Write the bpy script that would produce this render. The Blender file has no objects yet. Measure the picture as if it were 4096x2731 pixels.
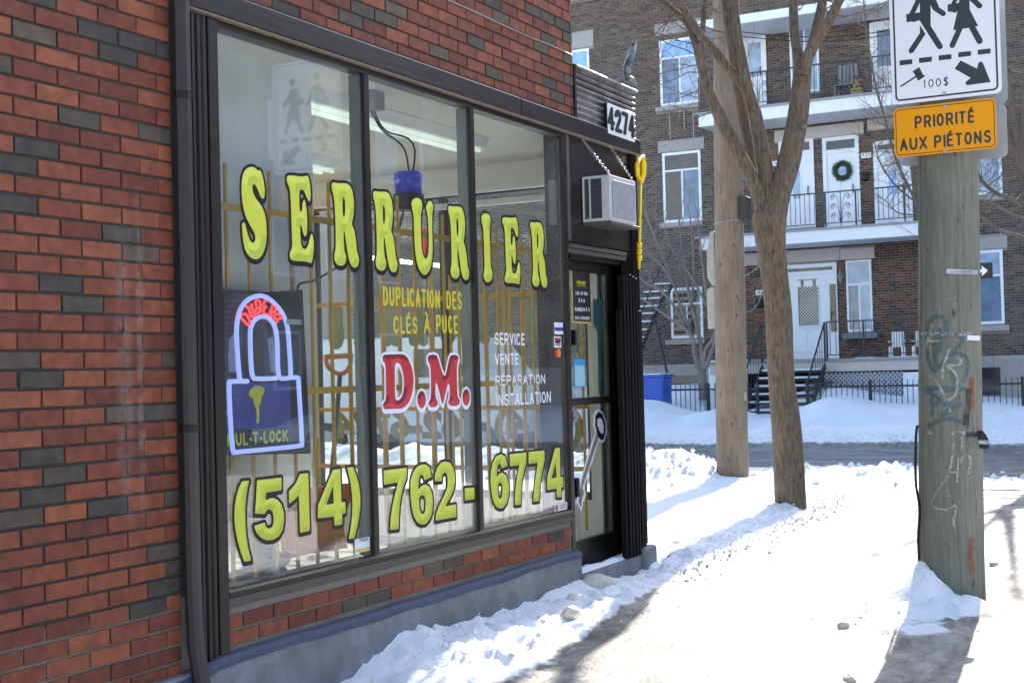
import bpy, math, random
import numpy as np
from mathutils import Vector, Matrix, noise

R = math.radians
sc = bpy.context.scene
col = sc.collection
random.seed(7)
rng = np.random.default_rng(7)

# ------------------------------------------------------------------ camera
FPX = 5438.0
def cam_axes(yaw, pitch, roll):
    cy, sy, cp, sp = math.cos(yaw), math.sin(yaw), math.cos(pitch), math.sin(pitch)
    fwd = np.array([-sy * cp, cy * cp, sp])
    right = np.array([cy, sy, 0.0])
    up = np.cross(right, fwd)
    cr, sr = math.cos(roll), math.sin(roll)
    return cr * right + sr * up, -sr * right + cr * up, fwd
CR, CU, CF = cam_axes(R(28.128), R(1.2917), R(-1.4948))
CAMZ = 1.40
cam = bpy.data.cameras.new('camera')
cam.sensor_width = 36.0
cam.lens = FPX / 4096 * 36
cam.clip_start = 0.05
cam.clip_end = 400
cam.dof.use_dof = True
cam.dof.focus_distance = 7.0
cam.dof.aperture_fstop = 11.0
camo = bpy.data.objects.new('camera', cam)
col.objects.link(camo)
m = Matrix(((CR[0], CU[0], -CF[0], 0), (CR[1], CU[1], -CF[1], 0), (CR[2], CU[2], -CF[2], CAMZ), (0, 0, 0, 1)))
camo.matrix_world = m
sc.camera = camo

# ------------------------------------------------------------------ light
SUN_EL, SUN_AZ = 32.5, -5.3          # azimuth from +Y towards +X
w = bpy.data.worlds.new('World'); sc.world = w; w.use_nodes = True
nt = w.node_tree
sky = nt.nodes.new('ShaderNodeTexSky'); sky.sky_type = 'NISHITA'; sky.sun_disc = False
sky.sun_elevation = R(SUN_EL); sky.sun_rotation = R(SUN_AZ); sky.air_density = 1.0; sky.dust_density = 1.0
bg = nt.nodes['Background']; bg.inputs[1].default_value = 0.15
nt.links.new(sky.outputs[0], bg.inputs[0])
sun = bpy.data.lights.new('sun', 'SUN'); sun.energy = 3.3; sun.angle = R(0.55); sun.color = (1.0, 0.95, 0.87)
suno = bpy.data.objects.new('sun', sun); col.objects.link(suno)
sd = Vector((math.sin(R(SUN_AZ)) * math.cos(R(SUN_EL)), math.cos(R(SUN_AZ)) * math.cos(R(SUN_EL)), math.sin(R(SUN_EL))))
suno.rotation_euler = sd.to_track_quat('Z', 'Y').to_euler()
sc.view_settings.view_transform = 'Standard'; sc.view_settings.look = 'None'
sc.view_settings.gamma = 1.0; sc.view_settings.exposure = 1.8
sc.view_settings.use_white_balance = True; sc.view_settings.white_balance_temperature = 6900; sc.view_settings.white_balance_tint = 10
sc.render.engine = 'CYCLES'
sc.cycles.max_bounces = 8; sc.cycles.transparent_max_bounces = 24; sc.cycles.glossy_bounces = 4
sc.cycles.diffuse_bounces = 4; sc.cycles.sample_clamp_indirect = 6.0
sc.cycles.use_denoising = True; sc.cycles.caustics_reflective = False; sc.cycles.caustics_refractive = False

# ------------------------------------------------------------------ measuring helpers: photo point + known plane -> place
def ray(px, py):
    return CR * ((px - 2048) / FPX) - CU * ((py - 1365.5) / FPX) + CF
def GX(px, py, X):                      # on the plane x = X -> (y, z)
    r = ray(px, py); t = X / r[0]; return (r[1] * t, r[2] * t + CAMZ)
def GY(px, py, Y):                      # on the plane y = Y -> (x, z)
    r = ray(px, py); t = Y / r[1]; return (r[0] * t, r[2] * t + CAMZ)
def GZ(px, py, Z):
    r = ray(px, py); t = (Z - CAMZ) / r[2]; return (r[0] * t, r[1] * t)

def lin(c):
    if isinstance(c, str):
        c = [int(c[i:i + 2], 16) / 255 for i in (0, 2, 4)]
    return tuple(x / 12.92 if x <= 0.04045 else ((x + 0.055) / 1.055) ** 2.4 for x in c[:3])

# ------------------------------------------------------------------ materials
MATS = {}
def mat(name, color=(0.5, 0.5, 0.5), rough=0.7, metal=0.0, var=0.0, scale=8.0, bump=0.0, bscale=60.0, color2=None,
        attr=None, emit=0.0, spec=0.5, stretch=None, coat=0.0, detail=6.0, obj_rand=0.0, trans=0.0):
    if name in MATS: return MATS[name]
    mt = bpy.data.materials.new(name); mt.use_nodes = True
    t = mt.node_tree; N = t.nodes; L = t.links
    b = N['Principled BSDF']
    b.inputs['Roughness'].default_value = rough; b.inputs['Metallic'].default_value = metal
    b.inputs['Specular IOR Level'].default_value = spec
    b.inputs['Coat Weight'].default_value = coat
    if trans: b.inputs['Transmission Weight'].default_value = trans
    tc = N.new('ShaderNodeTexCoord'); mp = N.new('ShaderNodeMapping'); L.new(tc.outputs['Object'], mp.inputs[0])
    if stretch: mp.inputs['Scale'].default_value = stretch
    if obj_rand:
        oi = N.new('ShaderNodeObjectInfo'); cx = N.new('ShaderNodeCombineXYZ')
        mm = N.new('ShaderNodeMath'); mm.operation = 'MULTIPLY'; mm.inputs[1].default_value = 97.0
        L.new(oi.outputs['Random'], mm.inputs[0])
        for i in range(3): L.new(mm.outputs[0], cx.inputs[i])
        L.new(cx.outputs[0], mp.inputs['Location'])
    nz = N.new('ShaderNodeTexNoise'); nz.inputs['Scale'].default_value = scale; nz.inputs['Detail'].default_value = detail
    nz.inputs['Roughness'].default_value = 0.62
    L.new(mp.outputs[0], nz.inputs['Vector'])
    if attr:
        at = N.new('ShaderNodeVertexColor'); at.layer_name = attr; csrc = at.outputs['Color']
    else:
        rg = N.new('ShaderNodeRGB'); rg.outputs[0].default_value = (*color, 1); csrc = rg.outputs[0]
    if color2 is not None:
        mx = N.new('ShaderNodeMix'); mx.data_type = 'RGBA'
        rp = N.new('ShaderNodeValToRGB'); rp.color_ramp.elements[0].position = 0.42; rp.color_ramp.elements[1].position = 0.62
        L.new(nz.outputs[0], rp.inputs[0]); L.new(rp.outputs[0], mx.inputs[0])
        L.new(csrc, mx.inputs[6]); mx.inputs[7].default_value = (*color2, 1); csrc = mx.outputs[2]
    if var:
        hs = N.new('ShaderNodeHueSaturation')
        mr = N.new('ShaderNodeMapRange'); mr.inputs[1].default_value = 0.3; mr.inputs[2].default_value = 0.7
        mr.inputs[3].default_value = 1 - var; mr.inputs[4].default_value = 1 + var
        n2 = N.new('ShaderNodeTexNoise'); n2.inputs['Scale'].default_value = scale * 2.7; n2.inputs['Detail'].default_value = 5
        L.new(mp.outputs[0], n2.inputs['Vector']); L.new(n2.outputs[0], mr.inputs[0])
        L.new(mr.outputs[0], hs.inputs['Value']); L.new(csrc, hs.inputs['Color']); csrc = hs.outputs[0]
    L.new(csrc, b.inputs['Base Color'])
    if emit:
        L.new(csrc, b.inputs['Emission Color']); b.inputs['Emission Strength'].default_value = emit
    if bump:
        n3 = N.new('ShaderNodeTexNoise'); n3.inputs['Scale'].default_value = bscale; n3.inputs['Detail'].default_value = 8
        n3.inputs['Roughness'].default_value = 0.65
        L.new(mp.outputs[0], n3.inputs['Vector'])
        bp = N.new('ShaderNodeBump'); bp.inputs['Strength'].default_value = bump; bp.inputs['Distance'].default_value = 0.02
        L.new(n3.outputs[0], bp.inputs['Height']); L.new(bp.outputs[0], b.inputs['Normal'])
    MATS[name] = mt
    return mt

def glass_mat(name, boost=1.0, tint=(0.93, 0.96, 0.95)):
    if name in MATS: return MATS[name]
    mt = bpy.data.materials.new(name); mt.use_nodes = True
    t = mt.node_tree; N = t.nodes; L = t.links
    N.remove(N['Principled BSDF'])
    tr = N.new('ShaderNodeBsdfTransparent'); tr.inputs[0].default_value = (*tint, 1)
    gl = N.new('ShaderNodeBsdfGlossy'); gl.inputs['Roughness'].default_value = 0.008; gl.inputs[0].default_value = (1, 1, 1, 1)
    # reflectance of one air-glass face, the same from either side: .042 + .958 (1 - |cos|)^5
    ge = N.new('ShaderNodeNewGeometry'); dt = N.new('ShaderNodeVectorMath'); dt.operation = 'DOT_PRODUCT'
    L.new(ge.outputs['Incoming'], dt.inputs[0]); L.new(ge.outputs['Normal'], dt.inputs[1])
    ab = N.new('ShaderNodeMath'); ab.operation = 'ABSOLUTE'; L.new(dt.outputs['Value'], ab.inputs[0])
    om = N.new('ShaderNodeMath'); om.operation = 'SUBTRACT'; om.inputs[0].default_value = 1.0; L.new(ab.outputs[0], om.inputs[1])
    pw = N.new('ShaderNodeMath'); pw.operation = 'POWER'; pw.inputs[1].default_value = 5.0; L.new(om.outputs[0], pw.inputs[0])
    fr = N.new('ShaderNodeMath'); fr.operation = 'MULTIPLY_ADD'; fr.inputs[1].default_value = .958; fr.inputs[2].default_value = .042; L.new(pw.outputs[0], fr.inputs[0])
    mm = N.new('ShaderNodeMath'); mm.operation = 'MULTIPLY'; mm.inputs[1].default_value = boost; mm.use_clamp = True
    mx = N.new('ShaderNodeMixShader')
    # a faint film of dust with streaks
    df = N.new('ShaderNodeBsdfDiffuse'); df.inputs[0].default_value = (0.6, 0.6, 0.58, 1)
    tc = N.new('ShaderNodeTexCoord'); nz = N.new('ShaderNodeTexNoise'); nz.inputs['Scale'].default_value = 2.2; nz.inputs['Detail'].default_value = 8
    nz.inputs['Distortion'].default_value = 1.5
    L.new(tc.outputs['Object'], nz.inputs['Vector'])
    mr = N.new('ShaderNodeMapRange'); mr.inputs[1].default_value = 0.4; mr.inputs[2].default_value = 0.8
    mr.inputs[3].default_value = 0.012; mr.inputs[4].default_value = 0.06
    L.new(nz.outputs[0], mr.inputs[0])
    m2 = N.new('ShaderNodeMixShader')
    L.new(fr.outputs[0], mm.inputs[0]); L.new(mm.outputs[0], mx.inputs[0])
    L.new(tr.outputs[0], mx.inputs[1]); L.new(gl.outputs[0], mx.inputs[2])
    L.new(mr.outputs[0], m2.inputs[0]); L.new(mx.outputs[0], m2.inputs[1]); L.new(df.outputs[0], m2.inputs[2])
    L.new(m2.outputs[0], N['Material Output'].inputs[0])
    MATS[name] = mt
    return mt

# ------------------------------------------------------------------ mesh builder
class MB:
    def __init__(s): s.v = []; s.f = []; s.c = []; s.cur = (1, 1, 1)
    def add(s, vs, fs):
        o = len(s.v); s.v.extend([tuple(map(float, p)) for p in vs])
        for f in fs: s.f.append(tuple(i + o for i in f)); s.c.append(s.cur)
        return s
    def box(s, x0, x1, y0, y1, z0, z1):
        x0, x1 = min(x0, x1), max(x0, x1); y0, y1 = min(y0, y1), max(y0, y1); z0, z1 = min(z0, z1), max(z0, z1)
        return s.add([(x0, y0, z0), (x1, y0, z0), (x1, y1, z0), (x0, y1, z0), (x0, y0, z1), (x1, y0, z1), (x1, y1, z1), (x0, y1, z1)],
                     [(0, 3, 2, 1), (4, 5, 6, 7), (0, 1, 5, 4), (1, 2, 6, 5), (2, 3, 7, 6), (3, 0, 4, 7)])
    def obox(s, c, ax, ay, az, hx, hy, hz):
        c, ax, ay, az = map(np.array, (c, ax, ay, az)); ax = ax / np.linalg.norm(ax); ay = ay / np.linalg.norm(ay); az = az / np.linalg.norm(az)
        P = [c + sx * hx * ax + sy * hy * ay + sz * hz * az for sz in (-1, 1) for sx, sy in ((-1, -1), (1, -1), (1, 1), (-1, 1))]
        return s.add(P, [(0, 3, 2, 1), (4, 5, 6, 7), (0, 1, 5, 4), (1, 2, 6, 5), (2, 3, 7, 6), (3, 0, 4, 7)])
    def tube(s, pts, rad, n=8, cap=True):
        pts = [np.array(p, float) for p in pts]
        if not hasattr(rad, '__len__'): rad = [rad] * len(pts)
        rings = []; prev = None
        for i, p in enumerate(pts):
            d = pts[min(i + 1, len(pts) - 1)] - pts[max(i - 1, 0)]
            d = d / (np.linalg.norm(d) + 1e-12)
            if prev is None:
                a = np.array([0, 0, 1.0]) if abs(d[2]) < 0.9 else np.array([1.0, 0, 0])
                u = np.cross(d, a)
            else:
                u = prev - d * np.dot(prev, d)
            u /= (np.linalg.norm(u) + 1e-12); prev = u; v = np.cross(d, u)
            rings.append([p + rad[i] * (math.cos(2 * math.pi * k / n) * u + math.sin(2 * math.pi * k / n) * v) for k in range(n)])
        vs = [q for r in rings for q in r]; fs = []
        for i in range(len(pts) - 1):
            for k in range(n):
                fs.append((i * n + k, i * n + (k + 1) % n, (i + 1) * n + (k + 1) % n, (i + 1) * n + k))
        if cap:
            fs.append(tuple(range(n))[::-1]); fs.append(tuple((len(pts) - 1) * n + k for k in range(n)))
        return s.add(vs, fs)
    def bar(s, a, b, w=0.02, h=None):
        h = w if h is None else h
        a, b = np.array(a, float), np.array(b, float); d = b - a; L = np.linalg.norm(d)
        up = np.array([0, 0, 1.0]) if abs(d[2]) / L < 0.95 else np.array([0, 1.0, 0])
        u = np.cross(d, up)
        return s.obox((a + b) / 2, d, u, np.cross(u, d), L / 2, w / 2, h / 2)
    def prism(s, poly, fr, t0, t1):            # poly in (u,v); fr = origin,u,v,n
        o, u, v, n = [np.array(q, float) for q in fr]
        k = len(poly)
        vs = [o + p[0] * u + p[1] * v + t1 * n for p in poly] + [o + p[0] * u + p[1] * v + t0 * n for p in poly]
        fs = [tuple(range(k)), tuple(range(2 * k - 1, k - 1, -1))] + [(i, i + k, (i + 1) % k + k, (i + 1) % k) for i in range(k)]
        return s.add(vs, fs)
    def lathe(s, prof, c=(0, 0, 0), n=24):
        vs = []; fs = []
        for r, z in prof:
            for k in range(n): vs.append((c[0] + r * math.cos(2 * math.pi * k / n), c[1] + r * math.sin(2 * math.pi * k / n), c[2] + z))
        for i in range(len(prof) - 1):
            for k in range(n): fs.append((i * n + k, i * n + (k + 1) % n, (i + 1) * n + (k + 1) % n, (i + 1) * n + k))
        fs.append(tuple(range(n))[::-1]); fs.append(tuple((len(prof) - 1) * n + k for k in range(n)))
        return s.add(vs, fs)
    def mesh(s, name, m, smooth=False, colors=False):
        me = bpy.data.meshes.new(name); me.from_pydata(s.v, [], s.f)
        if isinstance(m, (list, tuple)):
            for q in m: me.materials.append(q)
        elif m: me.materials.append(m)
        if colors:
            ca = me.color_attributes.new('Col', 'FLOAT_COLOR', 'CORNER')
            arr = []
            for f, c in zip(s.f, s.c): arr.extend(([*c, 1.0]) * len(f))
            ca.data.foreach_set('color', arr)
        if smooth: me.polygons.foreach_set('use_smooth', [True] * len(me.polygons))
        me.update()
        return me
    def build(s, name, m, parent=None, smooth=False, colors=False, **tags):
        return link(name, s.mesh(name, m, smooth, colors), parent, **tags)

def link(name, data, parent=None, **tags):
    o = bpy.data.objects.new(name, data); col.objects.link(o)
    if parent is not None: o.parent = parent
    for k, v in tags.items(): o[k] = v
    return o
def thing(name, label, cat, loc=(0, 0, 0), group=None):
    o = bpy.data.objects.new(name, None); col.objects.link(o); o.location = (0, 0, 0)
    o.empty_display_size = 0.1
    o['label'] = label; o['category'] = cat
    if group: o['group'] = group
    return o
def tag(o, label, cat, group=None):
    o['label'] = label; o['category'] = cat
    if group: o['group'] = group
    return o
def bevel(o, wd=0.004, seg=1):
    md = o.modifiers.new('bevel', 'BEVEL'); md.width = wd; md.segments = seg; md.limit_method = 'ANGLE'; md.angle_limit = R(50)
    return o
def boxo(name, m, parent, x0, x1, y0, y1, z0, z1, bv=0, **t):
    o = MB().box(x0, x1, y0, y1, z0, z1).build(name, m, parent, **t)
    if bv: bevel(o, bv)
    return o

# ---- frames for flat print: wall facing +x at X (u = +y, v = +z, n = +x) ; facing -y at Y (u=+x, v=+z, n=-y)
def frX(X): return ((X, 0, 0), (0, 1, 0), (0, 0, 1), (1, 0, 0))
def frY(Y): return ((0, Y, 0), (1, 0, 0), (0, 0, 1), (0, -1, 0))
def frN(Y): return ((0, Y, 0), (-1, 0, 0), (0, 0, 1), (0, 1, 0))      # facing +y, u = -x

# ---- a plain grotesque drawn with round-ended strokes: capitals and digits on a 1 x 1 box
def _arc(cx, cy, rx, ry, a0, a1, n=9): return [(cx + rx * math.cos(R(a0 + (a1 - a0) * k / n)), cy + ry * math.sin(R(a0 + (a1 - a0) * k / n))) for k in range(n + 1)]
_O = _arc(.5, .5, .5, .5, 0, 360, 22)
_P = [(0, 0), (0, 1), (.6, 1)] + _arc(.65, .73, .35, .27, 90, -90) + [(0, .46)]
_S = _arc(.52, .76, .42, .24, 25, 250, 10) + [(.5, .5)] + _arc(.48, .25, .45, .25, 75, -160, 12)
GL = {'A': [[(0, 0), (.5, 1), (1, 0)], [(.18, .34), (.82, .34)]], 'B': [_P, [(.6, .46)] + _arc(.62, .23, .38, .23, 90, -90) + [(0, 0)]], 'C': [_arc(.52, .5, .5, .5, 42, 318, 18)], 'D': [[(0, 0), (0, 1), (.45, 1)] + _arc(.45, .5, .55, .5, 90, -90, 12) + [(0, 0)]],
      'E': [[(1, 1), (0, 1), (0, 0), (1, 0)], [(0, .52), (.9, .52)]], 'F': [[(1, 1), (0, 1), (0, 0)], [(0, .5), (.85, .5)]], 'G': [_arc(.52, .5, .5, .5, 42, 350, 18) + [(1, .46), (.58, .46)]], 'H': [[(0, 0), (0, 1)], [(1, 0), (1, 1)], [(0, .52), (1, .52)]], 'I': [[(.5, 0), (.5, 1)]],
      'J': [[(.85, 1), (.85, .3)] + _arc(.45, .28, .4, .28, 0, -180, 8)], 'K': [[(0, 0), (0, 1)], [(1, 1), (0, .4)], [(.32, .6), (1, 0)]], 'L': [[(0, 1), (0, 0), (1, 0)]], 'M': [[(0, 0), (0, 1), (.5, .15), (1, 1), (1, 0)]], 'N': [[(0, 0), (0, 1), (1, 0), (1, 1)]], 'O': [_O],
      'P': [_P], 'Q': [_O, [(.6, .3), (1, 0)]], 'R': [_P, [(.55, .46), (1, 0)]], 'S': [_S], 'T': [[(0, 1), (1, 1)], [(.5, 1), (.5, 0)]], 'U': [[(0, 1), (0, .38)] + _arc(.5, .38, .5, .38, 180, 360, 10) + [(1, 1)]], 'V': [[(0, 1), (.5, 0), (1, 1)]], 'X': [[(0, 0), (1, 1)], [(0, 1), (1, 0)]],
      'Y': [[(0, 1), (.5, .45), (1, 1)], [(.5, .45), (.5, 0)]], '-': [[(.15, .42), (.85, .42)]], '.': [[(.5, 0), (.5, .03)]], ':': [[(.5, .1), (.5, .13)], [(.5, .6), (.5, .63)]], '"': [[(.35, .95), (.35, .8)], [(.7, .95), (.7, .8)]],
      '0': [_O], '1': [[(.2, .78), (.55, 1), (.55, 0)]], '2': [_arc(.5, .72, .46, .28, 170, -20, 10) + [(.02, 0), (1, 0)]], '4': [[(.75, 0), (.75, 1), (0, .3), (1, .3)]], '5': [[(.9, 1), (.15, 1), (.06, .5)] + _arc(.48, .33, .48, .33, 120, -155, 12)],
      '6': [_arc(.55, .62, .5, .38, 55, 180, 8) + [(.04, .35)], _arc(.5, .31, .46, .31, 0, 360, 16)], '7': [[(0, 1), (1, 1), (.35, 0)]], '8': [_arc(.5, .75, .38, .25, 0, 360, 16), _arc(.5, .25, .47, .26, 0, 360, 16)], '9': [_arc(.5, .69, .46, .31, 0, 360, 16), _arc(.45, .38, .5, .38, -125, 0, 8) + [(.96, .65)]],
      '$': [_S, [(.5, -.12), (.5, 1.12)]]}
ACC = {'É': ('E', [[(.42, 1.16), (.72, 1.32)]]), 'À': ('A', [[(.58, 1.16), (.28, 1.32)]])}
WID = {'I': .18, '.': .2, ':': .2, '-': .5, '1': .5, 'M': 1.2, 'E': .85, 'L': .8, 'F': .8, ' ': .55, '"': .5, 'T': .95, 'J': .8}
def stext(name, s, fr, u0, u1, v0, v1, m, parent, wt=.14, d=.001, gap=.28, res=16, acc=False, serif=0.0):
    """lettering s filling u0..u1, v0..v1 (cap height; accents rise above unless acc)"""
    hgt = (v1 - v0) / (1.36 if acc else 1.0); w_ = wt * hgt / 2
    tot = sum(WID.get(ACC[c][0] if c in ACC else c, 1.0) for c in s) + gap * (len(s) - 1)
    k = (u1 - u0) / tot; B = MB(); u = u0
    segs = []
    for c in s:
        b = ACC[c][0] if c in ACC else c; wc = WID.get(b, 1.0) * k
        for st in (GL.get(b, []) + (ACC[c][1] if c in ACC else [])):
            P = [(u + w_ * .9 + p[0] * max(wc - 1.8 * w_, .0001), v0 + w_ + p[1] * (hgt - 2 * w_)) for p in st]
            segs += list(zip(P[:-1], P[1:]))
            if serif and b != 'O':
                for q in (P[0], P[-1]): segs.append(((q[0] - serif * hgt, q[1]), (q[0] + serif * hgt, q[1])))
        u += wc + gap * k
    if not segs: return None
    stp = hgt / res; pad = w_ * 2
    X, Y = np.meshgrid(np.arange(u0 - pad, u1 + pad, stp), np.arange(v0 - pad - .12 * hgt, v1 + pad + .36 * hgt, stp)); S = np.full(X.shape, 1e9)
    for (ax, ay), (bx, by) in segs:
        dx, dy = bx - ax, by - ay; L2 = dx * dx + dy * dy + 1e-15
        c0 = np.searchsorted(X[0], min(ax, bx) - 3 * w_ - stp); c1 = np.searchsorted(X[0], max(ax, bx) + 3 * w_ + stp)
        xx, yy = X[:, c0:c1], Y[:, c0:c1]; t = np.clip(((xx - ax) * dx + (yy - ay) * dy) / L2, 0, 1)
        S[:, c0:c1] = np.minimum(S[:, c0:c1], np.sqrt((xx - ax - t * dx) ** 2 + (yy - ay - t * dy) ** 2) - w_)
    sdf_mesh(B, fr, X, Y, S, 0.0, d); return B.build(name, m, parent)
_txt = {}
def text_tris(s, offset=0.0):
    k = (s, offset)
    if k in _txt: return _txt[k]
    cu = bpy.data.curves.new('t', 'FONT'); cu.body = s; cu.offset = offset; cu.resolution_u = 3
    ob = bpy.data.objects.new('t', cu); col.objects.link(ob)
    dg = bpy.context.evaluated_depsgraph_get(); dg.update()
    me = bpy.data.meshes.new_from_object(ob.evaluated_get(dg))
    V = np.array([v.co[:2] for v in me.vertices]); F = [tuple(p.vertices) for p in me.polygons]
    bpy.data.objects.remove(ob); bpy.data.curves.remove(cu); bpy.data.meshes.remove(me)
    _txt[k] = (V, F); return V, F
def text(name, s, fr, u0, u1, v0, v1, m, parent, off=0.01, d=0.001, mirror=False, skew=0.0, **tags):
    V, F = text_tris(s, off)
    mn, mxx = V.min(0), V.max(0); P = (V - mn) / (mxx - mn)
    if mirror: P[:, 0] = 1 - P[:, 0]
    o, u, v, n = [np.array(q, float) for q in fr]
    B = MB(); B.add([o + (u0 + p[0] * (u1 - u0) + skew * p[1]) * u + (v0 + p[1] * (v1 - v0)) * v + d * n for p in P], F)
    return B.build(name, m, parent, **tags)

def chaikin(P, it=1):
    P = np.array(P, float)
    for _ in range(it):
        Q = np.roll(P, -1, 0); P = np.stack([P * .78 + Q * .22, P * .22 + Q * .78], 1).reshape(-1, 2)
    return P
def sdf(loops, X, Y):                       # negative inside
    dmin = np.full(X.shape, 1e9); inside = np.zeros(X.shape, bool)
    for lp in loops:
        A = lp; Bq = np.roll(lp, -1, 0)
        for (ax, ay), (bx, by) in zip(A, Bq):
            dx, dy = bx - ax, by - ay; L2 = dx * dx + dy * dy + 1e-15
            t = np.clip(((X - ax) * dx + (Y - ay) * dy) / L2, 0, 1)
            dmin = np.minimum(dmin, (X - ax - t * dx) ** 2 + (Y - ay - t * dy) ** 2)
            c = ((ay > Y) != (by > Y))
            if c.any():
                xi = ax + (Y - ay) / (dy if abs(dy) > 1e-12 else 1e-12) * dx
                inside ^= (c & (X < xi))
    dd = np.sqrt(dmin); return np.where(inside, -dd, dd)
def sdf_mesh(B, fr, X, Y, S, iso, d, colf=None):
    o, u, v, n = [np.array(q, float) for q in fr]
    ny, nx = X.shape; S = S - iso
    for j in range(ny - 1):
        for i in range(nx - 1):
            q = [(i, j), (i + 1, j), (i + 1, j + 1), (i, j + 1)]
            s4 = [S[b, a] for a, b in q]
            if min(s4) >= 0: continue
            P = [(X[b, a], Y[b, a]) for a, b in q]
            if max(s4) > 0:
                out = []
                for k in range(4):
                    p, r_, a, b = P[k], P[(k + 1) % 4], s4[k], s4[(k + 1) % 4]
                    if a <= 0: out.append(p)
                    if (a < 0) != (b < 0):
                        t = a / (a - b); out.append((p[0] + t * (r_[0] - p[0]), p[1] + t * (r_[1] - p[1])))
                P = out
            if len(P) < 3: continue
            if colf is not None: B.cur = colf(j, i)
            B.add([o + p[0] * u + p[1] * v + d * n for p in P], [tuple(range(len(P)))])

def noise2(x, y, seed=0, oct=4, rough=0.5):
    x = np.asarray(x, float); y = np.asarray(y, float); tot = np.zeros(np.broadcast(x, y).shape); amp = 1.0; fr = 1.0; nrm = 0
    def h(i, j):
        n = (i * 374761393 + j * 668265263 + seed * 974711) & 0xFFFFFFFF
        n = ((n ^ (n >> 13)) * 1274126177) & 0xFFFFFFFF
        return ((n ^ (n >> 16)) & 0xFFFF) / 65535.0
    for o in range(oct):
        X = x * fr; Y = y * fr; xi = np.floor(X).astype(np.int64); yi = np.floor(Y).astype(np.int64)
        fx = X - xi; fy = Y - yi; fx = fx * fx * (3 - 2 * fx); fy = fy * fy * (3 - 2 * fy)
        a = h(xi, yi) * (1 - fx) + h(xi + 1, yi) * fx; b = h(xi, yi + 1) * (1 - fx) + h(xi + 1, yi + 1) * fx
        tot += amp * (a * (1 - fy) + b * fy - 0.5) * 2; nrm += amp; amp *= rough; fr *= 2.03
    return tot / nrm
# ------------------------------------------------------------------ ground
def seg(a, b, s): return np.arange(a, b, s)
xs = np.concatenate([[-220, -120, -70, -45], seg(-34, -16, .5), seg(-16, -4.6, .09), seg(-4.6, 0.2, .028), seg(0.2, 3, .12), seg(3, 16, .3), [18, 25, 40, 80, 200]])
ys = np.concatenate([[-200, -80, -30, -12], seg(-8, 3.6, .3), seg(3.6, 10, .03), seg(10, 17.8, .07), seg(17.8, 31, .12), seg(31, 37, .3), [40, 60, 120, 220]])
XX, YY = np.meshgrid(xs, ys)
def sm(a, b, x): t = np.clip((x - a) / (b - a), 0, 1); return t * t * (3 - 2 * t)
def bump2(x, y, cx, cy, rx, ry, h, p=1.5):
    d = ((x - cx) / rx) ** 2 + ((y - cy) / ry) ** 2
    return h * np.clip(1 - d, 0, 1) ** p
n_lo = noise2(XX * .8, YY * .8, 1, 4); n_mid = noise2(XX * 3.1, YY * 3.1, 2, 4, .55); n_hi = noise2(XX * 13, YY * 13, 3, 4, .6)
lump = np.abs(noise2(XX * 7.5, YY * 7.5, 4, 3, .55))
H = 0.004 * n_lo + 0.004 * n_mid
snow = np.zeros_like(H); road = np.zeros_like(H); dirt = np.zeros_like(H)
# snow along the shop wall
wl = np.interp(YY, [3, 4.6, 5.1, 5.55, 6.0, 6.6, 7.3, 7.7, 8.2, 8.9], [.03, .0, .02, .15, .10, .07, .08, .10, .03, .0])
wwid = np.interp(YY, [3, 5, 6, 7, 7.9, 8.6], [.95, .80, .72, .58, .36, .3])
dist = XX + 3.62
a = np.clip(1 - dist / wwid, 0, 1)
edge = sm(0.0, .35, a + .22 * n_mid)
H += (wl * a ** 1.1 + .035 * edge * np.clip(lump * 1.8, 0, 1) + .012 * edge * n_hi) * (XX > -3.9) * (YY < 9.1) * (YY > 2)
snow = np.maximum(snow, edge * (YY < 9.0) * (XX < -1.5))
# ridge from tree foot back to the shop corner, and snowfield left of it
rx = np.interp(YY, [7.6, 8.6, 10, 12.6, 15, 18], [-3.35, -3.42, -3.55, -3.72, -3.6, -3.3])
dr = XX - rx
ridge = np.exp(-(dr / .2) ** 2) * sm(8.2, 9.2, YY) * (1 - sm(16.5, 17.6, YY))
H += ridge * (.05 + .09 * lump)
field = sm(.12, -.25, dr) * sm(8.75, 9.3, YY) * (1 - sm(17.2, 18.0, YY))
H += field * (.07 + .035 * n_lo + .012 * n_mid)
snow = np.maximum(snow, np.maximum(ridge * .9, field)); dirt = np.maximum(dirt, ridge * .5)
# piles by the far pole and along the kerb of the side street
pile = (bump2(XX, YY, -6.5, 15.5, 1.25, 1.15, .33) + bump2(XX, YY, -7.9, 15.9, 1.2, 1.2, .25) + bump2(XX, YY, -4.6, 16.0, 1.0, .8, .09)
        + bump2(XX, YY, -3.4, 16.0, 1.1, .7, .08) + bump2(XX, YY, -2.5, 15.8, .8, .8, .05) + bump2(XX, YY, -9.6, 16.2, 1.6, 1.2, .3) + bump2(XX, YY, -1.0, 16, 1.6, .7, .06)
        + bump2(XX, YY, -5.3, 15.1, .8, .8, .08) + bump2(XX, YY, -13, 16.3, 3.5, 1.2, .4))
H += pile * (1 + .35 * n_mid) + sm(0, .12, pile) * (.06 * lump + .015 * n_hi) + sm(-5.5, -4.8, XX) * sm(0, .05, pile) * .03 * lump
snow = np.maximum(snow, sm(0.01, .08, pile + .04 * n_mid))
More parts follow.
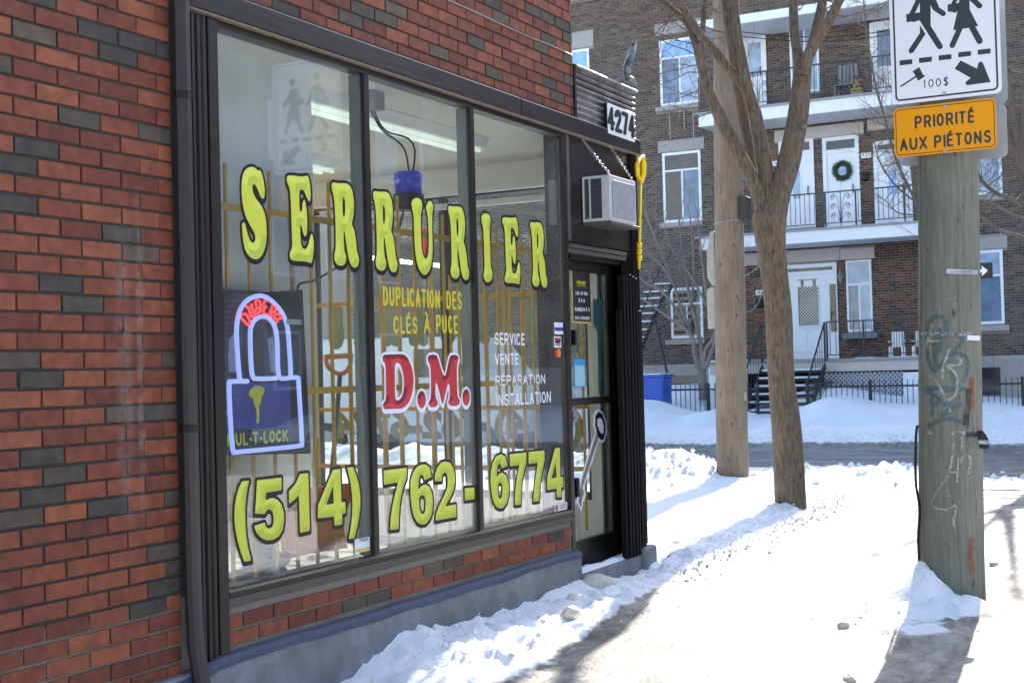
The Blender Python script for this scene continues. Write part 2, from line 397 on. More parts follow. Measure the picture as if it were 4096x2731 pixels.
# mound at the foot of the near pole
cone = lambda cx, cy, rx, ry, h: h * np.clip(1 - np.sqrt(((XX - cx) / rx) ** 2 + ((YY - cy) / ry) ** 2), 0, 1)
mo = cone(-1.665, 7.99, .20, .34, .17) + cone(-1.62, 7.80, .34, .42, .10) + cone(-1.36, 7.85, .34, .26, .06) + bump2(XX, YY, -1.60, 7.3, .42, .55, .028, 1)
H += mo * (1 + .25 * n_mid) + sm(0, .03, mo) * (.045 * lump + .014 * n_hi)
snow = np.maximum(snow, sm(.0, .05, mo + .02 * n_mid))
# street side of the sidewalk, packed and lumpy snow
st = sm(-1.35, -.75, XX + .15 * n_lo) * (YY < 18.2) * (YY > -10)
H += st * (.018 * lump + .012 * n_mid - .02); snow = np.maximum(snow, st * .85)
# side street
rd = sm(18.0, 18.35, YY + .15 * n_mid) * (1 - sm(22.9, 23.5, YY + .35 * n_mid)) * (XX > -60) * (XX < 60)
H -= .12 * rd; snow *= (1 - rd); road = np.maximum(road, rd * (1 - .8 * sm(-4.2, -2.2, XX + .6 * n_lo)))
# far bank, far walk, big piles, yard
fb = np.exp(-((YY - 24.1) / .7) ** 2) * (.26 + .12 * n_lo)
H += fb + sm(23.2, 23.8, YY) * (1 - sm(24.8, 25.2, YY)) * (.09 * lump + .02 * n_hi)
dirt = np.maximum(dirt, np.exp(-((YY - 23.45) / .28) ** 2) * .6)
walk = sm(24.9, 25.3, YY) * (1 - sm(26.3, 26.9, YY))
dirt = np.maximum(dirt, walk * .40 * sm(-.1, .5, n_mid + .3))
crx, crz = [], []
for p in [(2480, 1600), (2560, 1602), (2650, 1612), (2740, 1592), (2810, 1572), (2865, 1605), (2950, 1660), (3010, 1680), (3130, 1672), (3180, 1640), (3260, 1608), (3330, 1584), (3400, 1597), (3480, 1612), (3560, 1620), (3667, 1622), (3930, 1618), (4090, 1630)]:
    q = GY(p[0], p[1], 28.8); crx.append(q[0]); crz.append(q[1])
cz = np.interp(XX, crx, crz)
prof = sm(26.2, 28.6, YY) * (1 - .45 * sm(29.6, 31.5, YY))
gap = np.exp(-((XX + 10.85) / .75) ** 2) * .55                       # shovelled front walk
H += np.clip(cz, .05, 1.2) * prof * (1 - gap) + .03 * n_mid * sm(25.8, 27, YY)
yx, yz = [], []
for p in [(2480, 1545), (2560, 1545), (2750, 1537), (2900, 1545), (3000, 1590), (3200, 1570), (3300, 1545), (3400, 1550), (3560, 1578), (3667, 1585), (3930, 1592), (4090, 1602)]:
    q = GY(p[0], p[1], 33); yx.append(q[0]); yz.append(q[1])
yd = sm(30.6, 32.2, YY)
H = H * (1 - yd) + yd * (np.interp(XX, yx, yz) * (1 - gap) + .02 * n_mid)
snow = np.maximum(snow, sm(23.1, 23.5, YY + .2 * n_mid))
snow = np.where((XX > 9.2) & (YY < 18), np.maximum(snow, sm(9.2, 9.7, XX)), snow)
H += sm(9.2, 10.0, XX) * (1 - sm(11.2, 12, XX)) * (.45 + .2 * n_lo) * (YY < 17.6)
mainrd = sm(1.2, 1.9, XX + .2 * n_lo) * (1 - sm(8.6, 9.4, XX + .3 * n_lo)) * (YY < 18)
snow *= (1 - .75 * mainrd); road = np.maximum(road, mainrd * .25 * (n_mid > -.1)); snow = np.maximum(snow, mainrd * .5)
# boot prints in the snow by the wall and along the kerb
prn = np.random.default_rng(31); fp = np.zeros_like(H)
for (cx, cy, sx_, sy_, nn_) in ((-3.2, 5.9, .18, .7, 26), (-1.0, 7.2, .35, 1.6, 50), (-4.1, 10.3, .4, 1.0, 30)):
    for _ in range(nn_):
        px_, py_, an = cx + prn.normal() * sx_, cy + prn.normal() * sy_, prn.uniform(-.5, .5)
        u_ = (XX - px_) * math.cos(an) + (YY - py_) * math.sin(an); v_ = -(XX - px_) * math.sin(an) + (YY - py_) * math.cos(an)
        d_ = (u_ / .055) ** 2 + (v_ / .13) ** 2
        fp = np.minimum(fp, np.where(d_ < 1.0, -.03 * (1 - d_ ** 2), 0)); H += np.where((d_ >= 1) & (d_ < 1.7), .009 * np.sin((d_ - 1) / .7 * math.pi), 0)
H += fp * np.clip(snow, 0, 1)
# keep the ground out of the shop
ins = (XX < -3.66) & (YY < 8.70)
H = np.where(ins, -.35, H)
me = bpy.data.meshes.new('ground')
ny, nx = XX.shape
me.vertices.add(nx * ny); me.vertices.foreach_set('co', np.stack([XX, YY, H], -1).astype(np.float32).ravel())
ii, jj = np.meshgrid(np.arange(nx - 1), np.arange(ny - 1)); b0 = (jj * nx + ii).ravel()
F4 = np.stack([b0, b0 + 1, b0 + nx + 1, b0 + nx], -1)
me.loops.add(F4.size); me.loops.foreach_set('vertex_index', F4.ravel().astype(np.int32))
me.polygons.add(len(F4)); me.polygons.foreach_set('loop_start', (np.arange(len(F4)) * 4).astype(np.int32))
me.polygons.foreach_set('loop_total', np.full(len(F4), 4, np.int32)); me.polygons.foreach_set('use_smooth', np.ones(len(F4), bool))
ca = me.color_attributes.new('Mask', 'FLOAT_COLOR', 'POINT')
ca.data.foreach_set('color', np.stack([np.clip(snow, 0, 1), np.clip(road, 0, 1), np.clip(dirt, 0, 1), np.ones_like(H)], -1).astype(np.float32).ravel())
me.update(); me.validate()
gm = bpy.data.materials.new('ground_snow'); gm.use_nodes = True
t = gm.node_tree; N = t.nodes; L = t.links; b = N['Principled BSDF']
vc = N.new('ShaderNodeVertexColor'); vc.layer_name = 'Mask'; sp = N.new('ShaderNodeSeparateColor'); L.new(vc.outputs[0], sp.inputs[0])
tc = N.new('ShaderNodeTexCoord')
def nzn(scale, det=8, rough=.6, stretch=None, dist=0.0):
    mp = N.new('ShaderNodeMapping'); L.new(tc.outputs['Object'], mp.inputs[0])
    if stretch: mp.inputs['Scale'].default_value = stretch; mp.inputs['Rotation'].default_value = (0, 0, R(12))
    n = N.new('ShaderNodeTexNoise'); n.inputs['Scale'].default_value = scale; n.inputs['Detail'].default_value = det
    n.inputs['Roughness'].default_value = rough; n.inputs['Distortion'].default_value = dist
    L.new(mp.outputs[0], n.inputs['Vector']); return n
def ramp(src, p0, p1, c0=(0, 0, 0), c1=(1, 1, 1)):
    r = N.new('ShaderNodeValToRGB'); r.color_ramp.elements[0].position = p0; r.color_ramp.elements[1].position = p1
    r.color_ramp.elements[0].color = (*c0, 1); r.color_ramp.elements[1].color = (*c1, 1); L.new(src, r.inputs[0]); return r
def mixc(f, a, bb):
    m_ = N.new('ShaderNodeMix'); m_.data_type = 'RGBA'
    if isinstance(f, float): m_.inputs[0].default_value = f
    else: L.new(f, m_.inputs[0])
    for k, q in ((6, a), (7, bb)):
        if isinstance(q, tuple): m_.inputs[k].default_value = (*q, 1)
        else: L.new(q, m_.inputs[k])
    return m_.outputs[2]
ice_n = nzn(2.6, 10, .68, (2.6, 1.0, 1.0), .4)
ice = ramp(ice_n.outputs[0], .40, .60, (.085, .084, .087), (.335, .318, .298))
ice_f = nzn(42, 6, .7, (1.6, 1, 1)); icef = ramp(ice_f.outputs[0], .36, .52, (.62, .62, .63), (1, 1, 1))
mu = N.new('ShaderNodeMix'); mu.data_type = 'RGBA'; mu.blend_type = 'MULTIPLY'; mu.inputs[0].default_value = .75
L.new(ice.outputs[0], mu.inputs[6]); L.new(icef.outputs[0], mu.inputs[7])
asph = ramp(nzn(1.3, 8, .7, (.35, 2.6, 1)).outputs[0], .4, .68, (.11, .11, .115), (.36, .36, .36))
c1 = mixc(sp.outputs[1], mu.outputs[2], asph.outputs[0])
sn_n = ramp(nzn(3.5, 8, .6).outputs[0], .3, .7, (.80, .81, .835), (.88, .885, .90))
# wet patches eat into the edge of the snow
me1 = N.new('ShaderNodeMath'); me1.operation = 'ADD'; me2 = N.new('ShaderNodeMath'); me2.operation = 'MULTIPLY_ADD'
nn = nzn(9, 8, .7); L.new(nn.outputs[0], me2.inputs[0]); me2.inputs[1].default_value = .9; me2.inputs[2].default_value = -.45
L.new(sp.outputs[0], me1.inputs[0]); L.new(me2.outputs[0], me1.inputs[1])
smask = ramp(me1.outputs[0], .38, .58)
c2 = mixc(smask.outputs[0], c1, sn_n.outputs[0])
dn = ramp(nzn(14, 8, .75).outputs[0], .46, .66)
dm = N.new('ShaderNodeMath'); dm.operation = 'MULTIPLY'; L.new(dn.outputs[0], dm.inputs[0]); L.new(sp.outputs[2], dm.inputs[1])
c3 = mixc(dm.outputs[0], c2, (.28, .25, .22))
# grit
gr = ramp(nzn(60, 3, .6).outputs[0], .70, .74); g2 = N.new('ShaderNodeMath'); g2.operation = 'MULTIPLY'; g2.inputs[1].default_value = .55
L.new(gr.outputs[0], g2.inputs[0]); c4 = mixc(g2.outputs[0], c3, (.22, .19, .17))
L.new(c4, b.inputs['Base Color'])
rr = N.new('ShaderNodeMapRange'); rr.inputs[3].default_value = .52; rr.inputs[4].default_value = .82; L.new(smask.outputs[0], rr.inputs[0]); L.new(rr.outputs[0], b.inputs['Roughness'])
b.inputs['Specular IOR Level'].default_value = .3
bp = N.new('ShaderNodeBump'); bp.inputs['Strength'].default_value = .55; bp.inputs['Distance'].default_value = .025
b2 = N.new('ShaderNodeBump'); b2.inputs['Strength'].default_value = .35; b2.inputs['Distance'].default_value = .01
L.new(nzn(11, 10, .66, (1.4, 1, 1)).outputs[0], bp.inputs['Height']); L.new(nzn(70, 6, .7).outputs[0], b2.inputs['Height'])
L.new(bp.outputs[0], b2.inputs['Normal']); L.new(b2.outputs[0], b.inputs['Normal'])
me.materials.append(gm)
ground = link('ground', me, kind='structure')

def hat(x, y):
    i = min(max(np.searchsorted(xs, x) - 1, 0), nx - 2); j = min(max(np.searchsorted(ys, y) - 1, 0), ny - 2)
    return float(H[j, i])

# ------------------------------------------------------------------ palette
M_trim = mat('brown_black_paint', lin('211b1a'), rough=.36, spec=.3, var=.30, scale=5, bump=.10, bscale=35, stretch=(1, .12, 1), color2=lin('262020'))
M_trim2 = mat('greybrown_paint', lin('4c4540'), rough=.55, var=.12, scale=9, bump=.15, bscale=50)
M_fluted = mat('dark_metal_trim', lin('221c1a'), spec=.3, rough=.38, var=.2, scale=4, bump=.2, bscale=30)
M_found = mat('painted_concrete', lin('6e7176'), rough=.7, var=.2, scale=3.2, bump=.4, bscale=22, color2=lin('7c7f85'))
M_foundtop = mat('navy_paint_edge', lin('39425c'), rough=.6, var=.2, scale=9, bump=.4, bscale=25)
M_mort = mat('mortar_dark', lin('403d3b'), rough=.9, var=.15, scale=20, bump=.5, bscale=90)
M_mortl = mat('mortar_light', lin('7a776f'), rough=.9, var=.12, scale=20, bump=.5, bscale=90)
M_black = mat('black_metal', (.012, .012, .013), spec=.22, rough=.42, var=.2, scale=6)
M_steel = mat('grey_metal', lin('9a9c9e'), rough=.4, metal=.7, var=.1)
M_white = mat('white_paint', (.78, .78, .78), rough=.5, var=.04, scale=4, bump=.05)
M_gate = mat('gate_black', (.006, .006, .007), rough=.6, spec=.1)
M_snow = mat('snow', (.84, .85, .88), rough=.8, bump=.4, bscale=18, var=.03, scale=5)
M_glass = glass_mat('window_glass', 1.6)

# ------------------------------------------------------------------ locksmith shop
WX = -3.65
shop = thing('locksmith_shop', 'red brick locksmith shop with big lettered windows along the snowy sidewalk', 'shop')
NY = 8.60                                                  # north wall (inner face)
# masonry shell, mortar face 7 mm behind the brick face
boxo('wall', M_mort, shop, -4.0, WX - .008, -3, 4.27, .56, 7.4)
boxo('wall', M_mortl, shop, -3.99, WX - .0082, -3, 4.27, .26, .56)
boxo('wall', M_mort, shop, -4.0, WX - .008, 4.27, 7.74, 2.985, 7.4)
boxo('wall', M_mortl, shop, -3.95, WX - .008, 4.27, 7.549, .26, .478)
B = MB(); B.box(-12, -4.0, -3, -2.8, .2, 7.4); B.box(-12, -11.8, -2.8, NY + .1, .2, 7.4)
B.box(-12, -4.0, 7.64, 7.74, 3.33, 7.4)
B.build('side_wall', M_mort, shop)
boxo('roof', M_black, shop, -12.1, -3.62, -3.1, 7.78, 7.4, 7.55)
boxo('annex_roof', M_black, shop, -12, -3.66, 7.74, 8.70, 3.2, 3.3)
BRC = ['7a4028', '763b25', '80442a', '6c3521', '723924', '7c3f26', '622e1e', '6e3621', '85492d', '683220', '4a4036', '3c3630', '56483a', '463d33']
BRW = [1, 1, 1, 1, 1, 1, .8, 1, .8, .8, .42, .4, .38, .35]
M_brick = mat('shop_brick', rough=.72, attr='Col', var=.30, scale=7, bump=.3, bscale=45, obj_rand=1, detail=8)
bm_cache = {}
BH, BL, CRS = .0568, .1905, .0668
def brick_mesh(ci, ln):
    k = (ci, round(ln, 3))
    if k not in bm_cache:
        Bq = MB(); Bq.cur = lin(BRC[ci]); h = BH / 2; c = .0022
        l = ln / 2
        vs = [(-.05, -l, -h), (-.05, l, -h), (-.05, l, h), (-.05, -l, h), (-c, -l, -h), (-c, l, -h), (-c, l, h), (-c, -l, h),
              (0, -l + c, -h + c), (0, l - c, -h + c), (0, l - c, h - c), (0, -l + c, h - c)]
        Bq.add(vs, [(8, 9, 10, 11), (4, 5, 9, 8), (5, 6, 10, 9), (6, 7, 11, 10), (7, 4, 8, 11), (0, 1, 5, 4), (1, 2, 6, 5), (2, 3, 7, 6), (3, 0, 4, 7)])
        bm_cache[k] = Bq.mesh('brick', M_brick, colors=True)
    return bm_cache[k]
def visible(y, z):
    P = np.array([WX, y, z - CAMZ]); c = (P @ CR, P @ CU, P @ CF)
    if c[2] <= .1: return None
    u, v = 2048 + FPX * c[0] / c[2], 1365.5 - FPX * c[1] / c[2]
    if -60 < u < 4156 and -40 < v < 2771: return 1 / c[2]
    return None
bricks = []
Z0 = 2.7855 - 60 * CRS + (CRS - BH) / 2
rb = random.Random(11)
def lay(y0, y1, z0, z1, yj):
    k = int((z0 - Z0) / CRS) - 1
    while Z0 + k * CRS < z1:
        zb = Z0 + k * CRS; zt = zb + BH; k += 1
        if zb < z0 - .03 or zt > z1 + .03: continue
        off = yj + (0.1 if k % 2 else 0.0)
        n = int((y0 - off) / .2) - 1
        while off + n * .2 < y1:
            a, bq = off + n * .2 + .005, off + (n + 1) * .2 - .005; n += 1
            a, bq = max(a, y0), min(bq, y1)
            if bq - a < .02: continue
            bricks.append(((a + bq) / 2, (zb + zt) / 2, round((bq - a) * 40) / 40 if bq - a < .188 else BL))
lay(2.0, 4.045, .16, 4.6, 3.674)
lay(4.285, 7.735, 2.99, 4.8, 3.70)
lay(4.33, 7.545, .285, .475, 3.72)
scored = []
for (y, z, ln) in bricks:
    vis = visible(y, z)
    scored.append((vis or 0, y, z, ln))
scored.sort(reverse=True)
rest = MB()
for i, (vis, y, z, ln) in enumerate(scored):
    ci = rb.choices(range(len(BRC)), BRW)[0]; x = WX + rb.uniform(-.0018, .0018)
    if vis > 0 and i < 300:
        o = bpy.data.objects.new('brick', brick_mesh(ci, ln)); col.objects.link(o); o.parent = shop
        o.location = (x, y + rb.uniform(-.0015, .0015), z + rb.uniform(-.001, .001)); o.rotation_euler = (rb.uniform(-.004, .004), rb.uniform(-.008, .008), rb.uniform(-.006, .006))
    else:
        base = lin(BRC[ci]); rest.cur = base
        rest.box(x - .05, x, y - ln / 2, y + ln / 2, z - BH / 2, z + BH / 2)
rest.build('brick_field', M_brick, shop, colors=True, kind='stuff')

# foundation
FX = WX + .035
B = MB()
B.prism([(-3.0, -.4), (7.61, -.4), (7.61, .272), (-3, .262)], ((0, 0, 0), (0, 1, 0), (0, 0, 1), (1, 0, 0)), -3.95, FX)
bevel(B.build('foundation', M_found, shop), .012, 2)
# navy painted ledge on top of the foundation, slightly wavy
B = MB(); yy = np.arange(2.5, 7.62, .05); vs = []; fs = []
for i, y in enumerate(yy):
    t = .008 * float(noise2(y * 3, 0.3, 9, 3)); zt = np.interp(y, [2.5, 4.0, 4.25, 7.6], [.255, .262, .292, .29]) + t
    for (x, z) in ((FX + .004, zt - .04 + t), (FX + .006, zt - .012), (FX - .012, zt), (WX - .01, zt + .006)): vs.append((x, y, z))
for i in range(len(yy) - 1):
    for k in range(3): fs.append((i * 4 + k, (i + 1) * 4 + k, (i + 1) * 4 + k + 1, i * 4 + k + 1))
B.add(vs, fs); B.build('foundation_ledge', M_foundtop, shop, smooth=True)
# annex foundation with doorway curb and corner block
B = MB()
B.box(WX - .05, WX + .012, 7.612, 8.60, -.4, .137); B.box(-4.1, WX - .0502, 7.612, 8.60, -.4, .105)
bevel(B.build('doorway_curb', M_found, shop), .01, 2)
B = MB(); B.box(-12, WX + .05, 8.602, 8.80, -.4, .185); bevel(B.build('corner_foundation', M_found, shop), .025, 3)
# frost-like snow lying in the doorway
B = MB(); vs = []; fs = []; n1, n2 = 14, 40
for i in range(n2):
    for j in range(n1):
        y = 7.66 + .9 * i / (n2 - 1); x = WX - .0 - .14 * j / (n1 - 1)
        hh = .012 + .022 * (noise2(y * 6, x * 9, 5, 3) + .5) + .05 * math.exp(-((y - 7.68) / .05) ** 2 - ((x - WX + .03) / .06) ** 2) + .025 * math.exp(-((y - 8.45) / .14) ** 2)
        vs.append((x, y, .106 + (.031 if x > WX - .05 else .0) + max(0, float(hh)) * (1 - abs(2 * j / (n1 - 1) - 1) ** 4)))
for i in range(n2 - 1):
    for j in range(n1 - 1): fs.append((i * n1 + j, i * n1 + j + 1, (i + 1) * n1 + j + 1, (i + 1) * n1 + j))
B.add(vs, fs); tag(B.build('doorway_snow', M_snow, None, smooth=True), 'thin snow lying in the recessed doorway of the locksmith shop', 'snow')

# header board, frames
B = MB(); B.box(-3.74, WX + .038, 4.122, 6.948, 2.883, 2.985); B.box(-3.74, WX + .036, 6.951, 8.733, 2.883, 2.985)
bevel(B.build('header_board', M_trim, shop), .008, 2)
boxo('header_flashing', M_black, shop, -3.70, WX + .02, 4.13, 7.76, 2.985, 2.997)
boxo('header_lip', mat('weathered_wood', lin('8a7c66'), rough=.9, var=.3, scale=30, bump=.5), shop, -3.70, WX + .030, 4.135, 8.72, 2.8765, 2.8825)
boxo('window_frame_top', M_trim, shop, -3.72, WX + .002, 4.327, 7.549, 2.846, 2.8762, .004)
# fluted pilaster
B = MB(); pts = []
y0, y1 = 4.112, 4.262; nfl = 4; ww = (y1 - y0) / nfl
for k in range(nfl):
    a = y0 + k * ww
    pts += [(a, .0), (a + .2 * ww, .020 - .003 * k), (a + .62 * ww, .020 - .003 * k), (a + .82 * ww, .0)]
pts += [(y1, 0), (y1, -.04), (y0, -.04)]
B.prism([(p[1], p[0]) for p in pts][::-1], ((WX + .002, 0, 0), (1, 0, 0), (0, 1, 0), (0, 0, 1)), .275, 2.868)
B.build('pilaster', M_fluted, shop)
# window mullions and jambs
bevel(boxo('window_jamb', M_trim, shop, -3.74, WX + .012, 4.266, 4.325, .285, 2.876), .004)
for (a, c) in ((5.394, 5.436), (6.413, 6.455)):
    bevel(boxo('mullion', M_trim, shop, -3.672, WX, a, c, .552, 2.846), .003); boxo('mullion_back', mat('inner_frame_grey', lin('7f8583'), rough=.5), shop, -3.74, -3.680, a - .0, c, .552, 2.846)
B = MB(); B.box(-3.78, WX, 7.550, 7.603, .09, 2.876)
bevel(B.build('window_jamb', M_trim, shop), .004)
B = MB(); B.prism([(-.09, .516), (.012, .516), (.012, .536), (-.0, .545), (-.09, .553)], ((WX, 0, 0), (1, 0, 0), (0, 0, 1), (0, -1, 0)), -7.549, -4.327)
B.build('window_sill', M_trim, shop)
boxo('apron_board', M_trim2, shop, -3.74, WX + .006, 4.327, 7.549, .4765, .515, .003)
GXX = -3.676
panes = []
for (a, c) in ((4.325, 5.394), (5.436, 6.413), (6.455, 7.549)):
    panes.append(boxo('window_pane', M_glass, shop, GXX - .003, GXX + .003, a, c, .55, 2.847))
# downpipe with kinked foot
dp = MB(); pth = [(-3.612, 4.077, 7.3), (-3.612, 4.077, 2.2), (-3.612, 4.078, .62), (-3.606, 4.079, .38), (-3.575, 4.085, .18), (-3.560, 4.088, -.05)]
dp.tube(pth, [.034] * 6, 10); dpo = dp.build('downpipe', mat('downpipe_paint', lin('312b2a'), rough=.35, var=.12, scale=6, bump=.1), None)
tag(dpo, 'dark brown downpipe running down the brick beside the shop window', 'downpipe')
for z in (1.2, 2.5): MB().tube([(-3.612, 4.077, z), (-3.612, 4.077, z + .03)], .037, 10).build('bracket', M_trim, dpo)
# thin wire stapled across the upper wall
wp = [GX(px, py, WX + .006) for px, py in ((1790, 0), (1915, 55), (2010, 100), (2120, 150), (2180, 172), (2290, 222))]
wo = MB().tube([(WX + .006, a, c) for a, c in wp], .004, 5).build('wall_cable', mat('cable_grey', lin('8d8c88'), rough=.6), None)
tag(wo, 'thin grey cable stapled across the bricks above the shop window', 'cable')
# ------------------------------------------------------------------ annex: corrugated parapet, panel, door
AY0, AY1 = 7.765, 8.73
B = MB(); nz_ = 60; vs = []; fs = []
for i in range(nz_ + 1):
    z = 2.986 + (3.318 - 2.986) * i / nz_; x = WX - .004 + .011 * math.sin(2 * math.pi * (z - 2.986) / .0405)
    vs += [(x, AY0, z), (x, AY1, z)]
for i in range(nz_): fs.append((2 * i, 2 * i + 1, 2 * i + 3, 2 * i + 2))
B.add(vs, fs)
k0 = len(B.v); vs = []; fs = []
for i in range(nz_ + 1):
    z = 2.986 + (3.318 - 2.986) * i / nz_; y = AY1 + .011 * math.sin(2 * math.pi * (z - 2.986) / .0405)
    vs += [(WX - .004, y, z), (-9, y, z)]
for i in range(nz_): fs.append((2 * i + 1, 2 * i, 2 * i + 2, 2 * i + 3))
B.add(vs, fs)
B.build('corrugated_panel', mat('corrugated_steel', lin('8c8a8c'), rough=.36, metal=.55, var=.2, scale=5, bump=.12, color2=lin('6f6661')), shop, smooth=True)
B = MB(); B.box(-9, WX + .022, AY0, AY1 + .015, 3.318, 3.334); bevel(B.build('parapet_cap', M_steel, shop), .003)
boxo('corner_trim', M_black, shop, WX - .03, WX + .010, 7.737, 7.764, 2.99, 3.335)
boxo('annex_panel', M_trim, shop, -3.74, WX - .006, 7.604, 8.72, 2.205, 2.883)
boxo('panel_strip', M_trim2, shop, -3.72, WX + .004, 7.606, 7.645, 2.21, 2.8765, .003)
boxo('annex_wall', M_trim, shop, -3.9, WX - .006, 8.60, 8.72, .166, 2.205)
B = MB()
for i in range(6): B.box(WX - .006, WX + .008, 8.60 + i * .019, 8.61 + i * .019, .17, 2.88)
B.build('corner_ribs', M_gate, shop)
B = MB(); B.box(-9, -3.74, 8.66, 8.72, 2.72, 3.2); B.box(-9, -6.35, 8.66, 8.72, .166, 2.72); B.box(-6.35, -3.9, 8.66, 8.72, .166, .5)
B.build('north_wall', M_mort, shop)
# door head mouldings
B = MB(); B.box(-3.78, WX + .004, 7.604, 8.50, 2.135, 2.163); B.box(-3.78, WX + .014, 7.604, 8.49, 2.166, 2.19)
bevel(B.build('door_head', M_trim2, shop), .004)
B = MB(); B.box(-3.88, WX - .02, 7.604, 8.60, 2.155 - .02, 2.1349); B.box(-3.88, WX - .10, 7.604, 7.80, .106, 2.13); B.box(-3.88, WX - .08, 8.60, 8.655, .106, 2.13); B.box(-3.88, WX - .08, 7.80, 8.60, 2.115, 2.134)
B.build('door_frame', M_trim, shop)
# the door
DX = -3.80
y0, y1 = 7.805, 8.595
door = boxo('door', M_fluted, shop, DX - .045, DX, y1 - .09, y1, .115, 2.11, .004)
B = MB(); B.box(DX - .045, DX, y0, y1 - .0902, 2.05, 2.11); B.box(DX - .045, DX + .002, y0, y1 - .0902, .115, .30); B.box(DX - .045, DX, y0, y0 + .10, .3002, 2.0498)
bevel(B.build('door_rail', M_trim, door), .004)
boxo('push_bar', M_trim, door, DX - .02, DX + .028, y0 + .0, y1 - .02, 1.175, 1.222, .004)
boxo('door_pane', M_glass, door, DX - .024, DX - .018, y0 + .10, y1 - .0905, .301, 2.049)
a = GX(2308, 1665, DX + .05)
lk = MB()
for r_, x0, x1 in ((.052, DX - .0, DX + .022), (.036, DX + .022, DX + .04), (.018, DX + .04, DX + .052)):
    lk.tube([(x0, a[0], a[1]), (x1, a[0], a[1])], r_, 20)
lk.build('lock_cylinder', mat('chrome', (.5, .5, .52), rough=.18, metal=1), door)
a = GX(2304, 1948, DX + .03)
boxo('door_handle', M_black, door, DX, DX + .05, a[0] - .02, a[0] + .02, a[1] - .06, a[1] + .06, .004)
a = GX(2303, 1350, DX + .03)
boxo('hinge', M_black, door, DX, DX + .03, a[0] - .012, a[0] + .012, a[1] - .05, a[1] + .05, .002)
# folded scissor gate beside the door
gate = thing('folding_gate', 'black folded security gate standing beside the shop door', 'gate')
specs = [(8.36, .14, 1.80, .02), (8.405, .14, 2.03, .035), (8.45, .14, 2.04, .04), (8.50, .14, 2.04, .045), (8.55, .14, 2.03, .045), (8.60, .20, 2.02, .045), (8.645, .20, 1.80, .04), (8.685, .20, 1.80, .03)]
for (y, z0, z1, pr) in specs:
    B = MB(); B.box(WX - .02, WX + .004 + pr * .6, y - .018, y + .012, z0, z1); B.box(WX - .02, WX + .0 + pr * .6, y + .014, y + .019, z0 + .02, z1 - .02)
    bevel(B.build('gate_slat', M_gate, gate), .003)
# air conditioner hung on chains
p = GY(2437, 700, 7.83)[0]
ac = thing('air_conditioner', 'boxy beige air conditioner on chains above the shop door', 'air conditioner')
M_ac = mat('ac_shell', lin('b9b9b6'), rough=.5, var=.08, scale=7, bump=.05)
AX0, AX1, AYa, AYb, AZ0, AZ1 = WX + .0, p, 7.83, 8.255, 2.335, 2.63
bevel(boxo('casing', M_ac, ac, AX0, AX1, AYa + .012, AYb, AZ0, AZ1), .006, 2)
B = MB()
xa, xb = AX0 + .002, AX1 - .002
B.box(xa, xa + .012, AYa - .004, AYa + .012, AZ0 + .004, AZ1 - .004); B.box(xb - .052, xb, AYa - .004, AYa + .012, AZ0 + .004, AZ1 - .004)
B.box(xa + .012, xb - .052, AYa - .004, AYa + .012, AZ0 + .004, AZ0 + .022); B.box(xa + .012, xb - .052, AYa - .004, AYa + .012, AZ1 - .02, AZ1 - .004)
B.box(xa + .045, xa + .055, AYa - .004, AYa + .012, AZ0 + .022, AZ1 - .02)
B.build('side_frame', M_ac, ac)
B = MB()
for i in range(24):
    z = AZ0 + .026 + i * .0105
    B.box(xa + .012, xa + .045, AYa - .002, AYa + .008, z, z + .0042); B.box(xa + .055, xb - .052, AYa - .002, AYa + .008, z, z + .0042)
B.build('louvre', mat('louvre_grey', lin('5c5d60'), rough=.5), ac, kind='stuff')
boxo('inner_dark', M_black, ac, xa + .012, xb - .052, AYa + .009, AYa + .0115, AZ0 + .02, AZ1 - .02)
bevel(boxo('filter_panel', mat('filter_grey', lin('8f9095'), rough=.6, var=.15, scale=10), ac, AX1 + .0005, AX1 + .006, AYa + .035, AYb - .03, AZ0 + .03, AZ1 - .03), .002)
boxo('ac_shelf', M_trim2, ac, WX + .002, AX1 + .012, AYa - .01, AYb + .03, AZ0 - .018, AZ0 - .002, .003)
M_chain = mat('zinc_chain', lin('a8a8a8'), rough=.35, metal=.8)
def chain(name, a, b, parent, n, r=.0075, w=.0015):
    a, b = np.array(a), np.array(b); B = MB(); d = (b - a) / n; dn_ = d / np.linalg.norm(d); L_ = np.linalg.norm(d) * .72
    s1 = np.cross(dn_, [0, 0, 1.0]); s1 /= np.linalg.norm(s1); s2 = np.cross(dn_, s1)
    for i in range(n):
        c = a + d * (i + .5); s = s1 if i % 2 else s2
        pts = [c + dn_ * L_ * math.cos(t) + s * r * math.sin(t) for t in np.linspace(0, 2 * math.pi, 9)]
        B.tube(pts, w, 4, cap=False)
    return B.build(name, M_chain, parent, smooth=True)
c0 = GX(2330, 560, WX + .045); chain('chain', (WX + .045, c0[0], c0[1]), (AX1 - .005, AYa + .03, AZ1), ac, 20)
c1 = GX(2440, 585, WX + .045); chain('chain', (WX + .045, c1[0], c1[1]), (AX1 - .005, AYb - .03, AZ1), ac, 20)
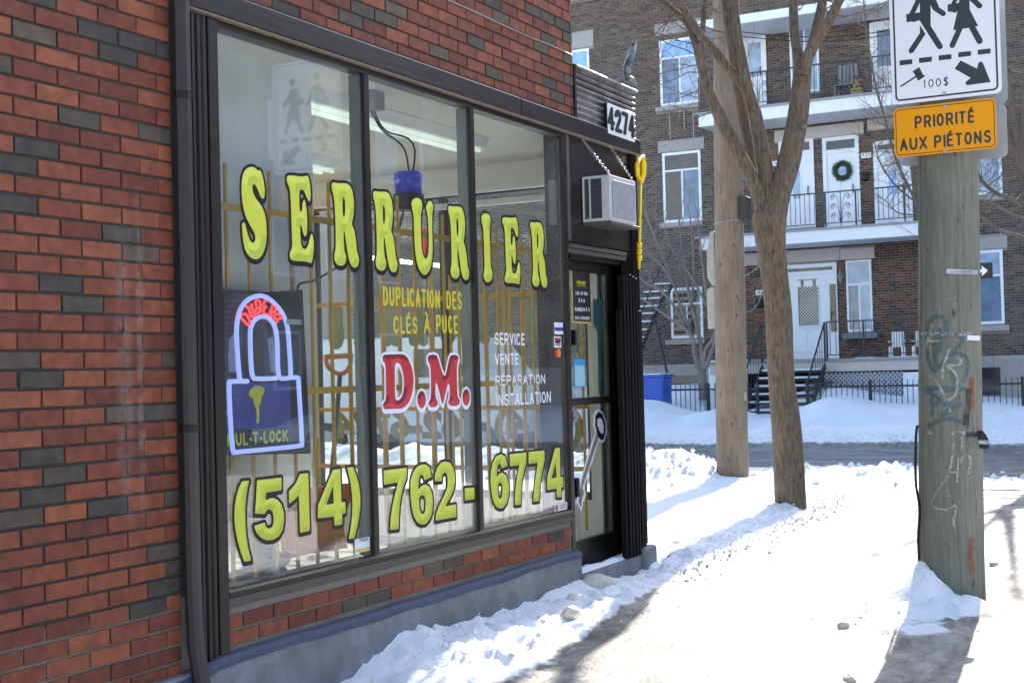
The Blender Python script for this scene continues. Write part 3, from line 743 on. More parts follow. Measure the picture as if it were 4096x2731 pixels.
# house number box
nb = thing('house_number_sign', 'white box sign with black numerals 4274 on the corrugated parapet', 'sign')
sx0, sx1 = WX + .012, WX + .040
q0 = GX(2430, 400, sx1); q1 = GX(2560, 556, sx1)
zt_ = 3.158; zb_ = 2.952
bevel(boxo('sign_box', M_black, nb, sx0, sx1 - .008, q0[0], 8.625, zb_, zt_), .004)
bevel(boxo('face', mat('sign_white', (.80, .80, .82), rough=.35), nb, sx1 - .0075, sx1, q0[0] + .002, 8.623, zb_ + .002, zt_ - .002), .003)
M_num = mat('numeral_black', (.015, .018, .025), rough=.35)
us = [8.165, 8.283, 8.400, 8.510]
for ch, u in zip('4274', us):
    o = stext('numeral', ch, frX(sx1 + .002), u, u + .094, zb_ + .026, zt_ - .026, M_num, nb, wt=.17, d=.007, res=26, serif=.045)
    sl = o.modifiers.new('s', 'SOLIDIFY'); sl.thickness = .008; sl.offset = -1
# black plastic bird-like decoy on the parapet
K = 3.335
prof = [(530, 1300), (525, 1230), (515, 1150), (470, 1050), (400, 1000), (390, 900), (410, 780), (450, 650), (490, 520), (520, 400), (555, 300), (565, 220), (550, 150), (545, 118)]
wid = [80, 95, 95, 92, 75, 95, 105, 105, 92, 75, 48, 32, 16, 6]
pts = []; rad = []
for (px, py), ww_ in zip(prof, wid):
    y, z = GX(2440 + (px - 40) / 5.227 * 1.0, 120 + py / 5.227, WX - .03); pts.append((WX - .03, y, z)); rad.append(ww_ / 5.227 / 640)
pts[0] = (WX - .03, pts[0][1], K)
bd = MB().tube(pts, rad, 14).build('pest_decoy', mat('dark_plastic', lin('3a4048'), rough=.35, var=.35, scale=12, bump=.3, bscale=40, color2=lin('7a807c')), None, smooth=True)
bd.scale = (1, 1, 1); tag(bd, 'dark upright bird shaped decoy perched on the corrugated parapet', 'decoy')
hb = MB(); pk = pts[-4]; hb.tube([(pk[0], pk[1] - .02, pk[2] - .04), (pk[0], pk[1] - .035, pk[2] + .0)], [.018, .008], 8)
hb.build('beak', M_black, bd)
# yellow handset-like tool hanging at the corner
ye = thing('yellow_awning_crank', 'bright yellow long plastic rod with hooked head hanging at shop corner', 'rod')
M_yel = mat('yellow_plastic', lin('f0c800'), rough=.35, var=.06)
yX = WX + .06
def yp(px, py): q = GX(px, py, yX); return (yX, q[0], q[1])
B = MB(); B.tube([yp(2553, 640), yp(2570, 628), yp(2574, 660), yp(2572, 700), yp(2564, 730)], [.010, .018, .022, .022, .016], 10); B.build('head', M_yel, ye, smooth=True)
B = MB(); B.tube([yp(2558, 634), yp(2548, 660), yp(2550, 700), yp(2562, 724)], [.012, .018, .016, .012], 8); B.build('hook', M_yel, ye, smooth=True)
B = MB(); B.tube([yp(2562, 728), yp(2560, 900), yp(2556, 1075)], .010, 10); B.build('shaft', M_yel, ye, smooth=True)
for i in range(3):
    a_ = yp(2558, 972 + i * 26); b_ = yp(2557.5, 990 + i * 26); MB().tube([a_, b_], .018, 10).build('grip_ring', M_yel, ye, smooth=True)

# ------------------------------------------------------------------ interior
M_ceil = mat('ceiling_white', (.84, .83, .80), rough=.8, var=.04, scale=2)
M_iwall = mat('inner_wall', (.82, .82, .80), rough=.8, var=.05, scale=2)
M_ifloor = mat('inner_floor', (.34, .31, .27), rough=.5, var=.2, scale=4)
boxo('ceiling', M_ceil, shop, -9.0, -3.745, 2.6, 8.655, 2.90, 2.96)
boxo('partition', mat('partition_grey', (.60, .615, .61), rough=.7, var=.05, scale=1.5), shop, -4.06, -4.0, 2.6, GX(1254, 800, -4.0)[0], 1.1, 2.899)
boxo('floor', M_ifloor, shop, -9.0, -3.86, 2.6, 8.655, .10, .20)
B = MB(); B.box(-9.05, -9.0, 2.6, 8.655, .2, 2.9); B.box(-9.0, -3.96, 2.55, 2.6, .2, 2.9); B.box(-9.0, -6.36, 8.56, 8.655, .2, 2.9)
B.box(-6.36, -3.80, 8.56, 8.655, 2.74, 2.9); B.box(-6.36, -3.90, 8.56, 8.655, .2, .5); B.box(-3.96, -3.95, 2.6, 4.27, .2, 2.9)
B.box(-3.98, -3.90, 8.56, 8.655, .5, 2.74)
B.build('inner_wall', M_iwall, shop)
B = MB(); B.box(-4.9, -3.95, 2.61, 4.9, .2, .47); B.build('display_ledge', mat('ledge_dark', (.42, .40, .37), rough=.6, var=.2), shop)
B = MB()
for x in (-6.34, -5.16, -3.99): B.box(x - .025, x + .025, 8.6, 8.66, .5, 2.74)
B.box(-6.34, -3.99, 8.6, 8.66, .5, .55); B.box(-6.34, -3.99, 8.6, 8.66, 2.69, 2.74)
B.build('north_window_frame', M_trim, shop)
for a, c in ((-6.315, -5.185), (-5.135, -4.015)):
    boxo('window_pane', glass_mat('inner_glass', 1.0), shop, a, c, 8.63, 8.636, .55, 2.69)
# door glass of far side: row of pipes along the wall head
B = MB(); B.box(-6.3, -3.98, 8.50, 8.555, 2.60, 2.64); B.box(-6.3, -3.98, 8.49, 8.555, 2.70, 2.735); B.build('wall_duct', M_white, shop)
# fluorescent fixtures; the last two are unseen, added to brighten the room
M_tube = mat('fluorescent_tube', (.80, .93, .86), emit=.20); M_fill_tube = mat('added_fill_tube', (.93, 1.0, .95), emit=22)
def fixture(x, y0, y1, lab, mt_=None, dz=0):
    t_ = thing('ceiling_light', lab, 'light', group='fluorescent ceiling lights')
    B = MB(); B.prism([(-.11, 0), (.11, 0), (.085, -.06), (-.085, -.06)], ((x, 0, 2.898), (1, 0, 0), (0, 0, 1), (0, -1, 0)), -y1, -y0); B.build('housing', M_white, t_)
    for s in (-.05, .05): MB().tube([(x + s, y0 + .03, 2.822 - dz), (x + s, y1 - .03, 2.822 - dz)], .014, 8).build('light_tube', mt_ or M_tube, t_)
fixture(-4.30, 5.35, 7.60, 'long fluorescent ceiling light seen in the middle shop window')
fixture(-5.55, 6.0, 7.75, 'second fluorescent ceiling light deeper inside the shop')
fixture(-7.6, 4.2, 6.4, 'added unseen ceiling light brightening the back of the shop', M_fill_tube, .25)
fixture(-6.6, 2.9, 4.0, 'added unseen ceiling light brightening the south end of the shop, hidden by the brick wall', M_fill_tube, .25)
# yellow security bars behind the glass
M_bar = mat('yellow_bars', lin('c8961a'), rough=.5, var=.1)
bars = thing('security_bars', 'yellow steel security bars just behind the front shop windows', 'security bars')
xb_ = -3.87
for i in range(22):
    y = 4.475 + i * .1525
    if abs(y - 5.415) < .02: y += .03
    top = 2.341 if i % 2 == 0 or y < 5.4 else 2.28
    boxo('bar', M_bar, bars, xb_ - .006, xb_ + .006, y - .0075, y + .0075, .42 if y < 5 else .2, top)
for z in (2.151, 1.337): boxo('cross_bar', M_bar, bars, xb_ + .0065, xb_ + .011, 4.34, 7.62, z - .016, z + .016)
nbars = thing('security_bars', 'yellow security bars across the north window at the back', 'security bars')
for i in range(16):
    x = -6.25 + i * .15; boxo('bar', M_bar, nbars, x - .008, x + .008, 8.50, 8.512, .3, 2.12)
for z in (1.95, 1.15, .72): boxo('cross_bar', M_bar, nbars, -6.33, -3.96, 8.513, 8.52, z - .016, z + .016)
# salt bloom running down the brick left of the downpipe
def bloom(name, y, z0, z1, wd):
    mt = MATS.get('salt_bloom')
    if not mt:
        mt = bpy.data.materials.new('salt_bloom'); mt.use_nodes = True; t = mt.node_tree; N = t.nodes; L = t.links; b = N['Principled BSDF']; b.inputs['Base Color'].default_value = (.55, .52, .5, 1); b.inputs['Roughness'].default_value = .9
        tc = N.new('ShaderNodeTexCoord'); nz = N.new('ShaderNodeTexNoise'); nz.inputs['Scale'].default_value = 14; nz.inputs['Detail'].default_value = 8; nz.inputs['Roughness'].default_value = .75; L.new(tc.outputs['Object'], nz.inputs['Vector'])
        r = N.new('ShaderNodeMapRange'); r.inputs[1].default_value = .42; r.inputs[2].default_value = .78; r.inputs[3].default_value = 0; r.inputs[4].default_value = .42; L.new(nz.outputs[0], r.inputs[0])
        vc = N.new('ShaderNodeVertexColor'); vc.layer_name = 'Col'; mu = N.new('ShaderNodeMath'); mu.operation = 'MULTIPLY'; L.new(r.outputs[0], mu.inputs[0]); L.new(vc.outputs[0], mu.inputs[1]); L.new(mu.outputs[0], b.inputs['Alpha']); MATS['salt_bloom'] = mt
    B = MB(); n1, n2 = 9, 30; vs = []
    for i in range(n2 + 1):
        for j in range(n1 + 1): vs.append((WX + .0035, y + (j / n1 - .5) * wd, z0 + (z1 - z0) * i / n2))
    me = bpy.data.meshes.new(name); me.from_pydata(vs, [], [(i * (n1 + 1) + j, i * (n1 + 1) + j + 1, (i + 1) * (n1 + 1) + j + 1, (i + 1) * (n1 + 1) + j) for i in range(n2) for j in range(n1)])
    ca = me.color_attributes.new('Col', 'FLOAT_COLOR', 'POINT'); a = []
    for i in range(n2 + 1):
        for j in range(n1 + 1): q = math.sin(math.pi * j / n1) ** 1.0 * math.sin(math.pi * i / n2) ** .5; a += [q, q, q, 1]
    ca.data.foreach_set('color', a); me.materials.append(mt); link(name, me, shop)
bloom('salt_stain', GX(492, 1400, WX)[0], .85, 2.0, .10); bloom('salt_stain', GX(560, 1400, WX)[0], .8, 2.15, .05)
# ------------------------------------------------------------------ lettering on the front glass
LX = GXX + .0035
M_let = mat('vinyl_print', rough=.45, spec=.25, attr='Col', var=.02)
M_bord = mat('vinyl_border', lin('271c26'), rough=.5, spec=.15)
M_bordw = mat('vinyl_white', lin('dfe3f0'), rough=.5)
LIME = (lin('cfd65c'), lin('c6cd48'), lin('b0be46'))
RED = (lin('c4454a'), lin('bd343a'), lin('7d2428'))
def toYZ(pts, ox, oy, s): return np.array([GX(ox + p[0] / s, oy + p[1] / s, LX) for p in pts])
def letter(name, loops, parent, pal, border, bm, shift, step=.005, light=(-.35, .94), fr=None, bw=.016, hollow=False):
    fr = fr or frX(LX)
    P = np.concatenate(loops); mn, mxx = P.min(0) - border * 1.5 - .01 - abs(shift), P.max(0) + border * 1.5 + .01
    X, Y = np.meshgrid(np.arange(mn[0], mxx[0], step), np.arange(mn[1], mxx[1], step))
    S = sdf(loops, X, Y)
    o = None
    if border:
        S2 = np.minimum(sdf(loops, X, Y + shift), S) if shift else S
        B = MB(); sdf_mesh(B, fr, X, Y, S2, border, .0006); o = B.build(name, bm, parent)
    # printed bevel facets
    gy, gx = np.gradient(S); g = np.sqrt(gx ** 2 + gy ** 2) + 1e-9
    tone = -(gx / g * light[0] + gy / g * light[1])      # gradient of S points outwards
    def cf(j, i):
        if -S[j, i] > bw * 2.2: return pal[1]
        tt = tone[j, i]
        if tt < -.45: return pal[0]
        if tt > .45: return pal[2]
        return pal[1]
    B = MB(); sdf_mesh(B, fr, X, Y, S, 0.0, .0014, cf)
    f = B.build('letter_face' if o else name, M_let, o or parent, colors=True)
    return o or f
s1, s2, s3, s4, s5, s6 = (900, 600, 2.613), (1450, 700, 3.136), (1850, 800, 3.484), (1480, 1350, 4.479), (900, 1750, 2.613), (1480, 1750, 2.868)
gR = [[(1112, 355), (1125, 338), (1190, 350), (1260, 348), (1300, 368), (1330, 430), (1345, 530), (1345, 640), (1335, 720), (1320, 775), (1348, 830), (1365, 930), (1378, 1070), (1396, 1110), (1400, 1170), (1385, 1220), (1355, 1232), (1325, 1220), (1300, 1170), (1280, 1080), (1262, 950), (1248, 850), (1238, 850), (1237, 930), (1245, 1060), (1264, 1100), (1265, 1160), (1245, 1200), (1210, 1212), (1170, 1200), (1145, 1160), (1137, 1100), (1152, 1050), (1157, 950), (1150, 700), (1143, 560), (1130, 460), (1112, 410)],
      [(1238, 482), (1252, 530), (1255, 640), (1243, 717), (1230, 680), (1224, 580), (1228, 510)]]
gE = [[(650, 270), (690, 265), (800, 280), (845, 270), (868, 275), (885, 350), (893, 450), (892, 530), (874, 542), (850, 490), (825, 430), (800, 412), (778, 420), (774, 470), (775, 600), (783, 645), (796, 652), (805, 620), (808, 560), (820, 518), (835, 530), (850, 620), (858, 740), (855, 870), (845, 900), (830, 908), (815, 870), (800, 800), (792, 778), (784, 800), (785, 900), (795, 1000), (815, 1035), (845, 1035), (865, 1000), (885, 920), (898, 872), (915, 890), (925, 950), (925, 1060), (912, 1150), (900, 1187), (850, 1165), (740, 1160), (690, 1152), (672, 1110), (678, 1065), (697, 1030), (700, 950), (690, 700), (685, 500), (672, 390), (648, 350), (642, 300)]]
gS = [[(250, 180), (290, 178), (320, 195), (345, 222), (362, 208), (382, 240), (400, 320), (415, 420), (410, 500), (390, 517), (370, 490), (335, 400), (310, 358), (293, 360), (283, 390), (288, 440), (320, 510), (370, 570), (410, 650), (430, 760), (434, 880), (427, 980), (402, 1070), (362, 1130), (320, 1146), (270, 1130), (225, 1080), (200, 1020), (185, 930), (177, 830), (175, 770), (190, 755), (207, 765), (225, 850), (255, 940), (280, 973), (305, 967), (317, 930), (312, 880), (290, 840), (250, 770), (215, 700), (190, 610), (173, 500), (170, 380), (178, 280), (205, 210)]]
gU = [[(660, 290), (700, 290), (735, 318), (748, 380), (742, 440), (728, 500), (730, 600), (732, 750), (738, 900), (755, 1000), (785, 1058), (810, 1040), (825, 980), (830, 880), (825, 700), (820, 560), (810, 480), (790, 405), (805, 370), (820, 340), (840, 323), (865, 338), (885, 380), (887, 430), (872, 480), (870, 600), (875, 800), (877, 950), (868, 1100), (840, 1200), (790, 1257), (750, 1247), (710, 1190), (680, 1100), (660, 980), (650, 850), (645, 700), (640, 520), (620, 430), (610, 360), (622, 315)]]
gI = [[(300, 188), (340, 188), (375, 215), (390, 270), (385, 330), (375, 400), (378, 550), (385, 750), (390, 930), (412, 990), (417, 1060), (400, 1120), (360, 1150), (320, 1140), (295, 1090), (290, 1030), (305, 960), (303, 850), (295, 600), (288, 400), (262, 300), (260, 240), (275, 205)]]
gD = [[(225, 330), (250, 305), (330, 302), (430, 298), (540, 295), (610, 305), (660, 345), (710, 430), (750, 550), (775, 680), (780, 820), (765, 950), (730, 1080), (680, 1180), (610, 1250), (540, 1275), (420, 1275), (330, 1280), (265, 1288), (240, 1260), (228, 1200), (240, 1165), (280, 1130), (285, 1000), (282, 800), (280, 600), (272, 480), (240, 430), (220, 390)], [(455, 455), (500, 450), (550, 500), (590, 620), (607, 780), (605, 920), (580, 1040), (530, 1110), (480, 1130), (455, 1100), (445, 1000), (442, 800), (440, 600), (445, 500)]]
gM = [[(1035, 340), (1070, 310), (1140, 303), (1195, 315), (1215, 360), (1260, 520), (1310, 670), (1345, 690), (1370, 600), (1400, 450), (1425, 340), (1470, 305), (1530, 310), (1575, 330), (1588, 380), (1560, 470), (1553, 600), (1555, 800), (1562, 1000), (1580, 1080), (1610, 1130), (1600, 1190), (1550, 1222), (1480, 1225), (1420, 1210), (1398, 1170), (1405, 1130), (1425, 1090), (1428, 980), (1420, 850), (1405, 820), (1385, 850), (1350, 1000), (1320, 1130), (1300, 1200), (1280, 1150), (1240, 980), (1200, 830), (1180, 810), (1170, 850), (1168, 980), (1178, 1090), (1215, 1150), (1210, 1210), (1170, 1240), (1100, 1248), (1055, 1220), (1045, 1160), (1080, 1110), (1090, 1000), (1090, 800), (1085, 600), (1070, 480), (1035, 420), (1028, 380)]]
ell = lambda cx, cy, a, b: [[(cx + a * math.cos(t), cy + b * math.sin(t)) for t in np.linspace(0, 2 * math.pi, 20, endpoint=False)]]
def place(g, src, p0, p1, dst, q0, q1):
    """copy of a traced letter: two of its points carried onto two measured points"""
    L_ = [toYZ(l, *src) for l in g]; a0, a1 = toYZ([p0, p1], *src); b0, b1 = toYZ([q0, q1], *dst)
    sc_ = (b1 - b0) / (a1 - a0); return [(l - a0) * sc_ + b0 for l in L_]
word = [('letter', [toYZ(l, *s1) for l in gS]), ('letter', [toYZ(l, *s1) for l in gE]), ('letter', [toYZ(l, *s1) for l in gR]),
        ('letter', place(gR, s1, (1140, 338), (1355, 1232), s2, (160, 200), (390, 1225))), ('letter', [toYZ(l, *s2) for l in gU]),
        ('letter', place(gR, s1, (1140, 338), (1355, 1232), s2, (1098, 386), (1296, 1322))), ('letter', [toYZ(l, *s3) for l in gI]),
        ('letter', place(gE, s1, (690, 265), (900, 1185), s3, (592, 240), (783, 1180))), ('letter', place(gR, s1, (1140, 338), (1355, 1232), s3, (962, 305), (1143, 1228)))]
def pane_of(loops):
    y = loops[0][:, 0].mean(); return panes[0] if y < 5.41 else panes[1] if y < 6.43 else panes[2]
word = [(n, [chaikin(l, 1) for l in ls]) for n, ls in word]
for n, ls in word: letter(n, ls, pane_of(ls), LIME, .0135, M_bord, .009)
dm = [[toYZ(l, *s4) for l in gD], [toYZ(l, *s4) for l in ell(922, 1108, 77, 158)], [toYZ(l, *s4) for l in gM], [toYZ(l, *s4) for l in ell(1720, 1068, 67, 150)]]
dm = [[chaikin(l, 1) for l in ls] for ls in dm]
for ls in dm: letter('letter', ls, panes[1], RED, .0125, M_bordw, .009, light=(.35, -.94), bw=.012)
dig = [(s5, [[(175, 455), (252, 447), (232, 520), (215, 640), (207, 780), (210, 900), (220, 1030), (240, 1160), (272, 1280), (200, 1295), (165, 1200), (130, 1080), (105, 950), (95, 830), (100, 720), (115, 620), (140, 530)]]),
       (s5, [[(333, 445), (588, 415), (588, 548), (428, 572), (420, 655), (460, 635), (505, 628), (550, 650), (590, 700), (612, 780), (615, 870), (600, 960), (560, 1030), (500, 1065), (430, 1070), (370, 1040), (325, 990), (302, 920), (412, 885), (425, 930), (455, 950), (490, 930), (505, 890), (505, 820), (495, 770), (465, 745), (435, 755), (415, 795), (312, 792)]]),
       (s5, [[(780, 378), (868, 368), (885, 970), (783, 993), (770, 600), (720, 650), (668, 692), (665, 560), (720, 500), (750, 450)]]),
       (s5, [[(1125, 335), (1203, 325), (1215, 675), (1255, 668), (1258, 785), (1220, 795), (1222, 905), (1143, 918), (1138, 820), (968, 842), (968, 710)], [(1128, 500), (1133, 688), (1055, 700)]]),
       (s5, [[(1272, 312), (1335, 305), (1365, 380), (1395, 480), (1412, 600), (1412, 720), (1395, 860), (1370, 970), (1348, 1052), (1290, 1058), (1310, 950), (1325, 840), (1330, 700), (1325, 580), (1310, 470), (1290, 380)]]),
       (s6, [[(153, 375), (420, 342), (418, 460), (385, 540), (360, 640), (340, 760), (330, 900), (325, 1045), (228, 1058), (235, 920), (255, 780), (285, 650), (320, 510), (158, 538)]]),
       (s6, [[(640, 305), (680, 340), (705, 450), (625, 485), (605, 430), (585, 422), (565, 445), (555, 510), (553, 598), (590, 550), (635, 533), (680, 560), (710, 640), (720, 740), (712, 850), (685, 930), (640, 985), (595, 997), (545, 975), (505, 910), (480, 820), (465, 700), (460, 580), (465, 480), (490, 400), (530, 340), (580, 308)], [(600, 655), (630, 680), (637, 760), (630, 840), (605, 880), (575, 850), (562, 780), (560, 710), (575, 665)]]),
       (s6, [[(740, 498), (745, 420), (770, 340), (810, 285), (860, 270), (915, 285), (950, 340), (972, 430), (975, 520), (955, 600), (920, 680), (885, 740), (862, 785), (985, 762), (988, 905), (748, 950), (760, 860), (800, 760), (850, 660), (885, 570), (890, 480), (880, 420), (860, 395), (838, 410), (825, 450), (822, 498)]]),
       (s6, [[(1083, 578), (1195, 570), (1198, 703), (1088, 718)]]),
       (s6, [[(1500, 188), (1545, 210), (1578, 320), (1507, 350), (1495, 300), (1480, 295), (1462, 320), (1455, 390), (1452, 455), (1480, 410), (1515, 398), (1560, 430), (1590, 530), (1592, 640), (1570, 740), (1530, 800), (1490, 812), (1445, 790), (1410, 720), (1390, 620), (1380, 500), (1385, 390), (1405, 290), (1440, 215)], [(1490, 508), (1515, 540), (1520, 610), (1510, 680), (1488, 705), (1468, 670), (1462, 600), (1468, 535)]]),
       (s6, [[(1600, 188), (1792, 168), (1790, 290), (1765, 380), (1745, 480), (1735, 600), (1728, 765), (1658, 772), (1662, 640), (1680, 480), (1712, 312), (1603, 328)]]),
       (s6, [[(1817, 162), (1998, 145), (2000, 260), (1975, 380), (1955, 500), (1945, 620), (1938, 725), (1872, 733), (1880, 600), (1895, 460), (1925, 285), (1818, 300)]]),
       (s6, [[(2122, 120), (2175, 115), (2182, 450), (2212, 450), (2215, 565), (2190, 575), (2193, 680), (2143, 683), (2138, 582), (2030, 600), (2028, 470)], [(2128, 290), (2138, 455), (2080, 467)]])]
digits = [[toYZ(l, *s) for l in g] for s, g in dig]
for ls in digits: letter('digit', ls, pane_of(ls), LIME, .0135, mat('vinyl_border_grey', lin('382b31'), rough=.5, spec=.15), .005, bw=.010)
M_yt = mat('vinyl_yellow', lin('c9bc2c'), rough=.5); M_wt = mat('vinyl_white_text', lin('e6e9f2'), rough=.5)
def glass_text(s, pl, pr, pt, pb, m_, pane, off=.035):
    yl, z1 = GX(pl, pt, LX); _, z0 = GX(pl, pb, LX); yr, _ = GX(pr, pt, LX)
    return stext('lettering', s, frX(LX), yl, yr, z0, z1, m_, pane, wt=.15, d=.001, gap=.30, res=24, acc=('É' in s or 'À' in s))
glass_text('DUPLICATION', 1530, 1757, 1143, 1222, M_yt, panes[1], .05); glass_text('DES', 1784, 1846, 1163, 1236, M_yt, panes[1], .05)
glass_text('CLÉS', 1572, 1668, 1238, 1333, M_yt, panes[1], .05); glass_text('À', 1694, 1718, 1240, 1333, M_yt, panes[1], .05); glass_text('PUCE', 1743, 1829, 1258, 1333, M_yt, panes[1], .05)
glass_text('SERVICE', 1978, 2097, 1330, 1380, M_wt, panes[2]); glass_text('VENTE', 1979, 2073, 1413, 1460, M_wt, panes[2])
glass_text('RÉPARATION', 1981, 2179, 1487, 1543, M_wt, panes[2]); glass_text('INSTALLATION', 1985, 2202, 1576, 1625, M_wt, panes[2])
# small stickers
def rect(pl, pt, pr, pb, X=None):
    X = X or LX; a = GX(pl, pt, X); b_ = GX(pr, pb, X); c = GX(pl, pb, X); return a[0], b_[0], c[1], a[1]
M_stw = mat('sticker_white', (.80, .80, .82), rough=.4)
def sticker(r, m_=None, parent=None, name='sticker', d=.001):
    return boxo(name, m_ or M_stw, parent, LX, LX + d, *r)
r_ = rect(2217, 1289, 2252, 1336); v = sticker(r_, parent=panes[2])
boxo('band', mat('card_blue', lin('1d3f9c'), rough=.4), v, LX + .0011, LX + .0016, r_[0], r_[1], r_[2] + .02, r_[2] + .042)
stext('lettering', 'VISA', frX(LX), r_[0] + .01, r_[1] - .01, r_[2] + .055, r_[3] - .012, mat('card_blue'), v, wt=.2, d=.0016, res=10)
r_ = rect(2216, 1345, 2245, 1390); v = sticker(r_, parent=panes[2])
boxo('band', mat('card_red', lin('c23a3c'), rough=.4), v, LX + .0011, LX + .0016, r_[0] + .006, r_[1] - .006, r_[3] - .03, r_[3] - .008)
boxo('band', mat('card_dark', lin('454a55'), rough=.4), v, LX + .0011, LX + .0016, r_[0] + .012, r_[1] - .012, r_[2] + .045, r_[3] - .042)
for z in (.012, .024): boxo('band', mat('card_dark'), v, LX + .0011, LX + .0016, r_[0] + .01, r_[1] - .01, r_[2] + z, r_[2] + z + .007)
r_ = rect(2216, 1392, 2245, 1432); v = sticker(r_, mat('card_navy', lin('22284f'), rough=.4), panes[2])
cy_, cz_ = (r_[0] + r_[1]) / 2, (r_[2] + r_[3]) / 2
for s, c in ((-1, 'd3202a'), (1, 'e89020')):
    B = MB(); B.prism([(cy_ + s * .016 + .026 * math.cos(t), cz_ + .026 * math.sin(t)) for t in np.linspace(0, 6.28, 18, endpoint=False)], frX(LX), .0011 + .0002 * s, .0018 + .0002 * s)
    B.build('card_disc', mat('disc_' + c, lin(c), rough=.4), v)
r_ = rect(1418, 2157, 1479, 2213); v = sticker(r_, mat('sticker_pale', lin('d5dfe6'), rough=.4), panes[0])
boxo('band', mat('card_gold', lin('e0b53c'), rough=.4), v, LX + .0011, LX + .0016, r_[0] + .004, r_[1] - .003, r_[2] + .004, r_[2] + .018)
text('lettering', 'Protectron', frX(LX), r_[0] + .04, r_[1] - .012, r_[2] + .048, r_[2] + .068, mat('card_dark'), v, off=.02, d=.0016)
r_ = rect(2217, 2018, 2269, 2047); v = sticker(r_, parent=panes[2])
B = MB(); B.prism([(r_[0] + .03 + .018 * math.cos(t), (r_[2] + r_[3]) / 2 + .022 * math.sin(t)) for t in np.linspace(0, 6.28, 14, endpoint=False)], frX(LX), .0011, .0018); B.build('red_mark', mat('card_red'), v)
for z in (.012, .022, .032): boxo('band', mat('card_dark'), v, LX + .0011, LX + .0016, r_[0] + .07, r_[1] - .012, r_[2] + z, r_[2] + z + .004)

# opening hours sheet and key decal on the door
DL = DX - .017
r_ = rect(2283, 1052, 2366, 1292, DL); hs = boxo('hours_sheet', mat('sheet_gold', lin('b5a45c'), rough=.6), door, DL, DL + .002, *r_)
boxo('sheet_black', mat('sheet_dark', (.02, .02, .022), rough=.5), hs, DL + .0021, DL + .003, r_[0] + .014, r_[1] - .012, r_[2] + .014, r_[3] - .012)
fr_ = frX(DL + .003); hy0, hy1, hz0, hz1 = r_; hw, hh = hy1 - hy0, hz1 - hz0
for s, f0, f1, zt2, hgt, m_ in (('SERRURIER DM', .10, .90, .93, .055, M_wt), ('"HORAIRE"', .22, .76, .72, .07, M_yt), ('LUN. AU VEN.', .18, .80, .54, .06, M_wt), ('9 À 6', .32, .64, .42, .065, M_wt), ('SAMEDI:9 À 5', .12, .88, .27, .065, M_wt), ('DIM.:FERMER', .12, .88, .12, .055, M_wt)):
    stext('lettering', s, fr_, hy0 + f0 * hw, hy0 + f1 * hw, hz0 + (zt2 - hgt) * hh, hz0 + zt2 * hh, m_, hs, d=.0012, wt=.2, res=9, gap=.25)
boxo('underline', M_yt, hs, DL + .0031, DL + .0035, hy0 + .22 * hw, hy0 + .78 * hw, hz0 + .625 * hh, hz0 + .632 * hh)
sK = (2280, 1480, 1.8235)
def toD(pts): return [GX(sK[0] + p[0] / sK[2], sK[1] + p[1] / sK[2], DL) for p in pts]
kp = toD([(205, 285), (240, 310), (265, 380), (268, 450), (250, 520), (222, 532), (207, 515), (200, 540), (188, 590), (180, 605), (170, 650), (150, 700), (100, 855), (115, 900), (105, 950), (95, 960), (83, 1028), (45, 960), (75, 800), (105, 700), (135, 600), (155, 540), (185, 455), (170, 400), (172, 330), (188, 295)])
kb = toD([(205, 300), (235, 320), (255, 385), (258, 445), (243, 505), (225, 512), (205, 490), (192, 540), (170, 600), (140, 700), (90, 850), (100, 900), (88, 930), (80, 1000), (60, 960), (85, 800), (115, 700), (150, 590), (192, 460), (180, 400), (182, 335)])
ko = MB().prism(kp[::-1], frX(DL), .0, .0012).build('key_decal', M_wt, door)
MB().prism(kb[::-1], frX(DL), .0014, .0022).build('key_shape', mat('key_brown', lin('8a7774'), rough=.5), ko)
MB().prism(toD([(205, 305), (235, 322), (255, 385), (257, 445), (243, 503), (225, 510), (207, 492), (197, 455), (186, 400), (186, 335)])[::-1], frX(DL), .0024, .003).build('key_bow', M_bord, ko)
MB().prism(toD([(212, 345), (230, 360), (243, 410), (243, 455), (230, 466), (210, 440), (196, 400), (196, 360)])[::-1], frX(DL), .0032, .0038).build('key_eye', M_wt, ko)
r_ = rect(2296, 1435, 2340, 1548, DL); bl = boxo('blue_card', mat('blue_card', lin('3f9fd6'), rough=.4), door, DL, DL + .002, *r_)
boxo('card_lower', mat('pale_blue', lin('9fd0e0'), rough=.4), bl, DL + .0021, DL + .0028, r_[0] + .004, r_[1] - .004, r_[2] + .005, r_[2] + .14)
kt = toD([(100, -240)]); r_ = rect(2372, 1208, 2418, 1300, DL - .02)
B = MB(); cx_, cz2 = (r_[0] + r_[1]) / 2, (r_[2] + r_[3]) / 2
B.prism([(cx_ - .08, cz2 + .10), (cx_ + .08, cz2 + .10), (cx_ + .09, cz2 - .06), (cx_ + .03, cz2 - .12), (cx_ + .025, cz2 - .55), (cx_ - .0, cz2 - .58), (cx_ - .03, cz2 - .52), (cx_ - .03, cz2 - .12), (cx_ - .09, cz2 - .06)][::-1], frX(DL - .025), 0, .004)
tag(B.build('key_shaped_poster', mat('teal_card', lin('3d8a90'), rough=.5, var=.15), None), 'teal key shaped cardboard hanging inside the shop door glass', 'poster')

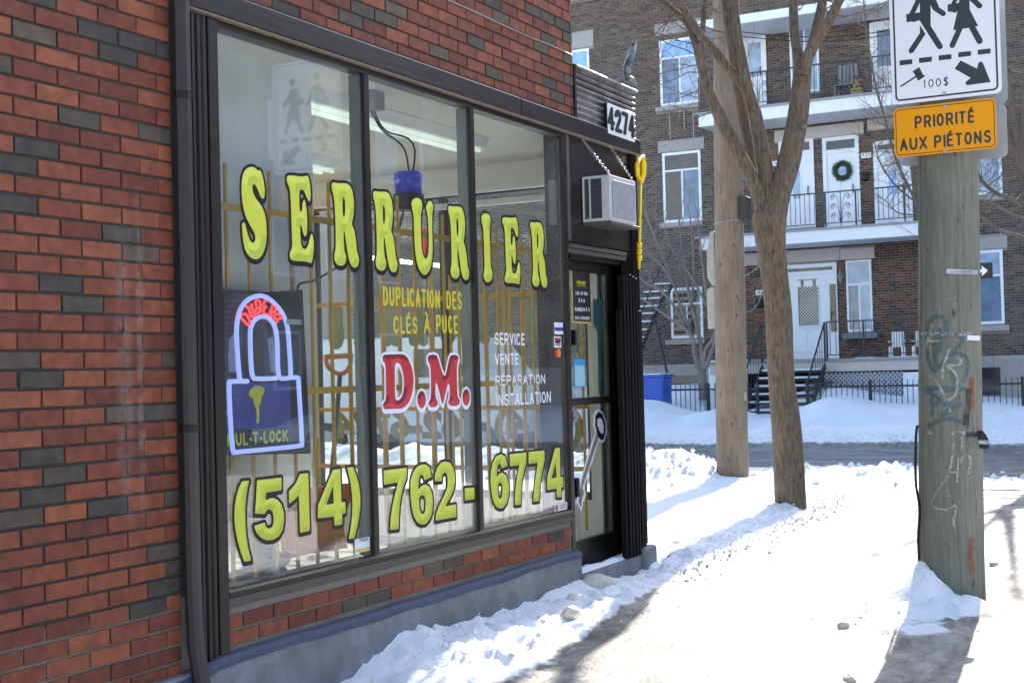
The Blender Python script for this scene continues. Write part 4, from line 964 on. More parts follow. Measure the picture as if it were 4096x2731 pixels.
# reversed lettering on the north window, seen through the shop
for i, (n, ls) in enumerate(word):
    P = np.concatenate(ls); yc, zc = P.mean(0)
    L2 = [np.stack([-(-6.25 + (l[:, 0] - 4.45) * .74) * 1.0, (l[:, 1] - 1.9) * .8 + 1.62], 1) for l in ls]
    letter('rear_letter', [l[:, :] for l in L2], shop, (lin('b89a35'),) * 3, .016, mat('vinyl_rear', lin('8f9a78'), rough=.6), 0, step=.013, fr=((0, 8.637, 0), (-1, 0, 0), (0, 0, 1), (0, 1, 0)))
text('rear_lettering', '(514) 762-6774', ((0, 8.638, 0), (-1, 0, 0), (0, 0, 1), (0, 1, 0)), 4.06, 6.2, .86, 1.14, mat('vinyl_rear_gold', lin('9a8a3c'), rough=.6), shop, off=.05)

# ------------------------------------------------------------------ neon padlock sign
PX = -3.80
neon = thing('neon_sign', 'black panel with blue neon padlock and red neon word in first window', 'neon sign')
q = [GX(*p, PX - .03) for p in ((897, 1155), (1075, 1168), (1210, 1158), (1243, 1813), (905, 1820))]
MB().prism([q[4], q[3], q[2], q[1], q[0]], frX(PX - .03), -.012, 0).build('panel', mat('panel_black', (.016, .017, .018), rough=.25, var=.3, scale=5), neon)
def npt(px, py, X=PX): q = GX(860 + px / 1.959, 1100 + py / 1.96, X); return (X, q[0], q[1])
r_ = [npt(*p, PX - .027) for p in ((125, 850), (582, 845), (590, 1195), (132, 1205))]
MB().prism([(p[1], p[2]) for p in r_][::-1], frX(PX - .027), -.001, .001).build('blue_field', mat('poster_blue', lin('2a3a8c'), rough=.35), neon)
kk = [(262, 935), (275, 895), (300, 880), (315, 865), (335, 870), (355, 868), (385, 890), (388, 920), (365, 950), (358, 1000), (345, 1025), (348, 1110), (343, 1150), (332, 1168), (322, 1150), (325, 1100), (318, 1040), (305, 1010), (298, 970), (275, 955)]
MB().prism([npt(*p, PX - .025)[1:] for p in kk][::-1], frX(PX - .025), -.0005, .001).build('key_emblem', mat('poster_yellow', lin('c7bb2e'), rough=.4), neon)
a0, a1 = npt(95, 1340, PX - .026), npt(570, 1210, PX - .026)
stext('lettering', 'MUL-T-LOCK', frX(PX - .026), a0[1], a1[1], npt(330, 1325, PX - .026)[2], npt(330, 1225, PX - .026)[2], mat('poster_yellow'), neon, wt=.22, gap=.2)
M_nb = mat('neon_blue', (.26, .32, .85), emit=.42); M_nr = mat('neon_red', (1.0, .05, .06), emit=.55)
def smooth_path(P, n=6):
    P = [np.array(p, float) for p in P]; out = []
    for i in range(len(P) - 1):
        p0, p1, p2, p3 = P[max(i - 1, 0)], P[i], P[i + 1], P[min(i + 2, len(P) - 1)]
        for k in range(n):
            t = k / n; out.append(.5 * ((2 * p1) + (-p0 + p2) * t + (2 * p0 - 5 * p1 + 4 * p2 - p3) * t * t + (-p0 + 3 * p1 - 3 * p2 + p3) * t ** 3))
    out.append(P[-1]); return out
outer = [(255, 832), (210, 830), (190, 790), (175, 600), (168, 430), (190, 290), (250, 200), (350, 162), (440, 200), (520, 290), (565, 400), (582, 570), (592, 750), (585, 800), (545, 810), (505, 800), (492, 720), (485, 500), (465, 400), (420, 340), (370, 325), (320, 345), (285, 400), (275, 480), (283, 700), (295, 790), (330, 812), (480, 808)]
box_ = [(255, 832), (130, 835), (110, 860), (118, 1100), (135, 1340), (150, 1385), (190, 1385), (640, 1340), (678, 1320), (678, 1250), (655, 850), (645, 805), (600, 805)]
MB().tube(smooth_path([npt(*p) for p in outer]), .0105, 10).build('neon_tube', M_nb, neon, smooth=True)
MB().tube(smooth_path([npt(*p) for p in box_], 5), .0105, 10).build('neon_tube', M_nb, neon, smooth=True)
s7 = 3.485
def rpt(p): q = GX(900 + p[0] / s7, 1150 + p[1] / s7, PX); return (PX, q[0], q[1])
red = [[(250, 370), (215, 405), (270, 470), (310, 515), (345, 515), (350, 480), (320, 410), (290, 370), (250, 370)], [(290, 265), (325, 280), (365, 390), (395, 410), (415, 390), (380, 290), (365, 225)],
       [(440, 175), (425, 210), (450, 290), (480, 290), (495, 240), (480, 190), (450, 172)], [(430, 300), (425, 345), (460, 355), (490, 330), (490, 260)], [(590, 185), (560, 180), (545, 215), (540, 260), (575, 270), (550, 275), (535, 330), (555, 370), (590, 375)],
       [(625, 400), (655, 270), (690, 255), (705, 300), (680, 340), (630, 340), (645, 390), (650, 430)], [(690, 380), (740, 370), (790, 395), (770, 430), (710, 440), (685, 410), (690, 380)], [(745, 440), (710, 495)]]
for r0 in red: MB().tube(smooth_path([rpt(p) for p in r0], 4), .0058, 7).build('neon_tube', M_nr, neon, smooth=True)
for side in (([(100, 650), (110, 500), (150, 460), (190, 480), (190, 760), (110, 760)]), ([(410, 500), (450, 480), (480, 760), (435, 760)])):
    MB().prism([npt(p[0], p[1], PX - .028)[1:] for p in side][::-1], frX(PX - .0275), -.001, .001).build('grey_backing', mat('panel_grey', lin('8a8f9c'), rough=.5), neon)
boxo('tape', mat('tape_clear', lin('9a9ca2'), rough=.3), neon, PX + .012, PX + .013, npt(540, 345)[1], npt(660, 345)[1], npt(600, 388)[2], npt(600, 348)[2])
ck = MB().tube(smooth_path([(-3.84, *GX(1190, 1160, -3.84)), (-3.84, *GX(1200, 1135, -3.84)), (-3.86, *GX(1260, 1120, -3.86)), (-3.9, *GX(1330, 1080, -3.9)), (-3.95, *GX(1400, 1040, -3.95))]), .006, 6).build('power_cord', M_black, None, smooth=True)
tag(ck, 'black power cord curving from the neon sign panel', 'cord')
chn = chain('hanging_chain', (-3.86, 5.06, 2.14), (-3.84, *GX(1180, 1160, -3.84)), None, 26, .009, .0016); tag(chn, 'thin chain holding the neon padlock sign from the yellow bar', 'chain')
# beacons, box, shovel, odds on the ledge
bx_, (by_, bz_) = -4.1, GX(1633, 735, -4.1)
bc = thing('beacon_light', 'blue hanging beacon lamp behind the middle window', 'beacon')
MB().lathe([(.075, -.01), (.083, .10), (.068, .115), (0, .118)][::-1][::-1], (bx_, by_, bz_ - .05), 24).build('lens', mat('blue_lens', lin('1d2c9c'), rough=.12, emit=.12), bc, smooth=True)
MB().lathe([(0, -.10), (.085, -.10), (.092, -.085), (.088, -.012), (.07, -.008)], (bx_, by_, bz_ - .05), 24).build('base', M_black, bc, smooth=True)
gq = GX(1695, 960, -4.15); rc = thing('beacon_light', 'small red beacon lamp below the blue one in the shop', 'beacon')
MB().lathe([(.045, -.10), (.05, .05), (.04, .06), (0, .062)], (-4.15, gq[0], gq[1]), 18).build('lens', mat('red_lens', lin('b01822'), rough=.15, emit=.25), rc, smooth=True)
MB().lathe([(0, -.17), (.05, -.17), (.055, -.102), (.03, -.10)], (-4.15, gq[0], gq[1]), 18).build('base', M_black, rc, smooth=True)
jb = boxo('junction_box', M_steel, None, -4.05, -3.95, 5.93, 6.03, 2.80, 2.90, .003); tag(jb, 'grey electrical box on the shop ceiling with two black cords', 'junction box')
for k, (dx_, e) in enumerate(((0, (-4.08, by_ - .02, bz_ + .06)), (.03, (-4.2, by_ + .02, bz_ - .3)))):
    MB().tube(smooth_path([(-4.0, 5.97 + dx_, 2.80), (-4.02, 6.1 + dx_, 2.72), (-4.05, by_ - .12 + dx_ * 4, 2.66), e]), .006, 6).build('cord', M_black, jb, smooth=True)
sv = thing('snow_shovel', 'snow shovel with orange D handle and orange scoop inside shop', 'shovel')
M_or = mat('orange_plastic', (.85, .22, .015), rough=.4, var=.05)
def sp_(px, py, X=-4.02): q = GX(px, py, X); return (X, q[0], q[1])
MB().tube(smooth_path([sp_(1302, 1425), sp_(1312, 1465), sp_(1345, 1492), sp_(1375, 1492), sp_(1398, 1465), sp_(1404, 1425)]), .012, 8).build('handle', M_or, sv, smooth=True)
MB().tube([sp_(1300, 1428), sp_(1405, 1422)], .014, 8).build('grip', M_or, sv, smooth=True)
MB().tube([sp_(1360, 1490), sp_(1345, 1700), sp_(1318, 1985)], .0125, 8).build('shaft', mat('shaft_grey', lin('55565a'), rough=.5), sv, smooth=True)
B = MB(); vs = []; fs = []
for i in range(9):
    for j in range(7):
        u = i / 8 - .5; v_ = j / 6; vs.append((-4.05 - .10 * math.sin(v_ * 2.2) + .06 * (2 * u) ** 2, 5.50 + u * .52, .86 - v_ * .34))
for i in range(8):
    for j in range(6): fs.append((i * 7 + j, (i + 1) * 7 + j, (i + 1) * 7 + j + 1, i * 7 + j + 1))
B.add(vs, fs); so = B.build('scoop', M_or, sv, smooth=True); sl = so.modifiers.new('s', 'SOLIDIFY'); sl.thickness = .008
kq = GX(1060, 2290, -4.0); km = thing('key_cutting_box', 'small grey slotted metal box on the window ledge', 'box')
bevel(boxo('casing', mat('box_grey', lin('8d9094'), rough=.45, var=.1), km, -4.10, -3.98, kq[0] - .05, kq[0] + .07, .47, .72), .006)
for i in range(6): boxo('slot', M_black, km, -3.979, -3.977, kq[0] - .005, kq[0] + .028, .50 + i * .034, .515 + i * .034)
gl = MB().tube(smooth_path([(-4.0, 4.72, .485), (-4.05, 4.85, .50), (-4.0, 5.0, .515), (-3.98, 5.08, .49)]), [.02] + [.035] * 8 + [.045] * 6 + [.05] * 3 + [.015], 8).build('work_glove', mat('dark_cloth', lin('3c434c'), rough=.9, var=.3, bump=.3), None, smooth=True)
tag(gl, 'dark crumpled glove lying on the window ledge', 'glove')
kn = MB().lathe([(0, 0), (.03, 0), (.025, .03), (.015, .05), (.038, .065), (.045, .09), (.03, .115), (0, .12)], (-3.99, 5.12, .47), 16).build('pot_knob', mat('knob_blue', lin('3c4254'), rough=.4), None, smooth=True)
tag(kn, 'round dark blue knob shaped object on the window ledge', 'knob')
# counter and shelves deeper in the shop
ct = thing('shop_counter', 'pale shop counter behind the security bars', 'counter')
boxo('counter_body', mat('counter_white', lin('b8b6ae'), rough=.6, var=.1), ct, -7.6, -7.0, 3.4, 8.2, .2, 1.1)
boxo('counter_top', mat('counter_top', lin('7d6a55'), rough=.4, var=.2), ct, -7.65, -6.95, 3.35, 8.25, 1.101, 1.14)
sh = thing('key_board', 'grey board of hanging keys on the back wall of the shop', 'board')
boxo('board', mat('board_grey', lin('8f8f88'), rough=.7, var=.2, scale=30), sh, -8.99, -8.94, 4.0, 8.0, 1.3, 2.5)
# ------------------------------------------------------------------ wood, bark
def wood_mat(name, c, streak, kn=.0, rough=.85, bump=.5, zs=.06, sc_=55):
    mt = bpy.data.materials.new(name); mt.use_nodes = True
    t = mt.node_tree; N = t.nodes; L = t.links; b = N['Principled BSDF']; b.inputs['Roughness'].default_value = rough; b.inputs['Specular IOR Level'].default_value = .2
    tc = N.new('ShaderNodeTexCoord'); mp = N.new('ShaderNodeMapping'); mp.inputs['Scale'].default_value = (1, 1, zs); L.new(tc.outputs['Object'], mp.inputs[0])
    n1 = N.new('ShaderNodeTexNoise'); n1.inputs['Scale'].default_value = sc_; n1.inputs['Detail'].default_value = 8; n1.inputs['Roughness'].default_value = .7; L.new(mp.outputs[0], n1.inputs['Vector'])
    n2 = N.new('ShaderNodeTexNoise'); n2.inputs['Scale'].default_value = 3.5; n2.inputs['Detail'].default_value = 6; L.new(tc.outputs['Object'], n2.inputs['Vector'])
    m2 = N.new('ShaderNodeMapping'); m2.inputs['Scale'].default_value = (1, 1, .28); L.new(tc.outputs['Object'], m2.inputs[0])
    n3 = N.new('ShaderNodeTexNoise'); n3.inputs['Scale'].default_value = 38; n3.inputs['Detail'].default_value = 3; L.new(m2.outputs[0], n3.inputs['Vector'])
    def rp(s, a, bb, c0, c1):
        r = N.new('ShaderNodeValToRGB'); r.color_ramp.elements[0].position = a; r.color_ramp.elements[1].position = bb
        r.color_ramp.elements[0].color = (*c0, 1); r.color_ramp.elements[1].color = (*c1, 1); L.new(s, r.inputs[0]); return r.outputs[0]
    def mx(f, a, bb, bt='MIX'):
        m_ = N.new('ShaderNodeMix'); m_.data_type = 'RGBA'; m_.blend_type = bt
        if isinstance(f, float): m_.inputs[0].default_value = f
        else: L.new(f, m_.inputs[0])
        L.new(a, m_.inputs[6]); L.new(bb, m_.inputs[7]); return m_.outputs[2]
    base = rp(n1.outputs[0], .3, .7, streak, c)
    tint = rp(n2.outputs[0], .35, .65, (.82, .85, .80), (1.08, 1.0, .95))
    o = mx(.8, base, tint, 'MULTIPLY')
    fl = rp(n3.outputs[0], .66, .71, (1, 1, 1), (.38, .33, .28)); o = mx(.9, o, fl, 'MULTIPLY')
    L.new(o, b.inputs['Base Color'])
    bp = N.new('ShaderNodeBump'); bp.inputs['Strength'].default_value = bump; bp.inputs['Distance'].default_value = .02; L.new(n1.outputs[0], bp.inputs['Height'])
    b3 = N.new('ShaderNodeBump'); b3.inputs['Strength'].default_value = .6; b3.inputs['Distance'].default_value = .01; b3.invert = True; L.new(n3.outputs[0], b3.inputs['Height']); L.new(bp.outputs[0], b3.inputs['Normal'])
    L.new(b3.outputs[0], b.inputs['Normal']); MATS[name] = mt; return mt
M_pole = wood_mat('treated_pole_wood', lin('84847a'), lin('62645b'))
M_pole2 = wood_mat('weathered_pole_wood', lin('9a8d7e'), lin('6b6054'))
M_bark = wood_mat('maple_bark', lin('8c7e6f'), lin('463c34'), bump=1.0, zs=.22, sc_=42)
M_bark3 = wood_mat('pale_bark', lin('9c938d'), lin('6e655f'), bump=.5)
M_bark2 = wood_mat('grey_bark', lin('857a70'), lin('554c45'), bump=.8)

# ------------------------------------------------------------------ near utility pole
PY = 8.2
pole = thing('utility_pole', 'thick greenish wooden utility pole with graffiti and crosswalk signs', 'pole')
PTOP = 10.5
def pc(z): return -1.523 + (z - .08) * .0236, .184 - (z - .05) * .0060
B = MB(); vs = []; fs = []; n = 120; zs = list(np.arange(-.3, 4.2, .12)) + list(np.arange(4.4, PTOP, .8))
for z in zs:
    cx, r = pc(z)
    for k in range(n):
        t = 2 * math.pi * k / n; crack = -.022 * math.exp(-((t - 3.80 - .02 * math.sin(z * 2)) / .030) ** 2) - .008 * math.exp(-((t - 5.1) / .03) ** 2) * (z < 2)
        rr_ = r * (1 + .008 * noise.noise(Vector((math.cos(t) * 2, math.sin(t) * 2, z * .5)))) + crack + (.02 * max(0, .25 - z) if z < .25 else 0)
        vs.append((cx + rr_ * math.cos(t), PY + rr_ * math.sin(t), z))
for i in range(len(zs) - 1):
    for k in range(n): fs.append((i * n + k, i * n + (k + 1) % n, (i + 1) * n + (k + 1) % n, (i + 1) * n + k))
B.add(vs, fs); B.build('shaft', M_pole, pole, smooth=True)
def onpole(px, py, off=.003):
    x, z = GY(px, py, PY - .1)
    for _ in range(4):
        cx, r = pc(z); dx = max(-.985 * r, min(.985 * r, x - cx)); y = PY - math.sqrt(r * r - dx * dx); x, z = GY(px, py, y)
    cx, r = pc(z); dx = max(-.985 * r, min(.985 * r, x - cx)); y = PY - math.sqrt(r * r - dx * dx)
    nn = np.array([dx, y - PY, 0]) / r
    return np.array([cx + dx, y, z]) + nn * off, nn
def ribbon(B, pts, wd, off=.003, jit=0.0):
    P = smooth_path([(p[0], p[1], 0) for p in pts], 5); L_ = [onpole(p[0], p[1], off) for p in P]; vs = []; fs = []
    for i, (p, nn) in enumerate(L_):
        t = L_[min(i + 1, len(L_) - 1)][0] - L_[max(i - 1, 0)][0]; t /= np.linalg.norm(t) + 1e-9; s = np.cross(nn, t); w_ = wd * (.8 + jit * random.random())
        vs += [p + s * w_ / 2, p - s * w_ / 2]
    for i in range(len(L_) - 1): fs.append((2 * i, 2 * i + 1, 2 * i + 3, 2 * i + 2))
    B.add(vs, fs)
def patchy(name, c, thr0=.40, thr1=.62, scale=26, rough=.6):
    """sprayed paint or tape: a real film with worn gaps"""
    mt = bpy.data.materials.new(name); mt.use_nodes = True; t = mt.node_tree; N = t.nodes; L = t.links; b = N['Principled BSDF']
    b.inputs['Base Color'].default_value = (*c, 1); b.inputs['Roughness'].default_value = rough
    tc = N.new('ShaderNodeTexCoord'); nz = N.new('ShaderNodeTexNoise'); nz.inputs['Scale'].default_value = scale; nz.inputs['Detail'].default_value = 7; nz.inputs['Roughness'].default_value = .7
    L.new(tc.outputs['Object'], nz.inputs['Vector']); r = N.new('ShaderNodeValToRGB'); r.color_ramp.elements[0].position = thr0; r.color_ramp.elements[1].position = thr1
    L.new(nz.outputs[0], r.inputs[0]); L.new(r.outputs[0], b.inputs['Alpha']); MATS[name] = mt; return mt
G1 = patchy('spray_blue', lin('4a656c'), .30, .66); G2 = patchy('spray_white', lin('9c9f9a'), .28, .62); G3 = patchy('rust_stain', lin('7a4a28'), .25, .5); G4 = patchy('soot_stain', (.03, .03, .028), .34, .62, 14)
s8 = 4.308
def gp(L_): return [(3550 + p[0] / s8, 1300 + p[1] / s8) for p in L_]
B = MB()
for pth in ([(690, 280), (680, 120), (720, -40), (800, -130), (900, -150), (990, -90), (1015, 30), (1010, 250)], [(690, 420), (700, 560), (760, 720), (850, 820)], [(830, 100), (820, 350), (830, 600), (870, 720), (950, 700), (1040, 520), (1060, 430)],
            [(900, 50), (910, 250), (890, 480)], [(1120, 170), (1220, 180), (1290, 230), (1260, 330), (1180, 420), (1110, 500)], [(1060, 500), (1250, 500), (1360, 560), (1390, 680), (1360, 850), (1290, 1000)], [(1080, 820), (1150, 900), (1220, 1020), (1260, 1150)],
            [(600, 1100), (800, 1090), (1000, 1100), (1200, 1110), (1340, 1100)], [(660, 1120), (800, 1200), (900, 1300), (820, 1380)], [(950, 1360), (1080, 1350)], [(760, 1230), (780, 1400), (760, 1560)], [(1280, 1350), (1100, 1450), (930, 1560)],
            [(700, 1750), (900, 1640), (1100, 1620), (1300, 1680), (1400, 1760)]):
    B = MB(); ribbon(B, gp(pth), .026, .002, .5); B.build('blue_graffiti', G1, pole)
B = MB()
for pth in ([(680, 330), (720, 180), (790, 0)], [(700, 270), (900, 270)], [(1080, 380), (1020, 560), (960, 740), (950, 930)], [(1180, 540), (1260, 600), (1230, 690), (1030, 690), (1150, 800), (1200, 950), (1190, 1150), (1120, 1250), (1020, 1280), (950, 1180), (900, 1050), (800, 920), (690, 860)], [(1080, 1500), (1070, 1420)]):
    B = MB(); ribbon(B, gp(pth), .015, .003, .5); B.build('white_graffiti', G2, pole)
def g2p(L_): return [(3400 + p[0] / .871, 700 + p[1] / .871) for p in L_]
for pth in ([(362, 930), (352, 1010), (345, 1030), (375, 1035)], [(378, 980), (372, 1070)], [(385, 1000), (400, 975), (418, 990), (410, 1040)], [(345, 1045), (300, 1110), (288, 1150), (330, 1165), (370, 1152), (360, 1200), (366, 1235)], [(390, 910), (388, 960)]):
    B = MB(); ribbon(B, g2p(pth), .012, .003, .5); B.build('white_graffiti', G2, pole)
for pp in ([(3886, 1510), (3886, 1640)], [(3888, 2150), (3882, 2220), (3890, 2290)]): B = MB(); ribbon(B, pp, .034, .003, .5); B.build('rust_patch', G3, pole)
B = MB(); ribbon(B, [(3875, 1555), (3862, 1700)], .05, .0035); B.build('soot_patch', G4, pole)
B = MB(); ribbon(B, [(3786, 1085), (3850, 1087), (3908, 1089)], .034, .004); tg = B.build('metal_tag', mat('tag_alu', lin('a9abb3'), rough=.4, metal=.4, var=.1), pole)
V, F = text_tris('HYDRO-QUEBEC', .02); mn, mxx = V.min(0), V.max(0); P = (V - mn) / (mxx - mn)
B = MB(); B.add([onpole(3797 + p[0] * 92, 1092 - p[1] * 8, .0055)[0] for p in P], F); B.build('lettering', mat('tag_text', lin('75777d'), rough=.6), tg)
TF = patchy('tape_film', lin('c9ccd0'), .50, .70, 40, .25)
for pp in ([(3675, 1335), (3750, 1336), (3900, 1336)], [(3676, 1730), (3760, 1731), (3905, 1731)]): B = MB(); ribbon(B, pp, .028, .005); B.build('clear_tape', TF, pole)
B = MB(); ribbon(B, [(3866, 1350), (3900, 1352), (3914, 1352)], .036, .007); B.build('torn_paper', mat('paper_lilac', lin('cfcfe6'), rough=.7), pole)
B = MB(); ribbon(B, [(3862, 1740), (3890, 1738), (3912, 1738)], .03, .008)
p0 = onpole(3905, 1740, .006)[0]
B.add([p0 + np.array(q) for q in ((0, 0, .025), (.03, -.01, .03), (.05, -.012, .005), (.062, -.012, -.02), (.066, -.012, -.07), (.045, -.01, -.078), (.01, -.002, -.075))], [(0, 6, 5, 4, 3, 2, 1)])
fl = B.build('torn_flyer', mat('flyer_black', (.02, .02, .022), rough=.5), pole)
text('lettering', 'VENDU', ((0, p0[1] - .0135, 0), (1, 0, 0), (0, 0, 1), (0, -1, 0)), p0[0] + .008, p0[0] + .06, p0[2] - .05, p0[2] - .028, M_wt, fl, off=.02)
cb = MB().tube(smooth_path([(-1.668, 8.11, 1.03), (-1.676, 8.11, 1.0), (-1.684, 8.11, .9), (-1.690, 8.11, .7), (-1.672, 8.10, .55), (-1.684, 8.10, .38), (-1.684, 8.1, .2), (-1.684, 8.1, .0)]), .008, 7).build('loose_cable', M_black, None, smooth=True)
tag(cb, 'loose black cable hanging along the left side of the graffitied pole', 'cable')

st_m = MB().box(-.007, .007, -.002, .002, -.0012, .0012).mesh('staple', M_steel); rs = random.Random(9)
for _ in range(46):
    p_, nn = onpole(rs.uniform(3700, 3895), rs.uniform(1180, 2050), .002); o = bpy.data.objects.new('staple', st_m); col.objects.link(o); o.parent = pole; o.location = p_; o.rotation_euler = (0, rs.uniform(-.6, .6), math.atan2(nn[0], -nn[1]))
# ------------------------------------------------------------------ signs
def rrect(x0, x1, z0, z1, r, n=5):
    out = []
    for cx, cz, a in ((x1 - r, z1 - r, 0), (x0 + r, z1 - r, 90), (x0 + r, z0 + r, 180), (x1 - r, z0 + r, 270)):
        out += [(cx + r * math.cos(R(a + 90 * k / n)), cz + r * math.sin(R(a + 90 * k / n))) for k in range(n + 1)]
    return out
SY = 8.005
M_sw = mat('sign_sheeting_white', (.78, .74, .78), rough=.35); M_sk = mat('sign_black', (.014, .015, .02), rough=.4); M_so = mat('sign_orange', (.80, .30, .0), rough=.4, spec=.2); M_alu = mat('sign_back', lin('a3a6aa'), rough=.45, metal=.5, var=.06)
F_ = frY(SY)
x0, x1 = GY(3563, 200, SY)[0], GY(4003, 200, SY)[0]; z0 = GY(3790, 397, SY)[1]; z1 = GY(3790, -175, SY)[1]
ped = MB().prism(rrect(x0, x1, z0, z1, .035), F_, 0, .003).build('pedestrian_crossing_sign', M_sw, None)
tag(ped, 'white crosswalk sign with two walking figures, gavel, 100$ and arrow on pole', 'sign')
def ring(B, x0, x1, z0, z1, r, wd, d):
    a = rrect(x0, x1, z0, z1, r); bq = rrect(x0 + wd, x1 - wd, z0 + wd, z1 - wd, max(r - wd, .004)); k = len(a)
    o, u, v, nn = [np.array(q, float) for q in F_]
    B.add([o + p[0] * u + p[1] * v + d * nn for p in a + bq], [(i, (i + 1) % k, k + (i + 1) % k, k + i) for i in range(k)])
B = MB(); ring(B, x0 + .018, x1 - .018, z0 + .018, z1 - .018, .028, .0105, .0036)
def sg(pts): return [GY(3380 + p[0] / 3.285, p[1] / 3.285, SY) for p in pts]
def cap(B, a, b_, r, d=.0037):
    (ax, az), (bx, bz) = sg([a])[0], sg([b_])[0]; L_ = math.hypot(bx - ax, bz - az); ux, uz = (bx - ax) / L_, (bz - az) / L_; t0 = math.atan2(uz, ux); r = r / 3.285 * 8 / FPX
    pts = [(bx + r * math.cos(t0 + t), bz + r * math.sin(t0 + t)) for t in np.linspace(-math.pi / 2, math.pi / 2, 8)] + [(ax + r * math.cos(t0 + t), az + r * math.sin(t0 + t)) for t in np.linspace(math.pi / 2, 1.5 * math.pi, 8)]
    B.prism(pts, F_, .0031, d)
def pg(B, pts, d=.0036):
    P = sg(pts); ar = sum(P[i - 1][0] * P[i][1] - P[i][0] * P[i - 1][1] for i in range(len(P)))
    B.prism(P if ar > 0 else P[::-1], F_, .0031, d)
pg(B, [(985, -110), (1125, -110), (1128, 345), (1285, 600), (1285, 635), (1245, 655), (1215, 640), (975, 265), (985, 180)]); pg(B, [(985, 335), (1060, 450), (900, 695), (860, 708), (838, 690), (838, 660), (985, 440)])
pg(B, [(805, 192), (985, 170), (975, 275), (935, 285), (905, 300), (885, 288), (810, 298)], .0038); cap(B, (1000, -60), (880, 190), 32, .004); cap(B, (1120, -60), (1190, 100), 42, .0039); cap(B, (1185, 110), (1292, 185), 33, .0041)
o2 = 0
pg(B, [(1500, -150), (1635, -150), (1640, 130), (1752, 348), (1712, 352), (1620, 372), (1550, 384), (1465, 398), (1422, 400), (1480, 150), (1500, 60)]); cap(B, (1510, 380), (1412, 600), 35, .0038); cap(B, (1670, 360), (1770, 545), 38, .0039)
pg(B, [(1348, 65), (1500, 45), (1495, 150), (1440, 175), (1400, 160), (1352, 160)], .004); cap(B, (1500, -100), (1425, 60), 26, .0042); cap(B, (1640, -40), (1770, 85), 33, .0043)
for cx, cy in ((1050, -230), (1565, -265)):
    P = sg([(cx + 68 * math.cos(t), cy + 72 * math.sin(t)) for t in np.linspace(0, 2 * math.pi, 20, endpoint=False)]); B.prism(P[::-1], F_, .0031, .0036)
for k in range(5):
    a = 718 + k * 257; t_ = 800 - k * 33 - (8 if k > 2 else 0); pg(B, [(a, t_), (a + 168, t_ - 18), (a + 168, t_ + 46), (a, t_ + 66)])
pg(B, [(1520, 800), (1735, 905), (1755, 830), (1790, 812), (1815, 835), (1915, 1083), (1610, 1125), (1583, 1105), (1590, 1080), (1652, 1028), (1442, 908)])
pg(B, [(725, 1135), (940, 995), (952, 1012), (738, 1150)]); pg(B, [(905, 960), (985, 905), (1035, 1000), (955, 1050)], .0038); pg(B, [(888, 945), (975, 888), (990, 902), (900, 962)], .004); pg(B, [(950, 1050), (1045, 990), (1058, 1003), (965, 1066)], .0042)
B.build('pictogram', M_sk, ped)
a = GY(3380 + 1035 / 3.285, 1178 / 3.285, SY); b_ = GY(3380 + 1365 / 3.285, 1160 / 3.285, SY)
stext('lettering', '100$', F_, a[0], b_[0], a[1] + .006, a[1] + .054, M_sk, ped, wt=.12, d=.0038, gap=.45)
def bolt(px, py, par, d=.004):
    x, z = GY(px, py, SY); MB().tube([(x, SY - d, z), (x, SY - d - .006, z)], .0095, 12).build('bolt', mat('bolt_zinc', lin('9a9aa0'), rough=.35, metal=.7), par)
bolt(3779, 375, ped)
yx0, yx1 = GY(3577, 540, SY)[0], GY(3987, 500, SY)[0]; yz1, yz0 = GY(3780, 413, SY)[1], GY(3780, 613, SY)[1]
ys_ = MB().prism(rrect(yx0, yx1, yz0, yz1, .03), F_, 0, .003).build('pedestrian_priority_sign', M_so, None)
tag(ys_, 'orange sign reading PRIORITÉ AUX PIÉTONS below the white crosswalk sign', 'sign')
B = MB(); ring(B, yx0 + .010, yx1 - .010, yz0 + .010, yz1 - .010, .022, .0045, .0036); B.build('border', M_sk, ys_)
yw = yx1 - yx0; yh = yz1 - yz0
stext('lettering', 'PRIORITÉ', F_, yx0 + .21 * yw, yx0 + .79 * yw, yz0 + .545 * yh, yz0 + .80 * yh, M_sk, ys_, wt=.17, d=.0036, gap=.30)
stext('lettering', 'AUX', F_, yx0 + .055 * yw, yx0 + .325 * yw, yz0 + .12 * yh, yz0 + .375 * yh, M_sk, ys_, wt=.17, d=.0036, gap=.25)
stext('lettering', 'PIÉTONS', F_, yx0 + .395 * yw, yx0 + .945 * yw, yz0 + .12 * yh, yz0 + .375 * yh, M_sk, ys_, wt=.17, d=.0036, gap=.28)
bolt(3781, 428, ys_); bolt(3782, 607, ys_)
BY = 8.40
for (pr, pt, pb, lab) in ((4029, -175, 426, 'grey back of the large sign behind the crosswalk sign'), (4021, 428, 640, 'grey back of the small sign behind the orange sign')):
    xr = GY(pr, 300, BY)[0]; o = MB().prism(rrect(xr - .62, xr, GY(3900, pb, BY)[1], GY(3900, pt, BY)[1], .035), frY(BY), 0, .004).build('sign_back', M_alu, None); tag(o, lab, 'sign')
    boxo('bracket', M_steel, o, -1.50, -1.40, BY - .04, BY - .0042, GY(3900, pb, BY)[1] + .1, GY(3900, pb, BY)[1] + .13)
    boxo('face', M_sw, o, xr - .60, xr - .02, BY + .0005, BY + .003, GY(3900, pb, BY)[1] + .02, GY(3900, pt, BY)[1] - .02)
